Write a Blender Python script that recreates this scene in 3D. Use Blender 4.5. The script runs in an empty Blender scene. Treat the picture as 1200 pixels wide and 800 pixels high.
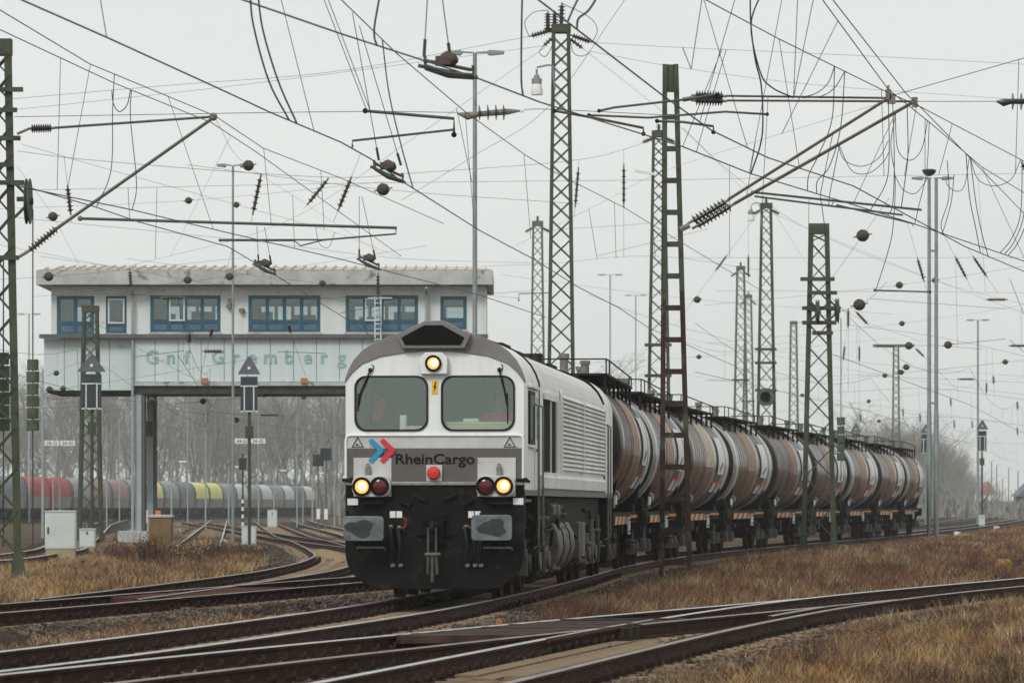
import bpy, bmesh, math, random
import numpy as np
from mathutils import Vector, Matrix
R = math.radians
random.seed(7); rng = np.random.default_rng(7)
SC = bpy.context.scene
COL = SC.collection
# ---------------------------------------------------------------- camera, sky, sun, exposure
F, CH, HZ = 5150.0, 1.4, 592.0
cam = bpy.data.cameras.new('camera'); co = bpy.data.objects.new('camera', cam); COL.objects.link(co)
co.location = (0, 0, CH); co.rotation_euler = (R(90), 0, 0)
cam.sensor_width = 36; cam.lens = 36 * F / 1200; cam.shift_y = (HZ - 400) / 1200
cam.clip_start = 1; cam.clip_end = 9000
cam.dof.use_dof = True; cam.dof.focus_distance = 74; cam.dof.aperture_fstop = 6.5
SC.camera = co
w = bpy.data.worlds.new('World'); SC.world = w; w.use_nodes = True
nt = w.node_tree; nt.nodes.clear()
o_ = nt.nodes.new('ShaderNodeOutputWorld'); bg = nt.nodes.new('ShaderNodeBackground')
sky = nt.nodes.new('ShaderNodeTexSky'); sky.sky_type = 'NISHITA'; sky.sun_disc = False
sky.sun_elevation = R(38); sky.sun_rotation = R(205); sky.dust_density = 4
tc = nt.nodes.new('ShaderNodeTexCoord'); mp = nt.nodes.new('ShaderNodeMapping'); mp.inputs['Scale'].default_value = (1.2, 1.2, 5)
nz = nt.nodes.new('ShaderNodeTexNoise'); nz.inputs['Scale'].default_value = 1.6; nz.inputs['Detail'].default_value = 5
cr = nt.nodes.new('ShaderNodeValToRGB')
cr.color_ramp.elements[0].position = .3; cr.color_ramp.elements[0].color = (7.4, 7.6, 7.42, 1)
cr.color_ramp.elements[1].position = .75; cr.color_ramp.elements[1].color = (8.6, 8.8, 8.55, 1)
mx = nt.nodes.new('ShaderNodeMix'); mx.data_type = 'RGBA'; mx.inputs['Factor'].default_value = .92
L_ = nt.links.new
L_(tc.outputs['Generated'], mp.inputs['Vector']); L_(mp.outputs[0], nz.inputs['Vector']); L_(nz.outputs['Fac'], cr.inputs[0])
L_(sky.outputs[0], mx.inputs[6]); L_(cr.outputs[0], mx.inputs[7]); L_(mx.outputs[2], bg.inputs['Color'])
bg.inputs['Strength'].default_value = .107; L_(bg.outputs[0], o_.inputs[0])
sl = bpy.data.lights.new('sun', 'SUN'); sl.energy = 1.5; sl.angle = R(18); sl.color = (1, .985, .955)
so = bpy.data.objects.new('sun', sl); COL.objects.link(so); so.rotation_euler = (R(52), 0, R(-25)); so.location = (-40, -40, 60)
SC.view_settings.view_transform = 'Standard'; SC.view_settings.look = 'None'
SC.view_settings.exposure = 0.0; SC.view_settings.gamma = 1; SC.view_settings.use_curve_mapping = False
SC.render.engine = 'CYCLES'
SC.cycles.max_bounces = 6; SC.cycles.diffuse_bounces = 2; SC.cycles.glossy_bounces = 3; SC.cycles.transparent_max_bounces = 12
SC.cycles.volume_bounces = 0; SC.cycles.use_denoising = True

def P(px, py, d): return Vector(((px - 600) / F * d, d, CH + (HZ - py) / F * d))
# ---------------------------------------------------------------- helpers
def mat(name, c1, c2=None, sc=3, rough=.6, metal=0., bump=0., st=(1, 1, 1), lo=.35, hi=.65, bsc=None, c3=None, sc3=9, th3=.6, spec=None, jit=0):
    m = bpy.data.materials.new(name); m.use_nodes = True; n = m.node_tree; b = n.nodes['Principled BSDF']
    b.inputs['Roughness'].default_value = rough; b.inputs['Metallic'].default_value = metal
    if spec is None and rough >= .7: spec = .08
    elif spec is None and rough >= .58 and not metal: spec = .25
    if spec is not None: b.inputs['Specular IOR Level'].default_value = spec
    b.inputs['Base Color'].default_value = (*c1, 1)
    t = n.nodes.new('ShaderNodeTexCoord')
    src = None
    if c2:
        mpn = n.nodes.new('ShaderNodeMapping'); mpn.inputs['Scale'].default_value = st
        z = n.nodes.new('ShaderNodeTexNoise'); z.inputs['Scale'].default_value = sc; z.inputs['Detail'].default_value = 7; z.inputs['Roughness'].default_value = .62
        r = n.nodes.new('ShaderNodeValToRGB'); e = r.color_ramp.elements
        e[0].position = lo; e[0].color = (*c1, 1); e[1].position = hi; e[1].color = (*c2, 1)
        n.links.new(t.outputs['Object'], mpn.inputs[0]); n.links.new(mpn.outputs[0], z.inputs['Vector']); n.links.new(z.outputs['Fac'], r.inputs[0])
        src = r.outputs[0]
        if c3:
            z3 = n.nodes.new('ShaderNodeTexNoise'); z3.inputs['Scale'].default_value = sc3; z3.inputs['Detail'].default_value = 8
            n.links.new(t.outputs['Object'], z3.inputs['Vector'])
            r3 = n.nodes.new('ShaderNodeMapRange'); r3.inputs[1].default_value = th3; r3.inputs[2].default_value = th3 + .08
            n.links.new(z3.outputs['Fac'], r3.inputs[0])
            x = n.nodes.new('ShaderNodeMix'); x.data_type = 'RGBA'; x.inputs[7].default_value = (*c3, 1)
            n.links.new(r3.outputs[0], x.inputs[0]); n.links.new(src, x.inputs[6]); src = x.outputs[2]
        if jit:
            oi = n.nodes.new('ShaderNodeObjectInfo'); hs = n.nodes.new('ShaderNodeHueSaturation')
            mr = n.nodes.new('ShaderNodeMapRange'); mr.inputs[3].default_value = 1 - jit; mr.inputs[4].default_value = 1 + jit
            n.links.new(oi.outputs['Random'], mr.inputs[0]); n.links.new(mr.outputs[0], hs.inputs['Value']); n.links.new(src, hs.inputs['Color']); src = hs.outputs[0]
        n.links.new(src, b.inputs['Base Color'])
    if bump:
        z2 = n.nodes.new('ShaderNodeTexNoise'); z2.inputs['Scale'].default_value = bsc or sc * 6; z2.inputs['Detail'].default_value = 4
        n.links.new(t.outputs['Object'], z2.inputs['Vector'])
        bp = n.nodes.new('ShaderNodeBump'); bp.inputs['Strength'].default_value = bump; bp.inputs['Distance'].default_value = .02
        n.links.new(z2.outputs['Fac'], bp.inputs['Height']); n.links.new(bp.outputs[0], b.inputs['Normal'])
    return m
def emat(name, c, s):
    m = mat(name, c); b = m.node_tree.nodes['Principled BSDF']
    b.inputs['Emission Color'].default_value = (*c, 1); b.inputs['Emission Strength'].default_value = s; return m
def glassmat(name, tint, fac, rough=.03):
    m = bpy.data.materials.new(name); m.use_nodes = True; n = m.node_tree; n.nodes.clear()
    o = n.nodes.new('ShaderNodeOutputMaterial'); mxx = n.nodes.new('ShaderNodeMixShader'); mxx.inputs[0].default_value = fac
    a = n.nodes.new('ShaderNodeBsdfTransparent'); a.inputs[0].default_value = (*tint, 1)
    g = n.nodes.new('ShaderNodeBsdfGlossy'); g.inputs['Roughness'].default_value = rough; g.inputs[0].default_value = (.85, .95, .92, 1)
    n.links.new(a.outputs[0], mxx.inputs[1]); n.links.new(g.outputs[0], mxx.inputs[2]); n.links.new(mxx.outputs[0], o.inputs[0]); return m

class MB:
    def __init__(s): s.v = []; s.f = []; s.m = []; s.mi = 0
    def add(s, vs, fs):
        n = len(s.v); s.v += [tuple(v) for v in vs]; s.f += [tuple(i + n for i in f) for f in fs]; s.m += [s.mi] * len(fs); return s
    def box(s, c, z, rot=None):
        c = Vector(c); pts = []
        for dx in (-.5, .5):
            for dy in (-.5, .5):
                for dz in (-.5, .5):
                    p = Vector((dx * z[0], dy * z[1], dz * z[2]))
                    if rot: p = rot @ p
                    pts.append(c + p)
        return s.add(pts, [(0, 1, 3, 2), (4, 6, 7, 5), (0, 4, 5, 1), (2, 3, 7, 6), (0, 2, 6, 4), (1, 5, 7, 3)])
    def b2(s, a, b): return s.box(((a[0] + b[0]) / 2, (a[1] + b[1]) / 2, (a[2] + b[2]) / 2), (abs(b[0] - a[0]), abs(b[1] - a[1]), abs(b[2] - a[2])))
    def bar(s, a, b, w_, h=None):
        a, b = Vector(a), Vector(b); d = b - a; h = h or w_
        if d.length < 1e-6: return s
        z = d.normalized(); u = Vector((0, 0, 1)) if abs(z.z) < .9 else Vector((0, 1, 0))
        x = z.cross(u).normalized(); y = x.cross(z)
        return s.box((a + b) / 2, (w_, h, d.length), Matrix((x, y, z)).transposed())
    def tube(s, pts, r, n=6, cap=True):
        pts = [Vector(p) for p in pts]; k = len(pts); rs = r if isinstance(r, (list, tuple)) else [r] * k
        T = [(pts[min(i + 1, k - 1)] - pts[max(i - 1, 0)]).normalized() for i in range(k)]
        u = Vector((0, 0, 1)) if abs(T[0].z) < .9 else Vector((1, 0, 0)); x = T[0].cross(u).normalized()
        vs = []
        for i in range(k):
            x = (x - T[i] * x.dot(T[i])).normalized(); y = T[i].cross(x)
            for j in range(n):
                a = 2 * math.pi * j / n; vs.append(pts[i] + (x * math.cos(a) + y * math.sin(a)) * rs[i])
        fs = [(i * n + j, i * n + (j + 1) % n, (i + 1) * n + (j + 1) % n, (i + 1) * n + j) for i in range(k - 1) for j in range(n)]
        if cap: fs += [tuple(range(n - 1, -1, -1)), tuple(range((k - 1) * n, k * n))]
        return s.add(vs, fs)
    def cyl(s, a, b, r, r2=None, n=16): return s.tube([a, b], [r, r if r2 is None else r2], n)
    def lathe(s, a, dirv, prof, n=20):
        d = Vector(dirv).normalized(); a = Vector(a)
        u = Vector((0, 0, 1)) if abs(d.z) < .9 else Vector((1, 0, 0)); x = d.cross(u).normalized(); y = d.cross(x)
        vs = []; k = len(prof)
        for t, r in prof:
            for j in range(n):
                q = 2 * math.pi * j / n; vs.append(a + d * t + (x * math.cos(q) + y * math.sin(q)) * max(r, 1e-4))
        fs = [(i * n + j, (i + 1) * n + j, (i + 1) * n + (j + 1) % n, i * n + (j + 1) % n) for i in range(k - 1) for j in range(n)]
        fs += [tuple(range(n)), tuple(range(k * n - 1, (k - 1) * n - 1, -1))]
        return s.add(vs, fs)
    def ball(s, c, r, sx=1, n=12):
        return s.lathe(Vector(c) - Vector((0, 0, r)), (0, 0, 1), [(r - r * math.cos(math.pi * i / 8), r * sx * math.sin(math.pi * i / 8)) for i in range(9)], n)
    def prism(s, poly, fn, t0, t1):            # poly [(u,v)], fn(u,v,t)->xyz
        k = len(poly); vs = [fn(u, v, t0) for u, v in poly] + [fn(u, v, t1) for u, v in poly]
        fs = [tuple(range(k - 1, -1, -1)), tuple(range(k, 2 * k))] + [(i, (i + 1) % k, k + (i + 1) % k, k + i) for i in range(k)]
        return s.add(vs, fs)
    def build(s, name, mats, parent=None, world=False, loc=None, bev=0, smooth=True, ang=38):
        off = Vector((0, 0, 0))
        if world: off = Vector(parent.location) if parent else (Vector(loc) if loc else Vector(s.v[0]))
        me = bpy.data.meshes.new(name)
        me.from_pydata([tuple(Vector(v) - off) for v in s.v] if world else s.v, [], s.f)
        mats = mats if isinstance(mats, (list, tuple)) else [mats]
        for m in mats: me.materials.append(m)
        if len(mats) > 1: me.polygons.foreach_set('material_index', s.m)
        bm = bmesh.new(); bm.from_mesh(me); bmesh.ops.recalc_face_normals(bm, faces=bm.faces); bm.to_mesh(me); bm.free()
        o = link(name, me, parent)
        if not parent: o.location = off if world else (loc or (0, 0, 0))
        if smooth: me.shade_smooth(); me.set_sharp_from_angle(angle=R(ang))
        if bev:
            md = o.modifiers.new('bevel', 'BEVEL'); md.width = bev; md.segments = 2; md.limit_method = 'ANGLE'; md.angle_limit = R(40)
        return o
def link(name, me, parent=None):
    o = bpy.data.objects.new(name, me); COL.objects.link(o)
    if parent: o.parent = parent
    return o
def tag(o, label, cat, group=None, kind=None):
    if label: o['label'] = label
    if cat: o['category'] = cat
    if group: o['group'] = group
    if kind: o['kind'] = kind
    return o
def thing(name, label, cat, loc=(0, 0, 0), rz=0, group=None):
    o = link(name, None); o.location = loc; o.rotation_euler = (0, 0, rz); o.empty_display_size = .5
    return tag(o, label, cat, group)
def struct(o): o['kind'] = 'structure'; return o
KIDS = {}
def dup(root, loc=None, rz=None, label=None, group=None):
    ch = {}
    for q in COL.objects:
        if q.parent: ch.setdefault(q.parent.name, []).append(q)
    def rec(o, par):
        c = o.copy(); COL.objects.link(c); c.parent = par
        for k in ch.get(o.name, []): rec(k, c)
        return c
    r = rec(root, None)
    if loc is not None: r.location = loc
    if rz is not None: r.rotation_euler = (0, 0, rz)
    if label: r['label'] = label
    if group: r['group'] = group
    return r
def curve_mesh(splines, ext, text=None, bevel=0):
    """flat filled outline(s) with holes (or text), x right, z up, thickness along -y; returns mesh"""
    if text: cu = bpy.data.curves.new('t', 'FONT'); cu.body = text[0]; cu.size = text[1]; cu.align_x = 'CENTER'; cu.offset = text[2] if len(text) > 2 else 0
    else:
        cu = bpy.data.curves.new('c', 'CURVE'); cu.dimensions = '2D'
        for sp in splines:
            q = cu.splines.new('POLY'); q.points.add(len(sp) - 1)
            for i, p in enumerate(sp): q.points[i].co = (p[0], p[1], 0, 1)
            q.use_cyclic_u = True
    cu.fill_mode = 'BOTH'; cu.extrude = ext / 2; cu.bevel_depth = bevel
    o = bpy.data.objects.new('tmp', cu); COL.objects.link(o)
    dg = bpy.context.evaluated_depsgraph_get(); me = bpy.data.meshes.new_from_object(o.evaluated_get(dg))
    bpy.data.objects.remove(o); bpy.data.curves.remove(cu)
    me.transform(Matrix(((1, 0, 0, 0), (0, 0, -1, 0), (0, 1, 0, 0), (0, 0, 0, 1))))
    return me
def plate(name, m, parent, outer, y, th, holes=(), bevel=0):
    me = curve_mesh([outer] + list(holes), th, bevel=bevel); me.materials.clear(); me.materials.append(m)
    me.transform(Matrix.Translation((0, y, 0))); me.update()
    return link(name, me, parent)
def textobj(name, m, parent, body, cx, z0, y, width, height=None, th=.006, off=0, rz=0):
    me = curve_mesh([], th, (body, 1., off)); v = [p.co for p in me.vertices]
    x0, x1 = min(p.x for p in v), max(p.x for p in v)
    caps = .69
    sx = width / (x1 - x0); sz = (height / caps) if height else sx
    me.transform(Matrix.Diagonal((sx, 1, sz, 1)) @ Matrix.Translation((-(x0 + x1) / 2, 0, 0)))
    me.transform(Matrix.Translation((cx, y, z0))); me.materials.clear(); me.materials.append(m); me.update()
    return link(name, me, parent)
def rrect(x0, z0, x1, z1, r, n=5):
    o = []
    for cx, cz, a0 in ((x1 - r, z1 - r, 0), (x0 + r, z1 - r, 90), (x0 + r, z0 + r, 180), (x1 - r, z0 + r, 270)):
        for i in range(n + 1): a = R(a0 + 90 * i / n); o.append((cx + r * math.cos(a), cz + r * math.sin(a)))
    return o
def circ(cx, cz, r, n=24): return [(cx + r * math.cos(2 * math.pi * i / n), cz + r * math.sin(2 * math.pi * i / n)) for i in range(n)]
def cr_spline(pts, n=6):
    if len(pts) < 3: return pts
    p = [pts[0] * 2 - pts[1]] + list(pts) + [pts[-1] * 2 - pts[-2]]; o = []
    for i in range(1, len(p) - 2):
        for k in range(n):
            t = k / n; a, b, c, d = p[i - 1], p[i], p[i + 1], p[i + 2]
            o.append(.5 * ((2 * b) + (c - a) * t + (2 * a - 5 * b + 4 * c - d) * t * t + (3 * b - a - 3 * c + d) * t ** 3))
    return o + [pts[-1]]
class Path:
    def __init__(s, pts, win=8):
        p = np.array(pts, float); s.d0, s.d1 = p[0, 0], p[-1, 0]
        m = 60; ds = np.arange(s.d0 - m, s.d1 + m, .5)
        x = np.interp(ds, p[:, 0], p[:, 1])
        a = (p[1, 1] - p[0, 1]) / (p[1, 0] - p[0, 0]); b = (p[-1, 1] - p[-2, 1]) / (p[-1, 0] - p[-2, 0])
        x = np.where(ds < s.d0, p[0, 1] + a * (ds - s.d0), x); x = np.where(ds > s.d1, p[-1, 1] + b * (ds - s.d1), x)
        k = int(win / .5) | 1
        for _ in range(2):
            xp = np.concatenate([x[0] + (x[1] - x[0]) * np.arange(-(k // 2), 0), x, x[-1] + (x[-1] - x[-2]) * np.arange(1, k // 2 + 1)])
            x = np.convolve(xp, np.ones(k) / k, 'valid')
        s.ds, s.x = ds, x
    def X(s, d): return float(np.interp(d, s.ds, s.x))
    def h(s, d): return math.atan2(s.X(d + .5) - s.X(d - .5), 1.0)
    def pt(s, d, off=0, z=0):
        h = s.h(d); return Vector((s.X(d) + off * math.cos(h), d - off * math.sin(h), z))
# ---------------------------------------------------------------- materials
M = dict(
    ground=mat('ground', (.05, .034, .023), (.10, .07, .045), sc=.35, rough=.95, bump=.6, bsc=9, c3=(.10, .075, .04), sc3=1.5, th3=.52),
    ballast=mat('ballast', (.014, .010, .0075), (.06, .045, .034), sc=11, rough=.9, bump=1., bsc=14, lo=.38, hi=.66, c3=(.075, .05, .033), sc3=1.3, th3=.54),
    stone=mat('stone', (.02, .014, .010), (.22, .175, .135), sc=2.5, rough=.85, lo=.36, hi=.75),
    railside=mat('rail_rust', (.024, .010, .0055), (.062, .028, .015), sc=6, rough=.75, bump=.3),
    railtop=mat('rail_head', (.44, .44, .445), (.60, .59, .58), sc=2, rough=.34, metal=.9, st=(1, 1, 1)),
    railtop_r=mat('rail_head_dull', (.16, .12, .10), (.30, .26, .23), sc=2, rough=.42, metal=.7),
    sleeper=mat('sleeper', (.15, .105, .068), (.32, .235, .155), sc=4, rough=.85, bump=.4, st=(1, 4, 1), jit=.3),
    clip=mat('rail_clip', (.018, .012, .01), (.04, .026, .02), sc=8, rough=.7),
    plank=mat('plank', (.12, .085, .05), (.25, .185, .115), sc=3, rough=.85, bump=.3, st=(.6, 4, 1), jit=.2),
    sand=mat('sand', (.22, .15, .08), (.32, .23, .14), sc=2, rough=.95, bump=.3),
    darkplank=mat('dark_plank', (.03, .02, .016), (.06, .04, .03), sc=4, rough=.75, bump=.3, jit=.3),
    rustplank=mat('rust_plank', (.06, .028, .02), (.11, .05, .035), sc=4, rough=.8, bump=.3),
    mastgreen=mat('mast_green', (.038, .052, .030), (.068, .082, .050), sc=1.6, rough=.6, bump=.15, c3=(.045, .03, .02), sc3=5, th3=.58),
    mastrust=mat('mast_rust', (.035, .021, .017), (.062, .038, .030), sc=2.5, rough=.75, bump=.3, c3=(.07, .085, .055), sc3=2.5, th3=.56),
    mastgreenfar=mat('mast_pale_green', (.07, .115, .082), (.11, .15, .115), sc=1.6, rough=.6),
    zinc=mat('zinc', (.19, .23, .225), (.27, .31, .305), sc=2, rough=.5, metal=.3),
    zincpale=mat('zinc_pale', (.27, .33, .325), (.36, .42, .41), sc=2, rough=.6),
    tubegreen=mat('tube_green', (.045, .058, .05), (.08, .095, .085), sc=3, rough=.5, metal=.2),
    tuberust=mat('tube_rust', (.055, .040, .032), (.10, .078, .064), sc=3, rough=.6, metal=.2),
    wire=mat('wire', (.055, .057, .06), rough=.5, metal=.4), wireblue=mat('wire_blue', (.02, .028, .06), rough=.45, metal=.4),
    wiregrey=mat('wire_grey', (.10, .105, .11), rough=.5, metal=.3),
    yellowd=mat('dull_yellow', (.30, .19, .05), (.40, .27, .09), sc=6, rough=.7), insul=mat('insulator', (.022, .015, .013), (.05, .036, .03), sc=8, rough=.3), insulg=mat('insulator_green', (.02, .04, .035), rough=.25),
    fitting=mat('fitting', (.14, .13, .12), (.24, .225, .205), sc=9, rough=.6), ballm=mat('ball_olive', (.035, .032, .024), (.065, .06, .045), sc=5, rough=.6),
    white=mat('white_paint', (.81, .84, .835), (.64, .655, .645), sc=2.2, rough=.33, lo=.45, hi=.85, st=(2.5, 2.5, .45), c3=(.52, .49, .45), sc3=9, th3=.69),
    side=mat('side_paint', (.83, .825, .79), (.66, .645, .61), sc=1.2, rough=.45, st=(1, 1, .25), lo=.35, hi=.7, c3=(.47, .44, .39), sc3=4, th3=.62),
    roofm=mat('roof_paint', (.72, .71, .68), (.56, .54, .51), sc=.9, rough=.5, lo=.35, hi=.75),
    grey=mat('grey_band', (.095, .088, .081), (.12, .112, .103), sc=2, rough=.42, spec=.4),
    visor=mat('visor_grey', (.165, .157, .148), (.21, .20, .19), sc=2.5, rough=.5, bump=.08),
    black=mat('loco_black', (.003, .0035, .0035), (.008, .008, .0075), sc=3, rough=.62, spec=.12, c3=(.028, .019, .014), sc3=3.5, th3=.58),
    blackm=mat('matt_black', (.004, .004, .0045), rough=.85, spec=.15), rubber=mat('rubber', (.012, .012, .013), rough=.6),
    under=mat('underframe', (.005, .0048, .0045), (.017, .0145, .0125), sc=4, rough=.75, spec=.15, bump=.3, c3=(.075, .06, .05), sc3=6, th3=.62),
    grime=mat('grimy_metal', (.06, .052, .045), (.145, .13, .113), sc=2.5, rough=.6, metal=.2, c3=(.05, .04, .033), sc3=5, th3=.6),
    steel=mat('bare_steel', (.35, .34, .33), (.22, .21, .2), sc=5, rough=.38, metal=.7),
    bufferpad=mat('buffer_pad', (.09, .115, .125), (.22, .245, .255), sc=4, rough=.45, metal=.4), grease=mat('grease', (.012, .015, .016), (.028, .032, .034), sc=9, rough=.5),
    glass=glassmat('cab_glass', (.86, .91, .88), .12), glassb=glassmat('window_glass', (.80, .84, .85), .10),
    cream=mat('cream', (.62, .58, .42), (.5, .46, .34), sc=4, rough=.7), platew=mat('plate_white', (.56, .565, .55), (.47, .47, .45), sc=3, rough=.45, c3=(.34, .31, .28), sc3=9, th3=.66), cabwall=mat('cab_wall', (.17, .19, .18), (.21, .23, .22), sc=2, rough=.8),
    yellow=mat('sticker_yellow', (.85, .52, .03), rough=.5), reddull=mat('cock_red', (.20, .02, .02), rough=.5), red=mat('lamp_red', (.60, .035, .025), rough=.35), redlens=mat('red_lens', (.10, .008, .012), rough=.12),
    cblue=mat('logo_blue', (.02, .27, .50), rough=.4), cred=mat('logo_red', (.62, .02, .05), rough=.4), txt=mat('letter_black', (.004, .004, .005), rough=.5, spec=.2),
    label=mat('label_white', (.82, .83, .82), (.72, .72, .7), sc=5, rough=.5), mark=mat('marking_dark', (.05, .05, .055), rough=.6),
    red_glint_car=mat('red_glint_car_paint', (.85, .015, .04), rough=.35), orange=mat('orange_paint', (.72, .25, .02), (.55, .18, .02), sc=6, rough=.6),  # the red serves the tanks' painted signal reflections and one car
    lampE=emat('headlight_glow', (1, .40, .09), 1.15), lampC=emat('headlight_core', (1, .78, .42), 4),
    vest=mat('hi_vis_orange', (1, .09, .04), rough=.7), skin=mat('skin', (.55, .33, .25), rough=.6), hair=mat('hair', (.05, .035, .025), rough=.7), trousers=mat('dark_cloth', (.03, .035, .05), rough=.9),
    bwall=mat('render_white', (.71, .745, .74), (.55, .57, .55), sc=1.1, rough=.8, st=(1.5, 1, .15), bump=.1, lo=.4, hi=.8, c3=(.42, .43, .41), sc3=1.6, th3=.68), bmint=mat('render_mint', (.61, .69, .69), (.54, .62, .62), sc=.9, rough=.8, st=(1.5, 1, .12), bump=.1, lo=.4, hi=.75, c3=(.46, .53, .51), sc3=1.8, th3=.66),
    conc=mat('concrete_edge', (.38, .39, .39), (.52, .53, .52), sc=1.3, rough=.85, bump=.2, c3=(.20, .20, .205), sc3=2.2, th3=.6), roofsheet=mat('roof_sheet', (.50, .42, .34), (.60, .53, .45), sc=1, rough=.6), roofrib=mat('roof_rib', (.62, .58, .5), rough=.6),
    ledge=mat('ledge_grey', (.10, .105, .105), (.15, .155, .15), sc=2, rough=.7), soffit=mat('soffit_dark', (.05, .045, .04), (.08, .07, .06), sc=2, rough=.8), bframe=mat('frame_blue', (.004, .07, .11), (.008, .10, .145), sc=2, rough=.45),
    bpanel=mat('panel_blue', (.06, .11, .19), (.10, .15, .22), sc=2, rough=.5), bletter=mat('letter_teal', (.22, .40, .41), (.36, .50, .50), sc=2.5, rough=.7), lightframe=mat('pale_frame', (.6, .68, .7), rough=.5), pillar=mat('pillar_grey', (.30, .36, .37), (.40, .46, .46), sc=1, rough=.7), pillarshade=mat('pillar_shade', (.11, .115, .11), rough=.8),  # dark pillar tone carries the shade on its right side
    cabinet=mat('cabinet_grey', (.50, .55, .52), (.58, .62, .6), sc=1.5, rough=.5, c3=(.42, .45, .42), sc3=5, th3=.63), cabbase=mat('cabinet_base', (.30, .27, .17), (.38, .34, .22), sc=4, rough=.9), ochre=mat('ochre_concrete', (.15, .10, .05), (.23, .16, .085), sc=3, rough=.9, bump=.3, st=(1, 1, .3)),
    sigbox=mat('signal_dark', (.012, .022, .026), (.02, .032, .036), sc=3, rough=.5), sigtri=mat('signal_slate', (.075, .095, .11), (.11, .13, .145), sc=4, rough=.5), iron=mat('weight_green', (.06, .085, .055), (.11, .13, .09), sc=4, rough=.7, bump=.2),
)
# ---------------------------------------------------------------- track paths (distance, sideways)
A = Path([(30, -6.7), (37, -5.15), (41.9, -4.15), (49, -3.13), (56.5, -2.02), (65, -1.08), (75.5, -.15), (86.5, .72), (100.7, 1.75), (114.9, 3.2), (129, 5.0), (143, 7.15), (157, 9.4), (171, 11.7), (184.5, 14), (198, 16.3), (212, 18.5), (300, 31.5), (500, 59), (900, 108)])
B = Path([(30, -5.15), (35, -3.85), (39.2, -2.85), (43.2, -1.78), (48, -.45), (55, 1.6), (60, 3.2), (66, 5.05)], 5)
C = Path([(30, -1.6), (34.8, -.8), (40, .05), (45, .88), (49.5, 1.63), (56, 2.85), (62, 4.08), (70, 6.1), (74, 7.3), (85, 10.6), (100, 15)], 5)
D = Path([(50, -8.9), (57.5, -7.5), (63, -6.5), (72, -5.0), (77.5, -4.05), (86, -2.55), (98, -.5)], 5)
E = Path([(63, -6.6), (72, -5.95), (80, -5.4), (93, -4.65), (108, -4.45), (124, -4.75), (144, -5.95), (170, -7.7), (200, -10), (267, -14.3), (420, -24)])
K = Path([(122, -3.4), (140, -3.9), (170, -5.0), (220, -8), (320, -14.5), (450, -22)])
FF = Path([(140, -10.1), (180, -12.65), (267, -18.2), (420, -28)])
L0 = Path([(90, -16.2), (114, -13.6), (140, -14.4), (200, -19.5), (320, -30), (450, -40)])
T = Path([(340, -54.5), (380, -51.2), (430, -47), (640, -31), (820, -17)])
N0 = Path([(d, A.X(d) - 5) for d in (230, 260, 300, 400, 600, 900)])
N2 = Path([(d, A.X(d) - 10) for d in (330, 400, 600, 900)])
# ---------------------------------------------------------------- ground
def gz(x, d): return -.30
mb = MB()
xs = [-700, -200, -60, -30, -15, -8, -4, 0, 4, 8, 15, 30, 60, 200, 700]; ys = [-40, 20] + list(range(30, 300, 10)) + [320, 400, 600, 1000, 1700, 2600]
vs = [(x, y, -.30 + (random.uniform(-.035, .035) if y < 300 else 0)) for y in ys for x in xs]; nx = len(xs)
mb.add(vs, [(j * nx + i, j * nx + i + 1, (j + 1) * nx + i + 1, (j + 1) * nx + i) for j in range(len(ys) - 1) for i in range(nx - 1)])
struct(mb.build('ground', M['ground']))
def bed(path, d0, d1, name='ballast_bed', hw=1.75, top=-.21):
    top -= .055
    ds = [d0]
    while ds[-1] < d1: ds.append(ds[-1] + (.5 if ds[-1] < 120 else 6))
    offs = [-hw - .55, -hw, -1.3, -.95, -.6, -.2, .2, .6, .95, 1.3, hw, hw + .55]; vs = []
    for d in ds:
        for i, o in enumerate(offs):
            z = (top + (.065 if abs(o) > 1.0 else 0)) if 0 < i < 11 else -.36
            z += random.uniform(-.03, .018) if 0 < i < 11 else 0
            vs.append(path.pt(d, o + random.uniform(-.05, .05), z))
    n = len(offs)
    m = MB(); m.add(vs, [(j * n + i, j * n + i + 1, (j + 1) * n + i + 1, (j + 1) * n + i) for j in range(len(ds) - 1) for i in range(n - 1)])
    o = m.build(name, M['ballast']); struct(o); return o
bed(A, 31, 470, top=-.200); bed(B, 31, 66, top=-.207); bed(C, 31, 100, top=-.214); bed(D, 51, 98, top=-.203); bed(E, 63, 400, top=-.211)
bed(K, 124, 420, top=-.222); bed(FF, 150, 420, top=-.209); bed(L0, 92, 440, top=-.217); bed(T, 345, 800, top=-.2); bed(N0, 235, 800, top=-.221); bed(N2, 340, 800, top=-.206)
PROF = [(-.075, -.172), (.075, -.172), (.075, -.158), (.013, -.140), (.013, -.048), (.036, -.036), (.037, -.008), (.028, 0), (-.028, 0), (-.037, -.008), (-.036, -.036), (-.013, -.048), (-.013, -.140), (-.075, -.158)]
TOPF = {6, 7, 8}
def rail(path, off, d0, d1, parent, topm, label=None, name='rail'):
    ds = [d0]
    while ds[-1] < d1: ds.append(min(d1, ds[-1] + (.7 if ds[-1] < 130 else 5)))
    k = len(PROF); m = MB(); vs = []
    for d in ds:
        for x, z in PROF: vs.append(path.pt(d, off + x, z))
    m.v = vs
    for i in range(len(ds) - 1):
        for j in range(k):
            m.f.append((i * k + j, i * k + (j + 1) % k, (i + 1) * k + (j + 1) % k, (i + 1) * k + j)); m.m.append(1 if j in TOPF else 0)
    m.f += [tuple(range(k)), tuple(range((len(ds) - 1) * k, len(ds) * k))]; m.m += [0, 0]
    o = m.build(name, [M['railside'], topm], parent, world=True)
    if label: o['label'] = label
    return o
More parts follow.
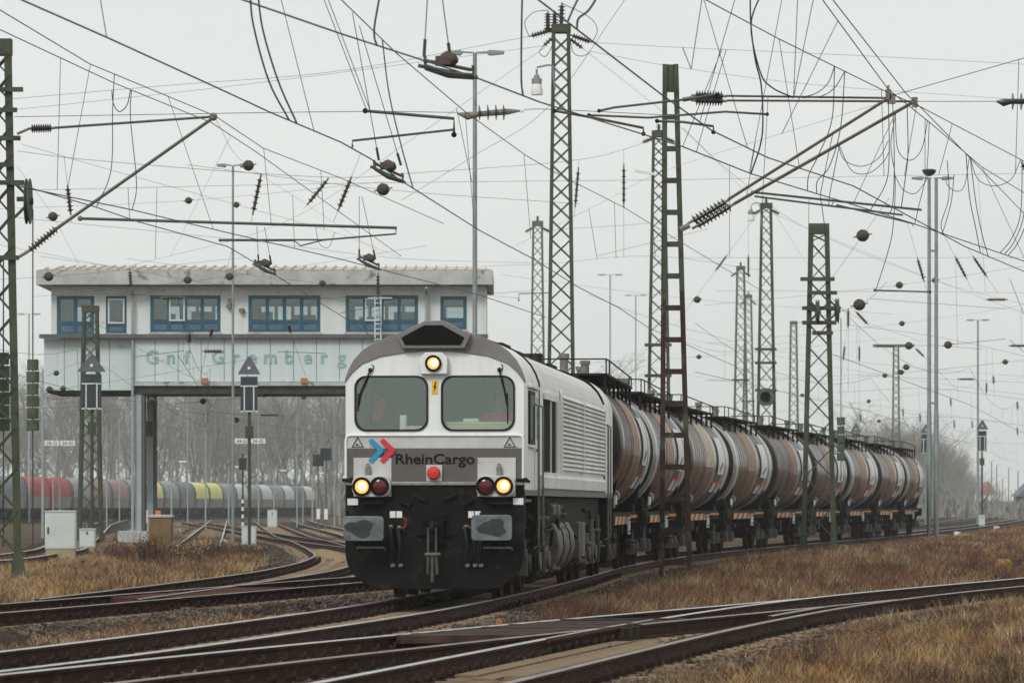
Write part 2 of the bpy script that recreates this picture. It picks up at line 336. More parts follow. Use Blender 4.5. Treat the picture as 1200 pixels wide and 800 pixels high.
# one sleeper, its mesh shared
m = MB(); m.b2((-1.3, -.13, -.33), (1.3, .13, -.176)); m.mi = 1
for s in (-.7525, .7525):
    m.b2((s - .17, -.10, -.176), (s + .17, .10, -.158))
    for q in (-.115, .115):
        m.b2((s + q - .03, -.06, -.158), (s + q + .03, .06, -.105)); m.cyl((s + q * 1.25, 0, -.158), (s + q * 1.25, 0, -.07), .022, n=6)
slp = m.build('sleeper', [M['sleeper'], M['clip']], bev=.012); SLM = slp.data; bpy.data.objects.remove(slp)
def track(path, d0, d1, label, group=None, sl=None, far=None, tops=('railtop', 'railtop')):
    t = thing('railway_track', label, 'railway track', path.pt(d0, 0, -.17), 0, group)
    rail(path, -.7525, d0, d1, t, M[tops[0]]); rail(path, .7525, d0, d1, t, M[tops[1]])
    if sl:
        d = sl[0]; n = 0
        while d < sl[1] and n < 100:
            o = link('sleeper', SLM, t); o.location = path.pt(d, random.uniform(-.02, .02), 0) - Vector(t.location); o.rotation_euler = (0, 0, -path.h(d) + random.uniform(-.012, .012))
            md = o.modifiers.new('bevel', 'BEVEL'); md.width = .012; md.segments = 1; md.limit_method = 'ANGLE'
            d += .63 * math.cos(path.h(d)); n += 1
    if far:
        m = MB(); d = far[0]
        while d < far[1]:
            c = path.pt(d, 0, -.25); m.box(c, (2.6, .26, .15), Matrix.Rotation(-path.h(d), 3, 'Z')); d += .65
        o = m.build('sleeper_row', M['sleeper'], t, world=True); o['kind'] = 'stuff'
    return t
track(A, 32, 460, 'main curved railway track under the silver grey locomotive and its tank train', sl=(35.5, 97), far=(97, 240))
tB = track(B, 32, 51.2, 'shiny foreground track that merges at the crossing frog from the left', sl=(35, 48.2), tops=('railtop', 'railtop_r'))
rail(B, -.7525, 51.2, 66.2, tB, M['railtop']); rail(B, .7525, 52.2, 66, tB, M['railtop_r'])
tC = track(C, 32, 98, 'nearest foreground track with tan crossing boards between its rails', sl=(34.5, 96), tops=('railtop', 'railtop_r'))
tD = track(D, 51, 97.5, 'left hand track with a rusty slatted panel, leading behind the locomotive', sl=(56, 97), tops=('railtop_r', 'railtop_r'))
tE = track(E, 66, 410, 'track branching off left beyond the slatted panel and bending away under the signal box bridge', sl=(66, 128), far=(128, 330), tops=('railtop_r', 'railtop_r'))
track(K, 126, 430, 'far track between the locomotive and the branching track, running under the bridge', far=(126, 300))
track(FF, 152, 420, 'short straight looking far track beyond the brown shrubs left of the signal with white box', far=(152, 300))
track(L0, 94, 440, 'far left track passing behind the big grey cabinet', far=(94, 240))
track(T, 345, 810, 'distant track carrying the hooded freight wagons')
track(N0, 240, 800, 'distant track left of the tank train end, running to the misty wood')
track(N2, 345, 800, 'distant leftmost track of the pair by the misty wood')
XC = Path([(126, -2.6), (145, -4.5), (165, -6.9), (190, -9.6), (230, -13.4), (300, -20), (380, -28)])
bed(XC, 128, 370, top=-.226)
track(XC, 128, 370, 'crossover track cutting across towards the left, just left of the locomotive cab', far=(128, 260), tops=('railtop_r', 'railtop_r'))
# guard rails and the frog at the turnout
m = MB(); m.tube([B.pt(d, .7525 - .07, -.02) for d in np.arange(46, 50, .5)], .03, 6); m.build('guard_rail', M['railside'], tB, world=True); m = MB(); m.tube([C.pt(d, -.7525 + .07, -.02) for d in np.arange(46, 55, .5)], .03, 6); m.build('guard_rail', M['railside'], tC, world=True); m = MB()
m.tube([C.pt(d, .7525 - .075, -.03) for d in np.arange(45.2, 55, .5)], .032, 6); m.build('guard_rail', M['railside'], tC, world=True)
m = MB()
for k, s in ((51.0, 1), (51.6, 1), (52.3, 1), (53.4, 1)): m = MB(); m.box(C.pt(k, -.66, -.09), (.22, .3, .14), Matrix.Rotation(-C.h(k), 3, 'Z')); m.build('frog_block', M['clip'], tC, world=True)
rail(C, .42, 56, 61.5, tC, M['railtop_r'], name='check_rail')
# boards and slatted panels lying in the tracks
def boards(path, d0, d1, o0, o1, z, mt, name, label, cat, along=False, wd=.22, gap=.03, th=.05, lift=.012, skew=0):
    t = thing(name, label, cat, path.pt((d0 + d1) / 2, (o0 + o1) / 2, z - th))
    if along:
        o = o0; n = max(1, int((o1 - o0) / (wd + gap)))
        for i in range(n):
            a = o0 + i * (wd + gap); m = MB(); k = 10; vs = []; da, db = d0 + random.uniform(-.6, .6), d1 + random.uniform(-1.5, .5)
            zz = z + random.uniform(-lift, lift)
            for j in range(k + 1):
                d = da + (db - da) * j / k
                for (x, q) in ((a, zz - th), (a + wd, zz - th), (a + wd, zz), (a, zz)): vs.append(path.pt(d, x, q))
            m.add(vs, [(4 * j + i_, 4 * j + (i_ + 1) % 4, 4 * j + 4 + (i_ + 1) % 4, 4 * j + 4 + i_) for j in range(k) for i_ in range(4)] + [(0, 1, 2, 3), (4 * k, 4 * k + 1, 4 * k + 2, 4 * k + 3)])
            m.build('plank', M[mt], t, world=True, bev=.006)
    else:
        d = d0
        while d < d1:
            a = path.pt(d - skew * (o1 - o0) / 2, o0, z - th / 2 + random.uniform(-lift, lift)); b = path.pt(d + skew * (o1 - o0) / 2, o1, z - th / 2 + random.uniform(-lift, lift))
            m = MB(); m.bar(a, b, th, wd) if False else m.box((a + b) / 2, ((b - a).length, wd, th), Matrix.Rotation(math.atan2(b.y - a.y, b.x - a.x), 3, 'Z'))
            m.build('slat', M[mt], t, world=True, bev=.006); d += wd + gap
    return t
boards(C, 39.5, 50.5, -.60, .62, -.15, 'plank', 'crossing_planks', 'tan wooden crossing planks laid between the rails of the nearest track', 'crossing planks', along=True, wd=.215, gap=.03)
boards(B, 47.9, 54.6, -.70, .66, -.005, 'darkplank', 'level_crossing', 'dark slatted crossing panel lying between the rails beside the small orange block', 'crossing panel', wd=.40, gap=.13, th=.09, skew=.6)
boards(D, 68.6, 76.5, -.62, .40, -.02, 'rustplank', 'level_crossing', 'reddish rusty slatted crossing panel in the left track near the dry grass', 'crossing panel', wd=.26, gap=.2, th=.09, skew=.5)
def strip(path, d0, d1, o0, o1, z, mt, name, jag=.2):
    m = MB(); vs = []; n = 24
    for j in range(n + 1):
        d = d0 + (d1 - d0) * j / n; e = min(j, n - j) / n * 4; e = min(1, e)
        c = (o0 + o1) / 2; h = (o1 - o0) / 2 * (.15 + .85 * e)
        for k in range(4): vs.append(path.pt(d, c + h * (k / 1.5 - 1) + random.uniform(-jag, jag) * .4, z + (.012 if k in (1, 2) else -.05) + random.uniform(-.01, .01)))
    m.add(vs, [(4 * j + k, 4 * j + k + 1, 4 * j + 5 + k, 4 * j + 4 + k) for j in range(n) for k in range(3)])
    return struct(m.build(name, M[mt]))
strip(E, 82, 122, .85, 2.3, -.15, 'sand', 'sand_patch'); strip(E, 122, 160, -.6, .6, -.16, 'sand', 'sand_patch'); strip(FF, 160, 215, -.6, .6, -.16, 'sand', 'sand_patch')
strip(A, 50, 66, -2.2, -1.75, -.19, 'sand', 'sand_patch', .3); strip(C, 35, 43, .95, 1.5, -.2, 'sand', 'sand_patch', .3)
strip(E, 128, 150, .9, 2.6, -.14, 'conc', 'concrete_slab')
# ---------------------------------------------------------------- loose stones and vegetation (nobody could count them)
def rawmesh(name, V, Fc, sizes, mt):
    me = bpy.data.meshes.new(name); me.vertices.add(len(V)); me.vertices.foreach_set('co', V.astype(np.float32).ravel())
    me.loops.add(len(Fc)); me.loops.foreach_set('vertex_index', Fc.astype(np.int32)); me.polygons.add(len(sizes))
    st = np.concatenate([[0], np.cumsum(sizes)[:-1]]); me.polygons.foreach_set('loop_start', st.astype(np.int32)); me.polygons.foreach_set('loop_total', sizes.astype(np.int32))
    me.materials.append(mt); me.update(calc_edges=True); me.validate(); return link(name, me)
OCT = np.array([(1, 0, 0), (-1, 0, 0), (0, 1, 0), (0, -1, 0), (0, 0, .75), (0, 0, -.75)]); OF = np.array([(0, 2, 4), (2, 1, 4), (1, 3, 4), (3, 0, 4), (2, 0, 5), (1, 2, 5), (3, 1, 5), (0, 3, 5)])
def stones(pts, name, smin, smax):
    n = len(pts); V = OCT[None] * rng.uniform(.6, 1.25, (n, 6, 1)) * rng.uniform(.7, 1.3, (n, 1, 3)); a = rng.uniform(0, 6.28, n); c, s = np.cos(a), np.sin(a)
    X = V[..., 0] * c[:, None] - V[..., 1] * s[:, None]; Y = V[..., 0] * s[:, None] + V[..., 1] * c[:, None]
    t = rng.uniform(-.6, .6, n)[:, None]; Z = V[..., 2] + X * t
    V = np.stack([X, Y, Z], -1) * rng.uniform(smin, smax, n)[:, None, None] + np.array(pts)[:, None]
    Fc = (OF[None] + 6 * np.arange(n)[:, None, None]).ravel(); o = rawmesh(name, V.reshape(-1, 3), Fc, np.full(n * 8, 3), M['stone']); o['kind'] = 'stuff'; return o
pts = []
def sow(path, d0, d1, n, o0, o1, z=-.255, p=1.6):
    for _ in range(n):
        d = d0 + (d1 - d0) * random.random() ** p; o = random.uniform(o0, o1)
        if min(abs(abs(o) - .7525), 1) < .1 or (abs(o) < 1.15 and random.random() < .8): continue
        pts.append(tuple(path.pt(d, o, z + (.065 if abs(o) > .98 else 0) - max(0, abs(o) - 1.75) * .2 + random.uniform(-.015, .02))))
sow(A, 33, 110, 11000, -2.1, 2.1); sow(B, 33, 64, 4500, -1.9, 1.9); sow(C, 33, 95, 6500, -1.9, 2.0); sow(D, 55, 95, 6000, -1.8, 2.4); sow(E, 66, 140, 7000, -2.0, 1.7)
sow(D, 56, 92, 3000, 1.2, 2.6); sow(A, 34, 62, 1500, -2.2, -1.2); sow(A, 60, 100, 3500, 1.2, 2.4)
sow(E, 118, 200, 3500, -2, 2); sow(K, 125, 210, 2500, -2, 2); sow(C, 33, 90, 3500, .9, 1.6); sow(A, 34, 75, 5000, .9, 2.2); sow(B, 33, 64, 2500, -2.1, -.9)
stones(pts, 'loose_ballast', .022, .05)
def blades(name, P_, H, Wd, mt, lean=.35):
    n = len(P_); a = rng.uniform(0, 6.28, n); dx, dy = np.cos(a), np.sin(a); la = rng.uniform(0, 6.28, n); ln = rng.random(n) ** .8 * lean * H
    lx, ly = np.cos(la) * ln, np.sin(la) * ln
    V = np.zeros((n, 5, 3)); b = np.array(P_)
    H = H * .8; V[:, 0] = b - np.stack([dx * Wd, dy * Wd, 0 * H], -1); V[:, 1] = b + np.stack([dx * Wd, dy * Wd, 0 * H], -1)
    md = b + np.stack([lx * .35, ly * .35, H * .58], -1); w2 = Wd * .7
    V[:, 2] = md + np.stack([dx * w2, dy * w2, 0 * H], -1); V[:, 3] = md - np.stack([dx * w2, dy * w2, 0 * H], -1); V[:, 4] = b + np.stack([lx, ly, H], -1)
    base = np.array([0, 1, 2, 3, 3, 2, 4]); Fc = (base[None] + 5 * np.arange(n)[:, None]).ravel(); sz = np.tile([4, 3], n)
    o = rawmesh(name, V.reshape(-1, 3), Fc, sz, mt); o['kind'] = 'stuff'; return o
def vnoise(x, y, s, seed=0):
    x = np.asarray(x) * s + seed * 17.3; y = np.asarray(y) * s + seed * 9.1
    def h(i, j): return np.modf(np.abs(np.sin(i * 127.1 + j * 311.7) * 43758.5453))[0]
    i, j = np.floor(x), np.floor(y); u, v = x - i, y - j; u = u * u * (3 - 2 * u); v = v * v * (3 - 2 * v)
    return (h(i, j) * (1 - u) + h(i + 1, j) * u) * (1 - v) + (h(i, j + 1) * (1 - u) + h(i + 1, j + 1) * u) * v
Xf = lambda p, d: np.interp(d, p.ds, p.x)
def veg(name, n, d0, d1, lo, hi, hmin, hmax, wd, mt, seed, th, p=1.5, lean=1.25, z=-.30, sc=.8, fade=.5):
    d = d0 + (d1 - d0) * rng.random(n) ** p; a, b = lo(d), hi(d); x = a + (b - a) * rng.random(n)
    q = .5 * vnoise(x, d * .4, sc, seed) + .3 * vnoise(x, d * .5, sc * 2.7, seed + 3) + .2 * vnoise(x, d, sc * 7, seed + 9)
    edge = np.minimum(np.minimum(x - a, b - x), np.minimum(d - d0, d1 - d) * .12); keep = (b > a) & (rng.random(n) < np.clip((q - th - .03) / .07 + .5, .03, 1)) & (rng.random(n) < np.clip(edge / fade, .1, 1))
    x, d = x[keep], d[keep]; k = len(x)
    H = (hmin + (hmax - hmin) * rng.random(k) ** 1.6) * (.35 + .75 * vnoise(x, d * .6, .8, seed + 5) + .5 * vnoise(x, d, 2.6, seed + 7)); Wd = wd * rng.uniform(.6, 1.4, k) * np.clip(d / 60, .8, 3)
    blades(name, np.stack([x, d, np.full(k, z)], -1), H, Wd, mt, lean)
def vm(nm, a, b, c): return mat(nm, a, b, sc=1.7, rough=.9, lo=.3, hi=.7, c3=c, sc3=3.2, th3=.55)
vgold = vm('grass_gold', (.31, .18, .07), (.53, .35, .16), (.17, .10, .05)); vtan = vm('grass_tan', (.33, .24, .13), (.55, .43, .27), (.18, .12, .065))
vred = vm('weed_red', (.11, .048, .032), (.19, .092, .06), (.25, .145, .085)); vdark = vm('weed_dark', (.045, .030, .023), (.085, .058, .044), (.13, .085, .06)); vgreen = vm('grass_green', (.115, .105, .035), (.19, .165, .06), (.085, .085, .032))
cr_ = lambda d: Xf(C, d) + 1.35
g1h = lambda d: np.maximum(d * .1165 + 2.5, Xf(C, d) + 2.2)
veg('dry_golden_grass', 80000, 33, 84, cr_, g1h, .05, .26, .0045, vgold, 1, .44); veg('dry_tan_grass', 80000, 33, 84, cr_, g1h, .04, .24, .004, vtan, 2, .46)
veg('reddish_weeds', 60000, 33, 84, lambda d: Xf(C, d) + 1.0, g1h, .05, .28, .0035, vred, 4, .47); veg('dark_weeds', 26000, 34, 76, cr_, g1h, .06, .34, .0035, vdark, 6, .55, lean=.6)
veg('green_grass', 60000, 33, 62, cr_, g1h, .03, .12, .005, vgreen, 8, .50, lean=1.2); veg('dark_weeds', 3500, 36, 70, lambda d: Xf(C, d) + 2.6, g1h, .3, .6, .0035, vdark, 7, .58, lean=.35)
alo = lambda d: Xf(A, d) + 2.3
ahi = lambda d: np.where(d < 66, Xf(B, np.minimum(d, 66)) - 2.1, np.where(d < 100, Xf(C, np.minimum(d, 100)) - 2.1, d * .1165 + 3))
veg('reddish_weeds', 80000, 58, 130, alo, ahi, .12, .46, .005, vred, 11, .42, lean=.9, p=1.15); veg('dry_tan_grass', 80000, 58, 130, alo, ahi, .08, .34, .005, vtan, 12, .44, p=1.15)
veg('dark_weeds', 26000, 60, 120, alo, ahi, .12, .5, .0045, vdark, 13, .54, lean=.4, p=1.1); veg('dry_golden_grass', 45000, 66, 150, alo, ahi, .1, .36, .0055, vgold, 14, .48, p=1.1)
veg('reddish_weeds', 50000, 125, 300, alo, ahi, .2, .5, .006, vred, 15, .40, lean=.9, p=1.2); veg('dry_tan_grass', 60000, 125, 300, alo, ahi, .15, .4, .006, vtan, 16, .42, p=1.2)
glo = lambda d: -d * .1165 - 3.0
ghi = lambda d: Xf(E, d) - 2.2
ghi2 = lambda d: np.where(d < 70, Xf(D, d) - 2.6, Xf(E, d) - 2.1)
veg('dry_golden_grass', 80000, 60, 128, glo, ghi2, .08, .36, .005, vgold, 21, .40, p=1.1); veg('dry_tan_grass', 60000, 60, 140, glo, ghi2, .08, .34, .005, vtan, 22, .42, p=1.1)
veg('reddish_weeds', 45000, 80, 168, lambda d: -.085 * d - 1.6, ghi, .12, .5, .005, vred, 23, .46, lean=.9, p=1.1, fade=2.5); veg('dark_weeds', 16000, 84, 160, lambda d: -.085 * d - .6, ghi, .15, .55, .0045, vdark, 24, .54, lean=.9, p=1.1, fade=2.5)
veg('reddish_weeds', 16000, 62, 100, glo, ghi2, .06, .3, .0045, vred, 26, .50)
veg('dark_weeds', 5000, 130, 260, lambda d: Xf(E, d) + 1.2, lambda d: Xf(K, d) + 3.5, .06, .22, .005, vdark, 41, .48); veg('dry_tan_grass', 7000, 125, 300, lambda d: Xf(E, d) + 1.2, lambda d: Xf(K, d) + 4, .05, .2, .005, vtan, 42, .46)
veg('dry_tan_grass', 14000, 160, 420, lambda d: Xf(FF, d) - 6, lambda d: Xf(E, d) - 1.6, .1, .3, .006, vtan, 25, .45)
# weeds creeping between the left track and the train's track, and along the shoulders
veg('reddish_weeds', 9000, 40, 66, lambda d: Xf(A, d) - 3.4, lambda d: Xf(A, d) - 1.75, .03, .13, .004, vred, 31, .48, z=-.28, lean=1.1, sc=1.2); veg('dark_weeds', 7000, 40, 70, lambda d: Xf(A, d) - 4.4, lambda d: Xf(A, d) - 1.8, .03, .16, .004, vdark, 32, .5, z=-.29, lean=1., sc=1.2)
veg('dry_tan_grass', 9000, 40, 64, lambda d: Xf(A, d) - 4.6, lambda d: Xf(A, d) - 1.9, .03, .11, .004, vtan, 33, .5, z=-.29, lean=1.1, sc=1.2)

veg('dry_tan_grass', 22000, 36, 66, lambda d: Xf(A, d) - 3.6, lambda d: Xf(A, d) - 1.45, .03, .14, .004, vtan, 51, .46, z=-.26, lean=1.2, sc=1.3, p=1.2); veg('reddish_weeds', 22000, 36, 68, lambda d: Xf(A, d) - 3.8, lambda d: Xf(A, d) - 1.45, .03, .15, .004, vred, 52, .46, z=-.26, lean=1.1, sc=1.3, p=1.2)
veg('dark_weeds', 14000, 36, 68, lambda d: Xf(A, d) - 3.8, lambda d: Xf(A, d) - 1.4, .03, .13, .004, vdark, 53, .46, z=-.26, lean=1.1, sc=1.3, p=1.2)
veg('dark_weeds', 16000, 34, 90, lambda d: Xf(C, d) + 1.0, g1h, .04, .3, .004, vdark, 54, .56, lean=.9); veg('reddish_weeds', 30000, 34, 90, lambda d: Xf(C, d) + 1.0, g1h, .04, .3, .004, vred, 55, .54)
veg('dark_weeds', 20000, 60, 140, alo, ahi, .1, .4, .0045, vdark, 56, .56, p=1.1)

veg('dry_golden_grass', 22000, 33, 54, lambda d: Xf(C, d) + 1.15, lambda d: Xf(C, d) + 4.0, .05, .22, .0045, vgold, 61, .36); veg('reddish_weeds', 9000, 33, 54, lambda d: Xf(C, d) + 1.0, lambda d: Xf(C, d) + 3.0, .05, .2, .004, vred, 62, .46)
def tussocks(name, n, d0, d1, lo, hi, mt, hmin, hmax, rad, per=70, wd=.0042):
    d = d0 + (d1 - d0) * rng.random(n) ** 1.2; a, b = lo(d), hi(d); x = a + (b - a) * rng.random(n); k = b > a + .3; x, d = x[k], d[k]; n = len(x)
    R_ = rng.uniform(.5, 1.4, n) * rad; Hh = rng.uniform(hmin, hmax, n); px = np.repeat(x, per) + rng.normal(0, 1, n * per) * np.repeat(R_, per) * .5; pd = np.repeat(d, per) + rng.normal(0, 1, n * per) * np.repeat(R_, per) * .5
    blades(name, np.stack([px, pd, np.full(n * per, -.3)], -1), np.repeat(Hh, per) * rng.uniform(.4, 1.2, n * per), wd * np.clip(pd / 60, .8, 3) * rng.uniform(.6, 1.4, n * per), mt, .75)
tussocks('golden_tussocks', 150, 34, 80, cr_, g1h, vgold, .22, .42, .28); tussocks('straw_tussocks', 150, 34, 80, cr_, g1h, vtan, .2, .40, .25); tussocks('brown_tussocks', 120, 34, 80, cr_, g1h, vdark, .2, .45, .3); tussocks('red_tussocks', 130, 34, 80, cr_, g1h, vred, .2, .42, .35); tussocks('green_tussocks', 110, 34, 62, cr_, g1h, vgreen, .08, .18, .45)
tussocks('straw_tussocks', 170, 62, 150, alo, ahi, vtan, .3, .55, .4); tussocks('red_tussocks', 240, 60, 150, alo, ahi, vred, .3, .62, .5); tussocks('brown_tussocks', 200, 60, 150, alo, ahi, vdark, .3, .65, .5); tussocks('golden_tussocks', 120, 62, 150, alo, ahi, vgold, .25, .5, .4); tussocks('green_tussocks', 90, 120, 200, alo, ahi, vgreen, .12, .25, .8)
tussocks('straw_tussocks', 150, 64, 130, glo, ghi2, vtan, .2, .45, .35); tussocks('brown_tussocks', 110, 64, 130, glo, ghi2, vdark, .2, .45, .35); tussocks('golden_tussocks', 130, 64, 130, glo, ghi2, vgold, .2, .42, .35); tussocks('red_tussocks', 110, 64, 130, glo, ghi2, vred, .2, .42, .35)

veg('dry_tan_grass', 50000, 36, 240, lambda d: np.maximum(d * .1165 + 2.3, np.where(d < 84, Xf(C, d) + 2, 0)), lambda d: d * .1165 + 12, .08, .34, .006, vtan, 71, .40, p=1.3); veg('reddish_weeds', 40000, 36, 240, lambda d: np.maximum(d * .1165 + 2.3, np.where(d < 84, Xf(C, d) + 2, 0)), lambda d: d * .1165 + 12, .1, .4, .006, vred, 72, .42, p=1.3)
veg('dry_golden_grass', 30000, 60, 140, lambda d: -d * .1165 - 10, lambda d: -d * .1165 - 2.5, .08, .34, .006, vgold, 73, .40)

veg('green_grass', 30000, 33, 43, lambda d: Xf(C, d) + 2.9, lambda d: d * .1165 + 1.5, .04, .14, .0055, vgreen, 81, .40, lean=1.2); tussocks('brown_tussocks', 30, 36, 46, lambda d: d * .1165 - 1.4, lambda d: d * .1165 + 1, vdark, .3, .5, .35, per=110)
# ---------------------------------------------------------------- locomotive
S = F / 65.0
def lx(px): return (px - 509.5) / S
def lz(py): return CH + (HZ - py) / S
def lp(pts): return [(lx(x), lz(y)) for x, y in pts]
hl = math.atan2(A.X(86.3) - A.X(65.2), 21.1)
LO = thing('diesel_locomotive', 'silver grey and black diesel locomotive with three lit lamps hauling the tank train', 'locomotive', (lx(509.5) + (509.5 - 600) / F * 65, 65, 0), -hl)
OUT = [(404.6, 444), (409, 432), (414.7, 421.7), (424, 411.5), (435, 403.7), (450, 397), (466.5, 391), (488, 385), (509.5, 382.5), (531, 385), (552.5, 391), (569, 397), (584, 403.7), (595, 411.5), (604.3, 421.7), (610, 432), (614.4, 444)]
INN = [(404.6, 446), (412, 436), (424, 425.5), (446, 417), (475.5, 412.7), (509.5, 410.8), (543.5, 412.7), (573, 417), (595, 425.5), (607, 436), (614.4, 446)]
hw = 1.325; Z0 = 1.63
W1_ = rrect(lx(415.5), lz(504.5), lx(501.5), lz(440.5), .17); W2_ = rrect(lx(517.5), lz(504.5), lx(603.5), lz(440.5), .17)
front = [(-hw, Z0)] + [(-hw, lz(446))] + lp(INN)[1:-1] + [(hw, lz(446)), (hw, Z0)]
plate('cab_front', M['white'], LO, front, 0, .05, holes=[W1_, W2_])
# rounded cab corners are suggested by a slim return behind the front sheet
plate('roof_visor', M['visor'], LO, lp(OUT) + lp(INN)[::-1], .06, .2, bevel=.008)
def hood(sc=1.0):
    return [(466.5, 393), (500, 377.2), (520.5, 377.2), (551, 393), (545.5, 407.5), (473.5, 407.5)]
hd = plate('intake_hood', M['visor'], LO, lp(hood()), .02, .34, bevel=.015)
plate('grille', M['blackm'], hd, lp([(471.5, 396), (498.5, 381.5), (519.5, 381.5), (545.5, 396), (541, 404.5), (476, 404.5)]), -.17, .02)
# cab shell and body
prof_out = [(hw, Z0)] + [(x, z) for x, z in lp(OUT)[::-1]] + [(-hw, Z0)]
def ring(prof, y0, y1, th):
    m = MB(); k = len(prof); ins = []
    for i, (x, z) in enumerate(prof):
        c = Vector((0, 2.4)); v = c - Vector((x, z)); ins.append((x + v.x / max(v.length, .1) * th, z + v.y / max(v.length, .1) * th))
    vs = []
    for y in (y0, y1):
        vs += [(x, y, z) for x, z in prof] + [(x, y, z) for x, z in ins]
    fs = []
    for i in range(k - 1):
        fs += [(i, i + 1, 2 * k + i + 1, 2 * k + i), (k + i, 3 * k + i, 3 * k + i + 1, k + i + 1), (i, k + i, k + i + 1, i + 1), (2 * k + i, 2 * k + i + 1, 3 * k + i + 1, 3 * k + i)]
    fs += [(0, 2 * k, 3 * k, k), (k - 1, 2 * k - 1, 4 * k - 1, 3 * k - 1)]
    m.add(vs, fs); return m
ring(prof_out, .03, 2.72, .05).build('cab_shell', M['side'], LO)
sc_ = lambda f, dz: [(x * f, z - dz if z > 3.3 else z) for x, z in prof_out]
m = MB(); m.prism([(x, z) for x, z in sc_(.995, .03)], lambda u, v, t: (u, t, v), 2.82, 18.6); m.build('body', M['side'], LO)
m = MB(); m.prism([(x, z) for x, z in sc_(1.0, .0)], lambda u, v, t: (u, t, v), 18.72, 21.2); m.build('rear_cab', M['side'], LO)
for y in (2.77, 18.66): m = MB(); m.prism([(x * 1.012, z + (.02 if z > 3.2 else 0)) for x, z in prof_out], lambda u, v, t: (u, t, v), y - .045, y + .045); m.build('gutter_rib', M['under'], LO)
m = MB()
for i in range(1, 16):
    (x, z), (x2, z2) = sc_(.997, .025)[i], sc_(.997, .025)[i + 1]
    m.add([(x, 2.83, z), (x2, 2.83, z2), (x2, 18.59, z2), (x, 18.59, z)], [(0, 1, 2, 3)])
m.build('roof_sheet', M['roofm'], LO)
m = MB()
for (y, l, h) in ((5.2, 1.6, .1), (8.1, 2.4, .07), (11.3, 1.1, .13), (13.2, .5, .2), (15.2, 1.8, .09)): m.b2((-.5, y, 3.86), (.55, y + l, 3.90 + h))
m.cyl((.3, 9.2, 3.9), (.3, 9.2, 4.05), .07); m.cyl((.25, 14.2, 3.9), (.25, 14.2, 4.08), .09)
m.tube([(.72, 3.2, 3.78), (.72, 3.2, 3.86), (.72, 12, 3.86), (.72, 12, 3.78)], .015)
m.build('roof_equipment', M['under'], LO, bev=.01)
m = MB()
for y in (4.4, 7.0, 10.5, 14.0): m.box((.86, y, 3.66), (.05, .09, .04), Matrix.Rotation(.55, 3, 'Y'))
m.build('lifting_lug', M['under'], LO)
# cab front details
for wv in (W1_, W2_):
    cx = sum(p[0] for p in wv) / len(wv); cz = sum(p[1] for p in wv) / len(wv)
    big = [(cx + (x - cx) * 1.012, cz + (z - cz) * 1.018) for x, z in wv]; sm = [(cx + (x - cx) * .962, cz + (z - cz) * .95) for x, z in wv]
    wn = plate('windscreen', M['glass'], LO, sm, .0, .008); plate('gasket', M['rubber'], wn, big, -.02, .05, holes=[sm])
for sx, px in ((1, 434), (-1, 586)):
    m = MB(); x0 = lx(px); zt = lz(433.5)
    m.ball((x0, -.05, zt), .035); x1 = lx(px - 14.5) if sx > 0 else lx(px + 9)
    m.tube([(x0, -.06, zt), (x1 + (.03 if sx > 0 else -.03), -.055, lz(462)), (x1, -.05, lz(475 if sx > 0 else 476))], .014, 5)
    m.tube([(x0 + .04, -.035, zt), (x0 + .05, -.04, zt + .06), (x0 + .02, -.04, zt + .08)], .007, 4)
    m.bar((x1 - .0, -.04, lz(478) + .22), (x1 - .005 * sx, -.04, lz(497 if sx < 0 else 482)), .014); m.build('wiper', M['rubber'], LO)
hs = plate('lamp_housing', M['white'], LO, lp([(494.6, 437.5), (494.6, 419), (500, 414), (519, 414), (524.5, 419), (524.5, 437.5)]), -.06, .16, bevel=.01)
def lampat(parent, px, py, r, y, lit=True, name='headlight'):
    x, z = lx(px), lz(py); m = MB(); m.lathe((x, y, z), (0, -1, 0), [(0, r * 1.2), (.045, r * 1.2), (.045, r * .98), (.02, r * .95)], 24); o = m.build(name, M['black'], parent)
    m = MB(); m.lathe((x, y - .012, z), (0, -1, 0), [(0, r * .96), (.012, r * .8), (.02, r * .3)], 24); m.build('lens', M['lampE'] if lit else M['redlens'], o)
    if lit: m = MB(); m.lathe((x + .01, y - .03, z + .005), (0, -1, 0), [(0, r * .5), (.008, r * .4), (.012, r * .15)], 20); m.build('bulb', M['lampC'], o)
lampat(LO, 509, 426, .102, -.142)
st = plate('warning_sticker', M['yellow'], LO, rrect(lx(506), lz(461.5), lx(513.2), lz(446.2), .008, 2), -.032, .012)
zz = lambda pts: lp(pts)
plate('lightning_sign', M['txt'], st, lp([(510.6, 447.2), (508.2, 453.6), (509.6, 453.6), (508.6, 460.4), (511.8, 452.2), (510.2, 452.2), (511.8, 447.2)]), -.042, .004)
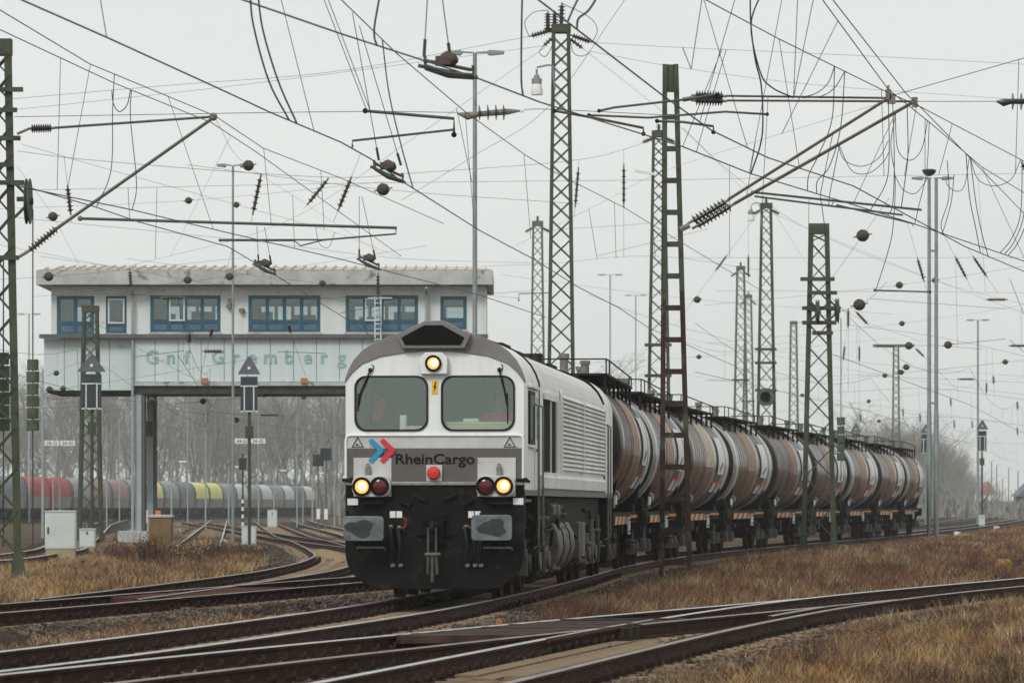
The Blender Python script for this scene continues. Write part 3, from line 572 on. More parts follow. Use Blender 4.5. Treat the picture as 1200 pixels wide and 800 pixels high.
# lower front: framed white strip, grey band, emblem and lettering
plate('front_strip', M['platew'], LO, [(lx(405.5), lz(525)), (lx(613), lz(525)), (lx(613), lz(511)), (lx(405.5), lz(511))], -.03, .02)
m = MB(); m.tube([(lx(405), -.05, lz(560)), (lx(405), -.05, lz(515)), (lx(406.5), -.05, lz(511)), (lx(410), -.05, lz(509.8)), (lx(608), -.05, lz(509.8)), (lx(612.3), -.05, lz(511)), (lx(613.6), -.05, lz(515)), (lx(613.6), -.05, lz(560))], .02, 6)
m.build('front_handrail', M['white'], LO)
plate('front_band', M['grey'], LO, [(-hw, lz(566)), (hw, lz(566)), (hw, lz(525.2)), (-hw, lz(525.2))], -.03, .02)
m = MB(); m.b2((-hw - .01, -.09, lz(568.5)), (hw + .01, .02, lz(564.3))); m.build('front_sill', M['steel'], LO, bev=.008)
for px in (419, 598):
    o = [(px - 7.4, 524.0), (px + 7.4, 524.0), (px, 511.2)]; i_ = [(px - 5.5, 523), (px + 5.5, 523), (px, 513.4)]
    plate('warning_triangle', M['mark'], LO, lp(o), -.046, .004, holes=[lp(i_)]); plate('triangle_mark', M['mark'], LO, lp([(px - 2.5, 521.8), (px - 1.6, 519.3), (px + .2, 520.2), (px + 2.4, 521.6)]), -.046, .004)
def zp(pts): return [(lx(390 + x / 4.444), lz(370 + y / 4.444)) for x, y in pts]
plate('chevron', M['cblue'], LO, zp([(186, 652), (204, 636), (264, 693), (264, 708), (204, 768), (186, 752), (234, 701)]), -.075, .006)
plate('chevron', M['cred'], LO, zp([(246, 652), (264, 636), (325, 693), (325, 708), (264, 768), (246, 752), (295, 701)]), -.075, .006)
textobj('lettering', M['txt'], LO, 'RheinCargo', lx(510.3), lz(543.1), -.05, (556.5 - 463.8) / S, 11.6 / S, off=.012)
for x0, x1 in ((414.3, 458.8), (560.2, 605)):
    lp_ = plate('lamp_plate', M['platew'], LO, [(lx(x0), lz(581.3)), (lx(x1), lz(581.3)), (lx(x1), lz(536)), (lx(x0), lz(536))], -.05, .02)
    tw = plate('twin_lamp_housing', M['platew'], LO, rrect(lx(x0 + .3), lz(581), lx(x1 - .8), lz(558), .11, 6), -.12, .13, bevel=.012)
lampat(LO, 425.3, 570, .118, -.187); lampat(LO, 446.2, 569.5, .118, -.187, False, 'tail_lamp'); lampat(LO, 570.6, 569.3, .118, -.187, False, 'tail_lamp'); lampat(LO, 591.8, 569.3, .118, -.187)
for px in (431.6, 585.8):
    m = MB(); m.b2((lx(px - 3), -.13, lz(557.5)), (lx(px + 3), -.06, lz(547))); m.tube([(lx(px - 1), -.1, lz(547)), (lx(px - 1.5), -.1, lz(543.5)), (lx(px + 1), -.1, lz(543)), (lx(px + 2), -.1, lz(547))], .012, 5); m.build('lamp_bracket', M['fitting'], LO, bev=.008)
rp = plate('lamp_plate', M['platew'], LO, [(lx(500.7), lz(563.2)), (lx(518.3), lz(563.2)), (lx(518.3), lz(545)), (lx(500.7), lz(545))], -.06, .05, bevel=.006)
m = MB(); m.lathe((lx(509), -.09, lz(554)), (0, -1, 0), [(0, .1), (.05, .1), (.08, .085), (.09, .03)], 10); m.build('centre_lamp', M['red'], LO)
for px in (401.5, 606.5):
    m = MB(); m.box((lx(px) + .09, -.05, lz(563)), (.2, .12, .045), Matrix.Rotation(.15, 3, 'Y')); m.cyl((lx(px) + .13, -.12, lz(562)), (lx(px) + .13, -.03, lz(562)), .035, n=8); m.build('corner_bracket', M['under'], LO)
# plough and buffer beam
pl = [(405.3, 568), (405.3, 650), (408, 662), (415, 673), (426, 682), (437, 687), (449, 689), (572, 689), (584, 687), (596, 681), (606, 672), (612, 661), (614, 650), (614, 568)]
plate('front_plough', M['black'], LO, lp(pl), -.0, .07, bevel=.01)
for x0, x1, yy in ((407, 419.5, 587.5), (602, 614, 587)): plate('white_patch', M['label'], LO, [(lx(x0), lz(yy + 4)), (lx(x1), lz(yy + 4)), (lx(x1), lz(yy - 3.7)), (lx(x0), lz(yy - 3.7))], -.052, .01)
for x0, x1, y0, y1 in ((407.5, 453.5, 632.5, 605), (557.2, 603, 632, 603.5)):
    m = MB(); cx, cz = (lx(x0) + lx(x1)) / 2, (lz(y0) + lz(y1)) / 2
    m.cyl((cx, .0, cz), (cx, -.32, cz), .15, n=20); m.cyl((cx, -.3, cz), (cx, -.5, cz), .11, n=20); m.b2((cx - .22, -.10, cz - .22), (cx + .22, -.0, cz + .22)); bf = m.build('buffer', M['black'], LO, bev=.01)
    plate('buffer_pad', M['bufferpad'], bf, [((x - cx) * 1 + cx, z) for x, z in rrect(lx(x0), lz(y0), lx(x1), lz(y1), .045)], -.52, .05, bevel=.008)
    bl = []; r0 = random.Random(int(x0))
    for i in range(26):
        a = 2 * math.pi * i / 26; q = 1 + .16 * math.sin(3 * a + x0) + r0.uniform(-.09, .09); bl.append((cx + (-.05 if x0 < 500 else .02) + .20 * q * math.cos(a), cz + .125 * q * math.sin(a)))
    plate('grease_smear', M['grease'], bf, bl, -.557, .003)
m = MB()
m.b2((lx(496), -.12, lz(611)), (lx(524.5), -.03, lz(602))); m.b2((lx(500), -.16, lz(636)), (lx(521), -.03, lz(609))); m.b2((lx(488), -.1, lz(628)), (lx(531), -.04, lz(625))); m.build('coupler_pocket', M['blackm'], LO, bev=.01)
m = MB(); m.lathe((lx(509.5), -.14, lz(616)), (0, -1, 0), [(0, .075), (.12, .075), (.2, .06)], 14); m.tube([(lx(509.5), -.3, lz(616)), (lx(509.5), -.42, lz(612)), (lx(509.5), -.46, lz(619)), (lx(509.5), -.38, lz(624))], .035, 8); m.build('draw_hook', M['under'], LO)
m = MB()
for s in (-1, 1): m.tube([(lx(509.5 + 4.6 * s), -.40, lz(618)), (lx(509.5 + 4.6 * s), -.38, lz(648))], .017, 6); m.tube([(lx(509.5 + 4.6 * s), -.37, lz(648)), (lx(509.5 + 5.6 * s), -.34, lz(672))], .022, 6)
m.cyl((lx(501), -.38, lz(649)), (lx(519), -.38, lz(649)), .03, n=8); m.cyl((lx(509.5), -.36, lz(648)), (lx(509.5), -.34, lz(681)), .026, n=8); m.build('screw_coupling', M['grime'], LO)
for px, top in ((459, 617), (468.5, 618), (547, 617), (556, 618), (563, 622)):
    x = lx(px); m = MB(); m.tube(cr_spline([Vector((x, -.06, lz(top))), Vector((x, -.2, lz(top + 4))), Vector((x + .03, -.24, lz(640))), Vector((x, -.16, lz(655))), Vector((x + .02, -.12, lz(660)))], 4), .026, 7); h = m.build('brake_hose', M['rubber'], LO)
    m = MB(); m.ball((x, -.12, lz(top)), .035); m.cyl((x + .02, -.12, lz(660)), (x + .03, -.12, lz(663.5)), .035, n=8); m.build('hose_fitting', M['fitting'], h)
for px0 in (457, 549.3):
    for k in (0, 1): plate('data_plate', M['label'], LO, [(lx(px0 + k * 7.8), lz(606.3)), (lx(px0 + k * 7.8 + 6.6), lz(606.3)), (lx(px0 + k * 7.8 + 6.6), lz(598.6)), (lx(px0 + k * 7.8), lz(598.6))], -.05, .008)
for pts in ([(473.5, 606), (476.5, 609), (476, 616), (472.5, 619)], [(546, 621), (543.5, 618), (549, 615), (553, 619)]):
    m = MB(); m.tube([(lx(x), -.11, lz(y)) for x, y in pts], .017, 6); m.build('red_cock', M['reddull'], LO)
for x0, x1 in ((418.5, 452), (566.5, 601.5)):
    m = MB(); m.tube([(lx(x0), -.04, lz(643.5)), (lx(x0 + 1), -.2, lz(641.2)), (lx(x1 - 1), -.2, lz(641.2)), (lx(x1), -.04, lz(643.5))], .016, 6); m.build('step_bar', M['fitting'], LO)
    m = MB(); m.b2((lx(x0 + 8), -.16, lz(590.5)), (lx(x1 - 1), -.05, lz(587.5))); m.build('step_tread', M['under'], LO)
for (x0, y0), (x1, y1) in (((485, 579), (499, 586)), ((536, 578), (522, 585)), ((468, 586), (482, 592)), ((555, 585), (540, 592))):
    m = MB(); m.bar((lx(x0), -.07, lz(y0)), (lx(x1), -.07, lz(y1)), .09, .05); m.build('bracket', M['under'], LO, bev=.006)
# cab interior
m = MB(); m.b2((-1.26, 2.5, 1.2), (1.26, 2.56, 3.45)); m.b2((-1.27, .06, 1.45), (1.27, 2.5, 1.5)); m.build('cab_bulkhead', M['cabwall'], LO)
m = MB(); m.b2((lx(520), .12, 1.5), (lx(601), .75, 2.64)); m.b2((lx(472), .12, 1.5), (lx(500), .7, 2.58)); m.build('driver_desk', M['cream'], LO, bev=.03)
m = MB(); m.b2((lx(467), .12, 2.5), (lx(475), .3, 2.74)); m.b2((lx(541), .2, 2.62), (lx(560), .4, 2.69)); m.build('desk_papers', M['label'], LO, bev=.02)
# right side: door, handrails, grille, corrugated panel, skirt (also mirrored on the unseen left)
for s in (1, -1):
    x = s * hw
    m = MB(); m.b2((x, .75, 2.32), (x + s * .03, 1.75, 3.12)); sw = m.build('side_window', M['rubber'], LO, bev=.02)
    m = MB(); m.b2((x + s * .032, .82, 2.39), (x + s * .036, 1.25, 3.05)); m.b2((x + s * .032, 1.29, 2.39), (x + s * .036, 1.68, 3.05)); m.build('pane', M['glassb'], sw)
    m = MB(); m.b2((x, .7, 2.27), (x + s * .05, 1.8, 2.31)); m.b2((x, .65, 3.16), (x + s * .06, 2.4, 3.2)); m.build('window_ledge', M['side'], LO)
    m = MB(); m.b2((x, 1.95, 1.66), (x + s * .012, 2.62, 3.2)); dr = m.build('cab_door', M['side'], LO, bev=.01)
    m = MB(); m.b2((x + s * .012, 2.1, 2.4), (x + s * .02, 2.5, 3.05)); m.build('pane', M['glassb'], dr); m = MB(); m.b2((x + s * .012, 2.02, 2.22), (x + s * .05, 2.14, 2.26)); m.build('handle', M['steel'], dr)
    for y in (1.86, 2.72, 18.75, 19.5):
        m = MB(); m.tube([(x, y, .75), (x + s * .07, y, .8), (x + s * .07, y, 2.9), (x, y, 2.95)], .019, 6); m.build('handrail', M['fitting'], LO)
    m = MB(); m.b2((x - s * .05, 3.75, 1.92), (x + s * .008, 6.2, 3.06)); gr = m.build('intake_grille', M['blackm'], LO)
    m = MB(); m.b2((x, 4.95, 1.92), (x + s * .03, 5.02, 3.06)); m.b2((x, 3.7, 3.06), (x + s * .04, 6.25, 3.16)); m.b2((x, 3.7, 1.80), (x + s * .04, 6.25, 1.92)); m.build('grille_frame', M['side'], gr)
    m = MB()
    for y0, y1 in ((7.35, 12.4), (12.6, 18.3)):
        for i in range(17):
            z = 1.98 + i * .0735; m.add([(x, y0, z), (x, y1, z), (x + s * .055, y1, z + .008), (x + s * .055, y0, z + .008), (x, y0, z + .072), (x, y1, z + .072)], [(0, 1, 2, 3), (3, 2, 5, 4), (0, 3, 4), (1, 5, 2)])
    m.build('louvre_panel', M['side'], LO, smooth=False)
    m = MB(); 
    for ya, yb, za, zb in ((7.2, 7.34, 1.95, 3.3), (12.42, 12.58, 1.95, 3.24), (18.32, 18.45, 1.95, 3.3), (6.5, 6.62, 1.9, 3.1)): m = MB(); m.b2((x, ya, za), (x + s * .045, yb, zb)); m.build('panel_frame', M['side'], LO)
    m = MB(); m.prism([(0, 1.64), (.05, 1.67), (.06, 1.84), (0, 1.9)], lambda u, v, t: (x + s * u, t, v), 2.9, 18.6); m.build('side_skirt', M['side'], LO)
    m = MB(); m.b2((x - s * .1, .1, 1.55), (x + s * .015, 21, 1.635)); m.build('sill_beam', M['fitting'], LO)
    for y in (2.1, 19.0):
        m = MB()
        for z in (.35, .68, 1.02): m.b2((x - s * .12, y, z), (x + s * .02, y + .5, z + .03))
        m.b2((x - s * .13, y - .04, .3), (x + s * .01, y, 1.55)); m.b2((x - s * .13, y + .5, .3), (x + s * .01, y + .54, 1.55)); m.build('cab_step', M['under'], LO)
# frame, tank, bogies
m = MB(); m.b2((-1.2, .07, 1.05), (1.2, 21.2, 1.55)); m.b2((-.9, .07, .5), (.9, 1.2, 1.1)); m.b2((-.7, 6.2, .5), (.7, 14.8, 1.1)); m.build('main_frame', M['under'], LO)
m = MB(); pr = [(1.22, 1.12), (1.31, .95), (1.34, .7), (1.26, .45), (1.05, .28), (.7, .2), (-.7, .2), (-1.05, .28), (-1.26, .45), (-1.34, .7), (-1.31, .95), (-1.22, 1.12)]
m.prism(pr, lambda u, v, t: (u, t, v), 6.9, 10.6); ft = m.build('fuel_tank', M['grime'], LO, bev=.03)
m = MB()
for y in (7.9, 9.4): m.prism([(u * 1.012, v) for u, v in pr], lambda u, v, t: (u, t, v), y, y + .09)
m.build('tank_strap', M['under'], ft); m = MB(); m.b2((1.1, 11.9, .45), (1.32, 12.2, 1.1)); m.build('equipment_box', M['grime'], LO, bev=.02)
m = MB(); m.prism([(1.0, .3), (1.33, .5), (1.33, 1.1), (1.0, 1.15)], lambda u, v, t: (u, t, v), 12.3, 13.3); m.build('equipment_box', M['grime'], LO, bev=.02)
for y, z in ((4.6, 1.28), (5.6, 1.26)):
    m = MB(); m.cyl((1.02, y, z), (1.02, y + .8, z), .16, n=16); m.build('air_reservoir', M['under'], LO)
for y in (6.0, 6.9):
    m = MB(); m.prism([(0, 1.2), (.22, 1.46), (.34, 1.40), (.34, 1.25), (.16, 1.06)], lambda u, v, t: (.98 + u, t, v), y, y + .5); m.build('sand_box', M['grime'], LO, bev=.02)
for i in range(26):
    m = MB(); y = random.uniform(3.2, 18); z = random.uniform(.85, 1.5); x = random.uniform(1.02, 1.27)
    m.tube([(x, y, z), (x + .03, y + random.uniform(.3, 1.4), z + random.uniform(-.1, .1)), (x, y + random.uniform(1.4, 2), z - random.uniform(0, .4))], random.uniform(.012, .035), 6); m.build('pipe', M['under'], LO)
for i in range(14):
    m = MB(); y = random.uniform(3.2, 18.5); m.box((random.uniform(1.0, 1.22), y, random.uniform(.7, 1.4)), (.16, random.uniform(.1, .4), random.uniform(.08, .3))); m.build('equipment_box', M['under'], LO, bev=.015)
for i in range(12):
    y = random.uniform(2.8, 18.6); z = random.uniform(.4, 1.4); m = MB(); m.box((1.27, y, z), (.04, random.uniform(.06, .16), random.uniform(.04, .12))); m.build('data_plate', M['fitting'], LO); m = MB(); m.cyl((1.2, y + .4, z * .9), (1.33, y + .4, z * .9), random.uniform(.02, .05), n=8); m.build('valve', M['fitting'], LO)
def wheelset(parent, y, r, x=.7525):
    for s in (-1, 1):
        m = MB(); m.lathe((s * (x - .07), y, r), (s, 0, 0), [(0, r + .03), (.03, r + .028), (.035, r), (.13, r - .005), (.135, r * .86), (.09, r * .8), (.08, r * .3), (.15, r * .28), (.16, .05)], 28); m.build('wheel', M['railside'], parent)
    m = MB(); m.cyl((-.9, y, r), (.9, y, r), .09, n=12); m.build('axle', M['under'], parent)
for yb in (3.95, 17.3):
    m = MB()
    for s in (-1, 1):
        x = s * 1.08
        m.prism([(-2.35, .62), (-2.2, .85), (-1.3, .95), (-.4, .78), (.4, .78), (1.3, .95), (2.2, .85), (2.35, .62), (1.9, .55), (-1.9, .55)], lambda u, v, t: (t, yb + u, v), x - .07, x + .07)
    bgf = m.build('bogie', M['under'], LO, bev=.015)
    for dy in (-1.85, 0, 1.85):
        wheelset(bgf, yb + dy, .53)
        for s in (-1, 1):
            m = MB(); m.box((s * 1.12, yb + dy, .53), (.2, .42, .42)); m.cyl((s * 1.2, yb + dy, .53), (s * 1.27, yb + dy, .53), .15, n=14); m.build('axle_box', M['grime'], bgf, bev=.02)
            for q in (-.36, .36):
                m = MB(); m.tube([(s * 1.12 + .09 * math.cos(a * 1.05), yb + dy + q + .09 * math.sin(a * 1.05), .62 + a * .0072) for a in range(0, 42)], .018, 5); m.build('spring', M['grime'], bgf)
    for s in (-1, 1):
        m = MB(); m.cyl((s * 1.22, yb - .95, .5), (s * 1.22, yb - .95, 1.15), .055, n=10); m.build('damper', M['grime'], bgf); m = MB(); m.cyl((s * 1.22, yb + 1.0, .52), (s * 1.22, yb + .7, 1.2), .055, n=10); m.build('damper', M['grime'], bgf)
# ---------------------------------------------------------------- driver seated behind the right windscreen
def person_body(name, chain, rads, parent, mt, sub=2):
    me = bpy.data.meshes.new(name); V, Ed = chain; me.from_pydata(V, Ed, []); me.materials.append(mt); o = link(name, me, parent)
    sk = o.modifiers.new('skin', 'SKIN'); sl_ = me.skin_vertices[0].data
    for i, r in enumerate(rads): sl_[i].radius = (r, r) if not isinstance(r, tuple) else r
    sl_[0].use_root = True; sb = o.modifiers.new('sub', 'SUBSURF'); sb.levels = sub; sb.render_levels = sub
    return o
def driver(loc, rz):
    t = thing('person', 'driver in an orange red hi-vis vest seated behind the right windscreen', 'person', loc, rz)
    V = [(0, 0, .08), (0, -.02, .25), (0, -.02, .42), (0, 0, .54), (0, 0, .62), (0, -.02, .70), (0, -.03, .80)]; E_ = [(i, i + 1) for i in range(6)]; r = [(.16, .12), (.15, .11), (.19, .11), (.07, .07), (.055, .055), (.085, .09), (.075, .085)]
    for s in (-1, 1):
        n = len(V); V += [(s * .19, 0, .50), (s * .24, -.05, .28), (s * .20, -.28, .20), (s * .18, -.36, .20)]; E_ += [(2, n), (n, n + 1), (n + 1, n + 2), (n + 2, n + 3)]; r += [.065, .05, .04, (.04, .02)]
        for k in range(4):
            q = len(V); fx = s * .18 + (k - 1.5) * .02; V += [(fx, -.41, .205), (fx, -.45 + abs(k - 1.4) * .008, .19), (fx, -.47 + abs(k - 1.4) * .008, .17)]; E_ += [(n + 3, q), (q, q + 1), (q + 1, q + 2)]; r += [.009, .009, .008]
        q = len(V); V += [(s * .14, -.37, .2), (s * .125, -.40, .185)]; E_ += [(n + 3, q), (q, q + 1)]; r += [.011, .009]
        n = len(V); V += [(s * .10, -.06, .04), (s * .12, -.48, .05), (s * .12, -.50, -.36), (s * .12, -.62, -.40)]; E_ += [(0, n), (n, n + 1), (n + 1, n + 2), (n + 2, n + 3)]; r += [.1, .07, .05, .045]
    person_body('body', (V, E_), r, t, M['skin'])
    m = MB(); sec = []
    for z, a, b in ((-.02, .19, .16), (.1, .19, .155), (.25, .185, .15), (.42, .23, .15), (.5, .22, .13), (.545, .12, .09)): sec.append([(a * math.cos(2 * math.pi * i / 16), b * math.sin(2 * math.pi * i / 16) - .01, z) for i in range(16)])
    m.add([p for q in sec for p in q], [(j * 16 + i, j * 16 + (i + 1) % 16, (j + 1) * 16 + (i + 1) % 16, (j + 1) * 16 + i) for j in range(5) for i in range(16)]); m.build('vest', M['vest'], t)
    for s in (-1, 1):
        m = MB(); m.tube([(s * .17, 0, .5), (s * .225, -.02, .42), (s * .255, -.05, .28), (s * .225, -.2, .225)], [.085, .08, .068, .055], 12); m.build('sleeve', M['vest'], t)
        m = MB(); m.tube([(s * .1, .0, .04), (s * .12, -.48, .06), (s * .12, -.51, -.3)], [.115, .09, .07], 12); m.build('trouser_leg', M['trousers'], t)
    m = MB(); m.lathe((0, -.005, .74), (0, .12, 1), [(0, .092), (.03, .105), (.09, .102), (.13, .07), (.15, .01)], 16); m.build('hair', M['hair'], t)
    m = MB(); m.tube([(0, -.115, .765), (0, -.14, .735), (0, -.115, .728)], [.008, .016, .012], 8); m.build('nose', M['skin'], t)
    for s in (-1, 1):
        m = MB(); m.ball((s * .033, -.108, .768), .011); m.build('eye', M['mark'], t)
    m = MB(); m.box((0, -.112, .70), (.045, .01, .009)); m.build('mouth', M['red'], t)
ml = Matrix.Translation(LO.location) @ Matrix.Rotation(-hl, 4, 'Z')
driver(ml @ Vector((lx(579), 1.05, 2.25)), -hl)
t = thing('driver_seat', 'dark high backed cab seat under the driver in the vest', 'seat', ml @ Vector((lx(579), 1.15, 1.52)), -hl)
m = MB(); m.b2((-.24, -.3, .6), (.24, .2, .70)); m.build('seat', M['trousers'], t, bev=.03); m = MB(); m.b2((-.22, .16, .70), (.22, .26, 1.25)); m.build('backrest', M['trousers'], t, bev=.03); m = MB(); m.cyl((0, 0, -.02), (0, 0, .6), .07); m.build('pedestal', M['under'], t)
t = thing('windscreen_glint', 'added red shape for a reflection in the left windscreen', 'glint', ml @ Vector((lx(433.5), .9, 2.62)), -hl)
m = MB(); m.prism([(-.07, 0), (.05, .05), (.14, .30), (.09, .42), (.0, .36), (-.09, .16)], lambda u, v, tt: (u, tt, v), -.04, .04); m.build('glint_shape', M['vest'], t, bev=.02)  # added red shape stands for a reflection in the glass
m = MB(); m.tube([(.08, 0, .40), (.09, 0, .5)], .01); m.build('glint_loop', M['rubber'], t)
# ---------------------------------------------------------------- tank wagons
def bandmat(name, stops, seed):
    m = bpy.data.materials.new(name); m.use_nodes = True; n = m.node_tree; b = n.nodes['Principled BSDF']; l = n.links.new
    t = n.nodes.new('ShaderNodeTexCoord'); sp = n.nodes.new('ShaderNodeSeparateXYZ'); l(t.outputs['Object'], sp.inputs[0])
    oi = n.nodes.new('ShaderNodeObjectInfo')
    # thin hoops of stain: noise that depends on length only
    cb = n.nodes.new('ShaderNodeCombineXYZ'); ad = n.nodes.new('ShaderNodeMath'); ad.operation = 'MULTIPLY_ADD'; ad.inputs[1].default_value = 40; l(oi.outputs['Random'], ad.inputs[0]); l(sp.outputs['Y'], ad.inputs[2]); l(ad.outputs[0], cb.inputs[0])
    z = n.nodes.new('ShaderNodeTexNoise'); z.inputs['Scale'].default_value = 5.5; z.inputs['Detail'].default_value = 6; z.inputs['Roughness'].default_value = .7; l(cb.outputs[0], z.inputs['Vector'])
    mr = n.nodes.new('ShaderNodeMapRange'); mr.inputs[1].default_value = 0; mr.inputs[2].default_value = 13.2; l(sp.outputs['Y'], mr.inputs[0])
    jt = n.nodes.new('ShaderNodeMath'); jt.operation = 'MULTIPLY_ADD'; jt.inputs[1].default_value = .05; l(z.outputs['Fac'], jt.inputs[0]); l(mr.outputs[0], jt.inputs[2])
    sb = n.nodes.new('ShaderNodeMath'); sb.operation = 'SUBTRACT'; sb.inputs[1].default_value = .025; l(jt.outputs[0], sb.inputs[0])
    cr = n.nodes.new('ShaderNodeValToRGB'); e = cr.color_ramp.elements
    for i, (p, c) in enumerate(stops):
        q = e[i] if i < 2 else e.new(p); q.position = p; q.color = (*c, 1)
    l(sb.outputs[0], cr.inputs[0])
    # thin dark hoops
    r2 = n.nodes.new('ShaderNodeValToRGB'); r2.color_ramp.elements[0].position = .42; r2.color_ramp.elements[0].color = (.30, .26, .24, 1); r2.color_ramp.elements[1].position = .47; r2.color_ramp.elements[1].color = (1, 1, 1, 1)
    l(z.outputs['Fac'], r2.inputs[0])
    mul = n.nodes.new('ShaderNodeMix'); mul.data_type = 'RGBA'; mul.blend_type = 'MULTIPLY'; mul.inputs[0].default_value = .8; l(cr.outputs[0], mul.inputs[6]); l(r2.outputs[0], mul.inputs[7])
    # runs of oily dirt down the barrel
    mp_ = n.nodes.new('ShaderNodeMapping'); mp_.inputs['Scale'].default_value = (.35, 2.2, .35); l(t.outputs['Object'], mp_.inputs[0])
    z2 = n.nodes.new('ShaderNodeTexNoise'); z2.inputs['Scale'].default_value = 1.6; z2.inputs['Detail'].default_value = 8; l(mp_.outputs[0], z2.inputs['Vector'])
    m3 = n.nodes.new('ShaderNodeMapRange'); m3.inputs[1].default_value = .52; m3.inputs[2].default_value = .68; l(z2.outputs['Fac'], m3.inputs[0])
    x = n.nodes.new('ShaderNodeMix'); x.data_type = 'RGBA'; x.inputs[7].default_value = (.085, .058, .045, 1); l(m3.outputs[0], x.inputs[0]); l(mul.outputs[2], x.inputs[6]); l(x.outputs[2], b.inputs['Base Color'])
    b.inputs['Roughness'].default_value = .26; b.inputs['Metallic'].default_value = .2
    return m
gy, wh, br, cm, dg = (.20, .19, .18), (.74, .75, .74), (.10, .06, .042), (.42, .35, .25), (.22, .19, .17)
BM = [bandmat('tank_shell', [(0, dg), (.04, wh), (.09, gy), (.12, wh), (.17, gy), (.2, br), (.31, (.17, .12, .09)), (.36, br), (.56, gy), (.60, wh), (.63, br), (.70, gy), (.78, br), (.82, wh), (.87, gy), (.9, wh), (.95, wh), (.98, br)], 1),
      bandmat('tank_shell', [(0, br), (.05, gy), (.08, br), (.16, (.17, .12, .10)), (.2, br), (.27, gy), (.3, br), (.42, (.12, .09, .075)), (.57, gy), (.61, wh), (.64, (.15, .11, .09)), (.72, gy), (.80, br), (.83, wh), (.87, gy), (.9, wh), (.95, wh), (.98, br)], 2)]
saddle = mat('saddle_brown', (.25, .13, .05), (.33, .19, .085), sc=1.2, rough=.5, st=(1, 1, .5), c3=(.16, .09, .05), sc3=3, th3=.6); saddlec = mat('saddle_cream', (.42, .34, .23), (.52, .44, .31), sc=1.2, rough=.5, c3=(.2, .14, .1), sc3=3, th3=.6)
saddled = mat('saddle_dark', (.13, .075, .05), (.19, .115, .08), sc=1.4, rough=.5, st=(1, 1, .4))
hazm = bpy.data.materials.new('hazard_stripes'); hazm.use_nodes = True; n = hazm.node_tree; b_ = n.nodes['Principled BSDF']; t_ = n.nodes.new('ShaderNodeTexCoord'); wv = n.nodes.new('ShaderNodeTexWave'); wv.wave_type = 'BANDS'; wv.bands_direction = 'DIAGONAL'; wv.inputs['Scale'].default_value = .42
mpz = n.nodes.new('ShaderNodeMapping'); mpz.inputs['Scale'].default_value = (0, 1, -3); n.links.new(t_.outputs['Object'], mpz.inputs[0]); n.links.new(mpz.outputs[0], wv.inputs[0])
rz_ = n.nodes.new('ShaderNodeValToRGB'); rz_.color_ramp.interpolation = 'CONSTANT'; rz_.color_ramp.elements[0].color = (.02, .015, .012, 1); rz_.color_ramp.elements[1].position = .5; rz_.color_ramp.elements[1].color = (.78, .32, .03, 1); n.links.new(wv.outputs['Fac'], rz_.inputs[0]); n.links.new(rz_.outputs[0], b_.inputs['Base Color'])
LW, TR, TZ = 14.2, 1.43, 2.63
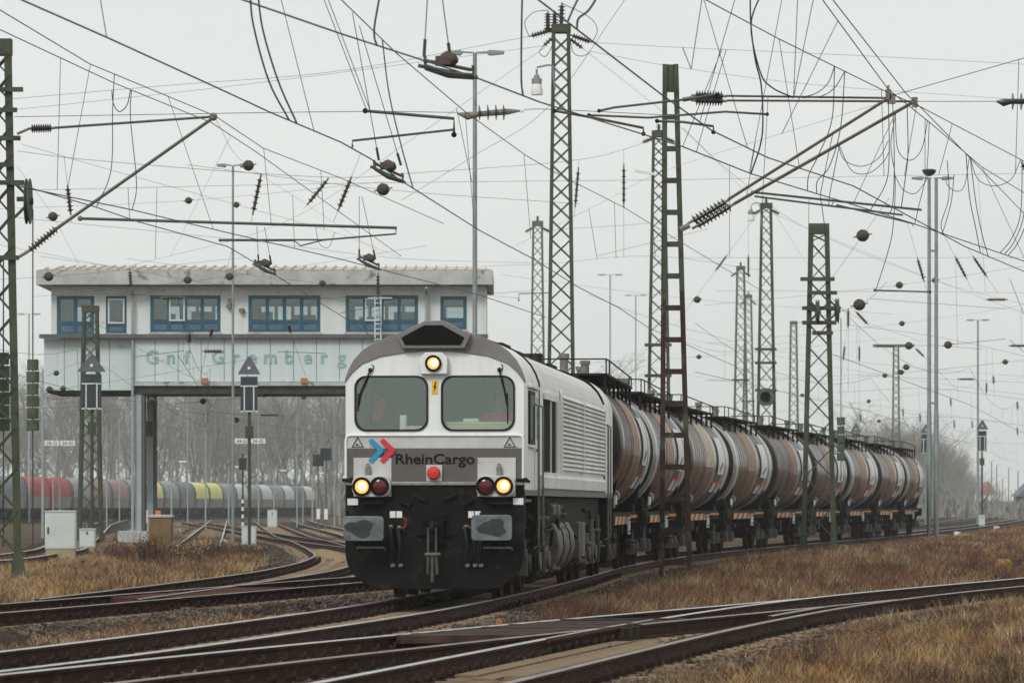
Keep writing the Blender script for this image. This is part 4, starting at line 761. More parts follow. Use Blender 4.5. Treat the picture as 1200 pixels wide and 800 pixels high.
def tank_wagon(shell, sad):
    t = thing('tank_wagon', '-', 'tank wagon', (0, 0, 0))
    y0, y1 = .55, LW - .55; L = y1 - y0
    pr = [(0, .25), (.05, .75), (.16, 1.08), (.32, 1.30), (.50, 1.41), (.62, TR)]
    for i in range(1, 19):
        yy = .62 + (L - 1.24) * i / 19; pr += [(yy - .012, TR), (yy - .01, TR + .012), (yy + .03, TR + .012), (yy + .032, TR)]
    pr += [(L - .62, TR), (L - .5, 1.41), (L - .32, 1.30), (L - .16, 1.08), (L - .05, .75), (L, .25)]
    m = MB(); m.lathe((0, y0, TZ), (0, 1, 0), pr, 64); tk = m.build('tank', shell, t, ang=50)
    m = MB(); m.lathe((0, y0 - .012, TZ), (0, 1, 0), [(0, .25), (.05, .765), (.16, 1.095), (.32, 1.315), (.42, 1.375)], 64); m.build('gap_shade_dome', M['rubber'], t, ang=50)  # dark shell paints the shade in the gap between tanks
    m = MB(); ym = 4.9
    for a0, a1, mi in ((-7, 187, 0), (-68, -7, 1), (187, 248, 1)):
        m.mi = mi; k = 16; q = [R(a0 + (a1 - a0) * i / k) for i in range(k + 1)]
        for r_, flip in ((TR + .02, 0),):
            vs = [(r_ * math.cos(a), yy, TZ + r_ * math.sin(a)) for yy in (ym, ym + 2.6) for a in q] + [((TR - .01) * math.cos(a), yy, TZ + (TR - .01) * math.sin(a)) for yy in (ym, ym + 2.6) for a in q]
            K_ = k + 1
            m.add(vs, [(i, i + 1, K_ + i + 1, K_ + i) for i in range(k)] + [(i, 2 * K_ + i, 2 * K_ + i + 1, i + 1) for i in range(k)] + [(K_ + i, K_ + i + 1, 3 * K_ + i + 1, 3 * K_ + i) for i in range(k)])
    m.build('centre_band', [sad, saddled], t)
    for s in (1, -1):
        m = MB(); q = [R(-14 + 42 * i / 8) for i in range(9)]; rr = TR + .035
        vs = [(s * rr * math.cos(a), yy, TZ + rr * math.sin(a)) for yy in (8.9, 10.9) for a in q]; m.add(vs, [(i, i + 1, 10 + i, 9 + i) for i in range(8)]); m.v += [(x * .985, y, z) for x, y, z in vs]; m.f += [(9 + 9 + i, 18 + 9 + i, 28 + i - 0, 19 + i) for i in range(8)]; m.m += [0] * 8
        lb = m.build('label_board', M['label'], t); m = MB()
        for i in range(4):
            a = R(-9 + i * 2.2); m.box((s * (rr + .004) * math.cos(a), 9.55 + i * .24, TZ + (rr + .004) * math.sin(a)), (.006, .14, .11), Matrix.Rotation(-a * s, 3, 'Y'))
        m.build('label_marks', M['mark'], lb)
        for i, (yy, w_) in enumerate(((9.2, .5), (9.8, .35), (10.9, .5))):
            a = R(-30); m = MB(); m.box((s * (TR + .006) * math.cos(a), yy, TZ + (TR + .006) * math.sin(a)), (.012, w_, .3), Matrix.Rotation(R(30) * s, 3, 'Y')); m.build('data_panel', M['label'], t)
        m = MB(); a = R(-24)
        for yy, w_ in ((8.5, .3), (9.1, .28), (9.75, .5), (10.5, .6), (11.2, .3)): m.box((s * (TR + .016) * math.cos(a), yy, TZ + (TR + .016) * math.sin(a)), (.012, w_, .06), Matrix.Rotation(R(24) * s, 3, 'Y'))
        m.build('painted_red_glint', M['red_glint_car'], t)  # red signal light reflected on the barrel, painted on as strips
    # walkway, its posts and folding rail, valves
    m = MB(); m.b2((-1.0, 1.4, 4.0), (1.08, 11.8, 4.045)); wk = m.build('walkway', M['under'], t)
    for i in range(7):
        yy = 1.5 + i * 1.68; m = MB(); m.b2((1.0, yy, 3.56), (1.06, yy + .05, 4.0)); m.build('walkway_post', M['under'], wk)
    m = MB(); m.tube([(-.2, 1.45, 4.03), (-.2, 1.45, 4.33), (1.06, 1.45, 4.33), (1.06, 2.6, 4.33), (1.06, 11.0, 4.25), (1.06, 11.7, 4.25)], .016, 6)
    for yy, zt in ((1.45, 4.33), (2.6, 4.33), (10.8, 4.25), (11.7, 4.25)): m.tube([(1.06, yy, 4.03), (1.06, yy, zt)], .016, 6)
    m.build('folding_rail', M['under'], t)
    for xx, yy, h in ((.1, 3.2, .5), (.45, 4.6, .4), (.2, 7.2, .36), (.1, 12.6, .2)):
        m = MB(); m.cyl((xx, yy, 3.95), (xx, yy, 4.0 + h * .8), .085, n=14); m.cyl((xx, yy, 4.0 + h * .8), (xx, yy, 4.0 + h), .11, n=14); m.build('valve', M['fitting'], t)
    # running gear
    m = MB()
    for s in (-1, 1): m.b2((s * 1.0 - .08, .6, 1.02), (s * 1.0 + .08, LW - .6, 1.26))
    for y in (.55, LW - .7): m.b2((-1.25, y, .92), (1.25, y + .15, 1.28))
    for y in (2.2, LW - 2.2): m.b2((-1.1, y - .5, 1.1), (1.1, y + .5, 1.45)); m.prism([(-1.1, 1.26), (-1.25, 1.9), (-.9, 1.55), (.9, 1.55), (1.25, 1.9), (1.1, 1.26)], lambda u, v, tt: (u, tt, v), y - .15, y + .15)
    m.build('underframe', M['under'], t)
    for y, dr in ((.55, -1), (LW - .55, 1)):
        for s in (-1, 1):
            m = MB(); m.cyl((s * .875, y, 1.06), (s * .875, y + dr * .35, 1.06), .11, n=12); m.cyl((s * .875, y + dr * .35, 1.06), (s * .875, y + dr * .42, 1.06), .24, n=16); m.build('buffer', M['under'], t)
    for s in (-1, 1):
        m = MB(); m.lathe((s * .3, 1.25, 1.44), (s, 0, 0), [(0, .05), (.03, .12), (.08, .165), (.78, .165), (.83, .12), (.86, .04)], 18); m.build('air_reservoir', M['under'], t)
        m = MB(); m.b2((s * 1.22, 1.5, 1.42), (s * 1.255, 1.9, 1.60)); m.build('data_panel', M['label'], t)
        m = MB(); m.b2((s * 1.10, 3.4, 1.0), (s * 1.13, 8.4, 1.17)); m.build('hazard_board', hazm, t)
        m = MB(); m.b2((s * 1.10, 10.2, 1.13), (s * 1.125, 13.2, 1.19)); m.build('orange_sill', M['orange'], t)
        m = MB(); m.b2((s * 1.12, 8.8, .78), (s * 1.15, 9.5, 1.15)); m.build('data_panel', M['cabinet'], t)
        m = MB(); c = Vector((s * 1.16, 2.7, 1.60)); m.tube([c + Vector((.095 * math.cos(a), 0, .095 * math.sin(a))) for a in [i * .524 for i in range(13)]], .022, 6); m.bar(c - Vector((.095, 0, 0)), c + Vector((.095, 0, 0)), .025); m.bar(c - Vector((0, 0, .25)), c + Vector((0, 0, .095)), .025); m.build('handwheel', M['cabinet'], t)
        for z in (.62, .86, 1.1): m = MB(); m.tube([(s * 1.08, 8.9, z), (s * 1.3, 8.9, z - .03), (s * 1.3, 9.3, z - .03), (s * 1.08, 9.3, z)], .014, 5); m.build('step', M['under'], t)
    for i in range(8): yy = random.uniform(3, LW - 3); m = MB(); m.box((random.choice((-1, 1)) * random.uniform(.7, 1.05), yy, random.uniform(.7, 1.0)), (.2, random.uniform(.2, .8), random.uniform(.1, .4))); m.build('brake_box', M['under'], t)
    m = MB(); m.cyl((.5, 5.5, .8), (.5, 7.2, .8), .22); m.build('brake_cylinder', M['under'], t)
    for yb in (2.2, LW - 2.2):
        m = MB()
        for s in (-1, 1): m.prism([(-1.35, .5), (-1.3, .62), (-.5, .66), (-.3, .86), (.3, .86), (.5, .66), (1.3, .62), (1.35, .5), (.4, .38), (-.4, .38)], lambda u, v, tt: (tt, yb + u, v), s * 1.02 - .06, s * 1.02 + .06)
        m.b2((-1.0, yb - .2, .5), (1.0, yb + .2, .95)); bg_ = m.build('bogie', M['under'], t)
        for dy in (-.9, .9):
            wheelset(bg_, yb + dy, .46)
            for s in (-1, 1): m = MB(); m.box((s * 1.06, yb + dy, .47), (.16, .3, .3)); m.cyl((s * 1.12, yb + dy, .46), (s * 1.17, yb + dy, .46), .1, n=12); m.build('axle_box', M['grime'], bg_)
    return t
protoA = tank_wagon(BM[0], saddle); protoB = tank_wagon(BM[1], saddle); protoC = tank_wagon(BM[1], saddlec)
order = 'BACABBABA'; used = {}
labs = ['brown and white banded tank wagon coupled directly behind the locomotive', 'second tank wagon behind the locomotive, white banded end, partly behind the brown ladder mast', 'tank wagon with the pale cream centre band just right of the brown ladder mast', 'fourth tank wagon of the train, left of the green cross braced mast',
        'tank wagon partly behind the left leg of the near green cross braced mast', 'tank wagon seen through and just right of the green cross braced mast', 'seventh tank wagon, right of the green weight stack hanging by the mast', 'last but one tank wagon at the far end of the tank train', 'last tank wagon at the far tail of the train beside the twin lamp posts']
dcur = 86.6
for i, kx in enumerate(order):
    o = {'A': protoA, 'B': protoB, 'C': protoC}[kx]
    r_ = o if kx not in used else None
    a = A.pt(dcur); h = A.h(dcur + 2.0)
    dd = dcur
    b = A.pt(dcur + LW * math.cos(A.h(dcur + 7))); h = math.atan2(b.x - a.x, b.y - a.y)
    if r_ is None: r_ = dup(o)
    used[kx] = 1
    r_.location = a; r_.rotation_euler = (0, 0, -h); r_['label'] = labs[i]; r_['group'] = 'tank wagons of the freight train'
    dcur = b.y
# ---------------------------------------------------------------- distant hooded freight train
hoodc = dict(red=(.32, .03, .04), pink=(.29, .17, .165), grey=(.25, .26, .265), dark=(.13, .15, .16), yellow=(.62, .60, .20), pale=(.5, .52, .52), cream=(.55, .5, .42))
HM = {k: mat('hood_' + k, c, tuple(min(1, x * 1.25) for x in c), sc=.6, rough=.6, st=(1, 1, .4), c3=tuple(x * .5 + .03 for x in c), sc3=1.2, th3=.6) for k, c in hoodc.items()}
HMw = mat('dirty_side', (.17, .17, .165), (.30, .27, .25), sc=.9, rough=.8, st=(1, 1, .5), c3=(.22, .10, .09), sc3=.8, th3=.62)
def hood_wagon():
    t = thing('hooded_wagon', '-', 'freight wagon'); Lh = 11.6
    pr = [(-1.4, 1.15), (-1.45, 2.7), (-1.3, 3.5), (-.9, 4.0), (-.4, 4.2), (.4, 4.2), (.9, 4.0), (1.3, 3.5), (1.45, 2.7), (1.4, 1.15)]
    m = MB(); m.prism(pr, lambda u, v, tt: (u, tt, v), .5, Lh - .5); m.build('hood', HM['grey'], t)
    m = MB(); m.prism([(-1.43, 1.14), (-1.47, 2.25), (1.47, 2.25), (1.43, 1.14)], lambda u, v, tt: (u, tt, v), .52, Lh - .52); m.build('side_wall', HMw, t)
    for y in (.35, Lh - .5): m = MB(); m.prism([(u * 1.02, v + .03) for u, v in pr], lambda u, v, tt: (u, tt, v), y, y + .15); m.build('end_frame', HM['dark'], t)
    m = MB(); m.b2((-1.3, .3, .85), (1.3, Lh - .3, 1.15))
    for y in (2, Lh - 2):
        m.b2((-1.1, y - 1.2, .4), (1.1, y + 1.2, .8))
    m.build('underframe', M['under'], t)
    for y in (2, Lh - 2):
        m = MB()
        for dy in (-.9, .9): m.cyl((-.85, y + dy, .46), (.85, y + dy, .46), .46, n=14)
        m.build('bogie', M['under'], t)
    return t
hp = hood_wagon(); cols = ['dark', 'dark', 'red', 'red', 'grey', 'pink', 'pink', 'grey', 'yellow', 'grey', 'dark', 'yellow', 'yellow', 'grey', 'pale', 'grey', 'pale', 'grey', 'pale', 'dark', 'cream']
ldesc = {'dark': 'dark', 'red': 'red', 'pink': 'faded pinkish', 'grey': 'grey', 'yellow': 'yellow topped', 'pale': 'whitish', 'cream': 'cream'}
dcur = 397.; place_ = [' at the near left end of its train', ' behind the far left mast', ' just right of the far left mast foot', ' above the big grey cabinet', ' right of the two red ones', ' behind the lattice mast with the signal', ' right of the lattice mast with the signal', ' behind the bridge pillar', ' just right of the bridge pillar', ' right of the first yellow one', ' with slate hood, left of the yellow pair', ', left one of the yellow pair', ', right one of the yellow pair', ' just right of the yellow pair', ' by the tall lamp pole', ' between the first two whitish ones', ' right of the signal with white box', ' between the last two whitish ones', ' near the far end of its train', ' second from the far end of its train', ' forming the far end of its train']
for i, c in enumerate(cols):
    o = hp if i == 0 else dup(hp); a = T.pt(dcur); o.location = a; o.rotation_euler = (0, 0, -T.h(dcur + 6))
    o['label'] = f'{ldesc[c]} hooded freight wagon{place_[i]}'; o['group'] = 'hooded wagons of the distant train'
    for ch in [q for q in COL.objects if q.parent == o]:
        if ch.name.startswith('hood'):
            if i: ch.data = ch.data.copy()
            ch.data.materials[0] = HM[c]
        if ch.name.startswith('end_frame') and c == 'red':
            ch.data = ch.data.copy(); ch.data.materials[0] = HM['red']
    dcur += 12.0 * math.cos(T.h(dcur))
# ---------------------------------------------------------------- signal box bridge over the tracks
BD = 198.; bs = F / BD; bx = lambda px: (px - 312) / bs; bz = lambda py: CH + (HZ - py) / bs
SB = thing('signal_box', 'long white signal box bridging the tracks, with blue framed windows and teal lettering', 'building', ((312 - 600) / bs, BD, 0))
DP = 7.5
wins = [(66.5, 110.5, 346.5, 391.5), (124, 148.5, 346.5, 390.5), (176, 258.5, 346, 389), (291, 375.5, 346, 389), (405, 490, 346, 389), (516, 547, 347, 386)]
def facade(y, m):
    x0 = 60; zt, zb = bz(335), bz(393)
    for a, b, t_, bt in wins + [(570, 570, 346, 389)]:
        m.b2((bx(x0), y, zb), (bx(a), y + .25, zt))
        if b > a: m.b2((bx(a), y, bz(t_)), (bx(b), y + .25, zt)); m.b2((bx(a), y, zb), (bx(b), y + .25, bz(bt)))
        x0 = b
m = MB(); facade(0, m); facade(DP, m); m.b2((bx(60), .25, bz(393)), (bx(60) + .2, DP, bz(335))); m.b2((bx(570) - .2, .25, bz(393)), (bx(570), DP, bz(335))); m.build('wall', M['bwall'], SB, smooth=False)
m = MB(); m.b2((bx(62), .25, bz(392)), (bx(568), DP, bz(391))); m.b2((bx(62), .25, bz(336)), (bx(568), DP, bz(335.2))); m.build('interior', M['bmint'], SB, smooth=False)
for i, (a, b, t_, bt) in enumerate(wins):
    wo = thing('window', None, None); wo.parent = SB
    for yy in (.02, DP + .05):
        fx0, fx1, fz0, fz1 = bx(a), bx(b), bz(bt), bz(t_); n_ = {0: 2, 1: 1, 5: 1}.get(i, 4); zs = fz0 + (fz1 - fz0) * (.24 if i not in (1,) else .2)
        m = MB(); w_ = .16
        m.b2((fx0, yy, fz0), (fx1, yy + .12, fz0 + w_ * .7)); m.b2((fx0, yy, fz1 - w_), (fx1, yy + .12, fz1)); m.b2((fx0 + w_, yy, zs), (fx1 - w_, yy + .12, zs + w_))
        for k in range(n_ + 1):
            x = fx0 + (fx1 - fx0 - w_) * k / n_; m.b2((x, yy + .003, fz0 + w_ * .7), (x + w_, yy + .117, fz1 - w_))
        fr = m.build('frame', M['bframe'], wo, smooth=False)
        m = MB(); m.b2((fx0 + .05, yy + .05, zs + w_ * .5), (fx1 - .05, yy + .06, fz1 - .05)); m.build('pane', M['glassb'], wo)
        m = MB(); m.b2((fx0 + .06, yy + .04, fz0 + .05), (fx1 - .06, yy + .08, zs + .05)); m.build('panel', M['bpanel'], wo)
        if yy < 1 and i in (1, 2, 4):
            k = {1: 0, 2: 1, 4: 1}[i]; xa = fx0 + (fx1 - fx0 - w_) * k / n_ + .1; xb = fx0 + (fx1 - fx0 - w_) * (k + 1) / n_ + .06; m = MB()
            m.b2((xa, -.04, zs + .1), (xb, .02, zs + .17)); m.b2((xa, -.04, fz1 - .2), (xb, .02, fz1 - .13)); m.b2((xa, -.04, zs + .17), (xa + .07, .02, fz1 - .2)); m.b2((xb - .07, -.04, zs + .17), (xb, .02, fz1 - .2)); m.build('casement', M['lightframe'], wo, smooth=False)
    m = MB(); m.b2((fx0 - .05, -.08, fz0 - .1), (fx1 + .05, .0, fz0 - .0)); m.build('sill', M['conc'], wo)
m = MB()
for i in range(9): x = bx(180 + i * 40); m.b2((x, 1.2 + (i % 3), bz(391)), (x + random.uniform(.5, 1.1), 1.7 + (i % 3), bz(391) + random.uniform(.7, 1.1)))
m.build('desk', M['ledge'], SB, smooth=False)
m = MB(); m.b2((bx(45), -1.0, bz(335)), (bx(578), -.86, bz(318))); m.b2((bx(45), -.86, bz(335)), (bx(45) + .14, DP + 1.2, bz(318))); m.b2((bx(578) - .14, -.86, bz(335)), (bx(578), DP + 1.2, bz(318))); m.b2((bx(45) + .14, DP + 1.06, bz(335)), (bx(578) - .14, DP + 1.2, bz(318))); m.build('fascia', M['conc'], SB, bev=.02)
m = MB(); m.b2((bx(45) + .14, -.86, bz(335) + .06), (bx(578) - .14, DP + 1.06, bz(335) + .12)); m.build('soffit', M['conc'], SB)
rz0, rz1 = bz(318) + .02, bz(318) + .42; xa, xb = bx(47), bx(577); ri = .9
m = MB(); m.add([(xa, -.95, rz0), (xb, -.95, rz0), (xb, DP + 1.15, rz0), (xa, DP + 1.15, rz0), (xa + ri, DP / 2 + .1, rz1), (xb - ri, DP / 2 + .1, rz1)], [(0, 1, 5, 4), (2, 3, 4, 5), (1, 2, 5), (3, 0, 4), (0, 3, 2, 1)]); rf = m.build('roof', M['roofsheet'], SB, smooth=False)
m = MB()
for i in range(44):
    x = xa + .3 + (xb - xa - .6) * i / 43; f = 1.; xt = min(max(x, xa + ri), xb - ri); f = 1 if xa + ri <= x <= xb - ri else (min(x - xa, xb - x) / ri)
    m.bar((x, -.95 + .0, rz0 + .05), (x, -.95 + (DP / 2 + 1.05) * f, rz0 + .05 + (rz1 - rz0) * f), .07, .09)
m.build('roof_rib', M['roofrib'], rf, smooth=False)
m = MB(); m.b2((bx(47), -.45, bz(396.5)), (bx(572), .0, bz(391.8))); m.build('ledge', M['ledge'], SB, smooth=False)
m = MB(); m.b2((bx(156), -.12, bz(447)), (bx(568), .5, bz(396.5))); m.b2((bx(51), .15, bz(457)), (bx(156), .5, bz(396.5))); m.b2((bx(51), .5, bz(457)), (bx(51) + .3, DP, bz(396.5))); m.b2((bx(51) + .3, DP - .3, bz(455)), (bx(568), DP, bz(396.5))); m.b2((bx(568) - .3, .5, bz(450)), (bx(568), DP - .3, bz(396.5))); m.build('parapet', M['bmint'], SB, smooth=False)
m = MB()
for px in range(182, 560, 27): m.b2((bx(px) - .012, -.128, bz(446.5)), (bx(px) + .012, -.118, bz(397)))
for px in (75, 100, 128): m.b2((bx(px) - .012, .142, bz(456)), (bx(px) + .012, .152, bz(397)))
m.build('panel_joint', M['ledge'], SB, smooth=False)['kind'] = 'stuff'
m = MB(); m.b2((bx(158), -.28, bz(452)), (bx(568), -.12, bz(447.5))); m.build('bridge_lip', M['conc'], SB)
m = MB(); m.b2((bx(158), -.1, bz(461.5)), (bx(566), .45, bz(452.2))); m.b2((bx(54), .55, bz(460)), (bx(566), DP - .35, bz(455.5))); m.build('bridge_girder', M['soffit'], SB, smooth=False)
for px, pf, pb in ((162.5, -.05, 1.0), (162.5, DP - 1, DP - .32), (560, -.05, 1.), (560, DP - 1, DP - .32)):
    m = MB(); m.b2((bx(px) - .17, pf, -.3), (bx(px) + .12, pb, bz(455))); pr_ = m.build('pillar', M['pillar'], SB, smooth=False)
    m = MB(); m.b2((bx(px) + .12, pf + .03, -.3), (bx(px) + .26, pb - .03, bz(455.2))); m.build('pillar_shaded_side', M['pillarshade'], pr_)  # right side of the pillar, its shade put into the colour
    m = MB(); m.b2((bx(px) - .9, pf - .4, -.4), (bx(px) + .9, pb + .4, .25)); m.build('footing', M['conc'], pr_, bev=.03)
for px in (156, 500):
    m = MB(); m.tube([(bx(px), -.9, bz(338)), (bx(px), -.25, bz(345)), (bx(px), -.25, bz(454)), (bx(px), -.25, .2)], .065, 8); m.build('drainpipe', M['zincpale'], SB)
for px in (240.5, 357): m = MB(); m.b2((bx(px - 4), -.42, bz(449)), (bx(px + 4), -.28, bz(443))); m.build('orange_box', mat('box_orange', (.42, .16, .07), (.5, .2, .1)), SB)
for (px, py) in ((270, 353), (268, 359), (283, 364)): m = MB(); m.cyl((bx(px), -.25, bz(py)), (bx(px) + .05, .0, bz(py)), .12, n=10); m.build('floodlight', M['fitting'], SB)
m = MB()
for x in (440, 447): m.bar((bx(x), -.7, bz(400)), (bx(x), -.7, bz(348)), .05)
for i in range(9): m.bar((bx(440), -.7, bz(398 - i * 6)), (bx(447), -.7, bz(398 - i * 6)), .04)
m.bar((bx(432), -.7, bz(350)), (bx(460), -.7, bz(350)), .05); m.build('ladder', M['lightframe'], SB, smooth=False)
for ch, px in zip('GnfGremberg', (178.5, 200.5, 219.5, 255.8, 277, 296, 317, 339.2, 361, 380.2, 400.5)):
    me = curve_mesh([], .03, (ch, .83, .018)); v = [p.co.x for p in me.vertices]; me.transform(Matrix.Translation((bx(px) - (min(v) + max(v)) / 2, -.14, bz(425.5)))); me.materials.clear(); me.materials.append(M['bletter']); link('letter', me, SB)
# ---------------------------------------------------------------- bare winter woods (far, one mass each) and nearer trees
barkm = mat('mist_tinted_bark', (.18, .17, .15), (.24, .23, .21), sc=2, rough=.9); twigm = mat('mist_tinted_twig', (.25, .235, .21), (.32, .305, .275), sc=1, rough=.9)  # wood colours paled so they carry part of the mist
def tree_geo(h, seed, dens=1.0, n3=3):
    r0 = random.Random(seed); segs = []
    def grow(p, d, L, r, lv):
        k = 3 if lv < 2 else 2; pts = [p]
        for i in range(k):
            d = (d + Vector((r0.uniform(-.16, .16), r0.uniform(-.16, .16), .05))).normalized(); pts.append(pts[-1] + d * L / k)
        segs.append((pts, r, lv))
        if lv >= 3: return
        for _ in range(int({0: 13, 1: 6, 2: 4}[lv] * dens)):
            t = r0.uniform(.3 if lv == 0 else .2, 1); i = min(int(t * k), k - 1); q = pts[i].lerp(pts[i + 1], t * k - i)
            a = r0.uniform(0, 6.28); e = r0.uniform(.45, 1.0); sd = Vector((math.cos(a), math.sin(a), 0)); nd = (d * math.cos(e) + sd * math.sin(e)).normalized()
            grow(q, nd, L * r0.uniform(.32, .5) * (1.15 - .4 * t), r * .42 * (1.1 - .5 * t), lv + 1)
    grow(Vector((0, 0, 0)), Vector((0, 0, 1)), h, h * .011, 0)
    m = MB(); tw = MB()
    for pts, r, lv in segs:
        rr = [max(r * (1 - .7 * i / (len(pts) - 1)), .012) for i in range(len(pts))]
        (m if lv < 2 else tw).tube(pts, rr, 5 if lv == 0 else 3, cap=False)
    return m, tw
def wood(name, spots, variants, wmin, group=None):
    Vs = []; Fs = []; Sz = []; n0 = 0
    geo = []
    for m, tw in variants:
        V = np.array(m.v + tw.v); k = len(m.v); fs = m.f + [tuple(i + k for i in f) for f in tw.f]; geo.append((V, np.array([i for f in fs for i in f]), np.array([len(f) for f in fs])))
    for (x, y, s) in spots:
        V, Fi, sz = geo[random.randrange(len(geo))]; a = random.uniform(0, 6.28); c, sn = math.cos(a), math.sin(a)
        X = np.stack([V[:, 0] * c - V[:, 1] * sn, V[:, 0] * sn + V[:, 1] * c, V[:, 2]], -1) * s + np.array((x, y, -.3)); Vs.append(X); Fs.append(Fi + n0); Sz.append(sz); n0 += len(X)
    o = rawmesh(name, np.concatenate(Vs), np.concatenate(Fs), np.concatenate(Sz), twigm); o['kind'] = 'stuff'; return o
def fat(m):                                   # far trees keep only limbs wide enough to be seen
    return m
variants = [tree_geo(1.0 * 18, s) for s in (3, 8, 15, 21)]
sp = [(random.uniform(-95, 12) * (y / 600), y, random.uniform(.85, 1.3)) for y in [random.uniform(690, 880) for _ in range(430)]]
sp = [q for q in sp if q[0] < 12]
wood('bare_wood', sp, variants, .05)
sp = []
for _ in range(330):
    y = random.uniform(560, 1150); f = (y - 560) / 590; px = 985 + random.random() ** 1.0 * (120 + 95 * f); sp.append(((px - 600) / F * y, y, random.uniform(.45, .66) * (1.0 if px < 1090 else max(.25, 1 - (px - 1090) / 125)) * (1 + .35 * f)))
wood('bare_wood', sp, variants, .05)
bushm = mat('mist_tinted_undergrowth', (.21, .19, .165), (.28, .26, .23), sc=.5, rough=.95)  # paled like the trees, mist put into the colour
def thicket(name, cs, mt, n=90, hw_=(.4, 1)):
    Pp = []; H = []; Wd = []
    for (x, y, r, h) in cs:
        for _ in range(n): Pp.append((x + random.gauss(0, r * .5), y + random.gauss(0, r * .5), -.3)); H.append(h * random.uniform(*hw_)); Wd.append(.05 * max(1, y / 90) * random.uniform(.6, 1.3))
    return blades(name, np.array(Pp), np.array(H), np.array(Wd), mt, .5)
thicket('wood_undergrowth', [((random.uniform(-92, 8)) * (y / 600), y, 5, random.uniform(4, 9)) for y in [random.uniform(680, 800) for _ in range(360)]], bushm, 90)
thicket('wood_undergrowth', [((px - 600) / F * y, y, 5, random.uniform(2, 6) * (1 if px < 1110 else .6)) for px, y in [(random.uniform(990, 1215), random.uniform(560, 900)) for _ in range(200)]], bushm, 90)
for i, (px, d, s, lab) in enumerate(((1012, 470, .62, 'bare tree rising behind the tank train, left of the thin distant mast'), (1038, 520, .58, 'smaller bare tree behind the tank train near the distant lattice mast'), (985, 500, .45, 'bare tree half hidden by the green cross braced mast'), (1120, 640, .52, 'bare tree at the wood edge right of the twin lamp posts'))):
    t = thing('bare_tree', lab, 'tree', ((px - 600) / F * d, d, -.3)); m, tw = tree_geo(18 * s, 40 + i, 1.25); m.build('trunk', barkm, t); tw.build('crown', twigm, t, smooth=False)
# brown shrubs on the left
for i, (px, d, n_, h, lab) in enumerate(((176, 118, 170, .95, 'tangled brown shrub in front of the ochre concrete post'), (218, 122, 150, .8, 'brown leafless shrub just right of the ochre concrete post'), (250, 128, 140, .75, 'brown shrub left of the signal with the white box, above the rails'), (142, 126, 90, .6, 'low brown shrub between the small white cabinet and the ochre post'), (292, 140, 90, .5, 'low reddish shrub below the signal with the white box'))):
    x = (px - 600) / F * d; t = thing('shrub', lab, 'shrub', (x, d, -.3)); m = MB(); tw = MB(); r0 = random.Random(90 + i)
    for _ in range(n_):
        a = r0.uniform(0, 6.28); q = Vector((r0.gauss(0, .25), r0.gauss(0, .25), 0)); e = r0.uniform(.05, .75); L = h * r0.uniform(.5, 1.15); dv = Vector((math.cos(a) * math.sin(e), math.sin(a) * math.sin(e), math.cos(e)))
        p2 = q + dv * L * .55; p3 = p2 + (dv + Vector((r0.uniform(-.3, .3), r0.uniform(-.3, .3), 0))) * L * .45; m.tube([q, p2, p3], [.008, .006, .003], 3, cap=False)
        for _ in range(5):
            c = q.lerp(p3, r0.uniform(.35, 1)) + Vector((r0.uniform(-.09, .09), r0.uniform(-.09, .09), r0.uniform(-.05, .08))); s_ = r0.uniform(.012, .03); u = Vector((r0.uniform(-1, 1), r0.uniform(-1, 1), r0.uniform(-1, 1))) * s_; v = Vector((r0.uniform(-1, 1), r0.uniform(-1, 1), r0.uniform(-1, 1))) * s_
            tw.add([c - u, c + v, c + u, c - v], [(0, 1, 2, 3)])
    m.build('stems', vdark, t, smooth=False); tw.build('dead_leaves', vred if i != 1 else vtan, t, smooth=False)
# ---------------------------------------------------------------- haze
m = MB(); m.b2((-760, -60, -1.6), (760, 2700, 42)); hz_ = m.build('haze', M['white'], smooth=False); hz_['kind'] = 'stuff'
hm = bpy.data.materials.new('haze'); hm.use_nodes = True; n = hm.node_tree; n.nodes.clear(); oo = n.nodes.new('ShaderNodeOutputMaterial'); pv = n.nodes.new('ShaderNodeVolumePrincipled')
pv.inputs['Color'].default_value = (.93, .97, .96, 1); pv.inputs['Density'].default_value = .00025; n.links.new(pv.outputs[0], oo.inputs['Volume']); hz_.data.materials[0] = hm;
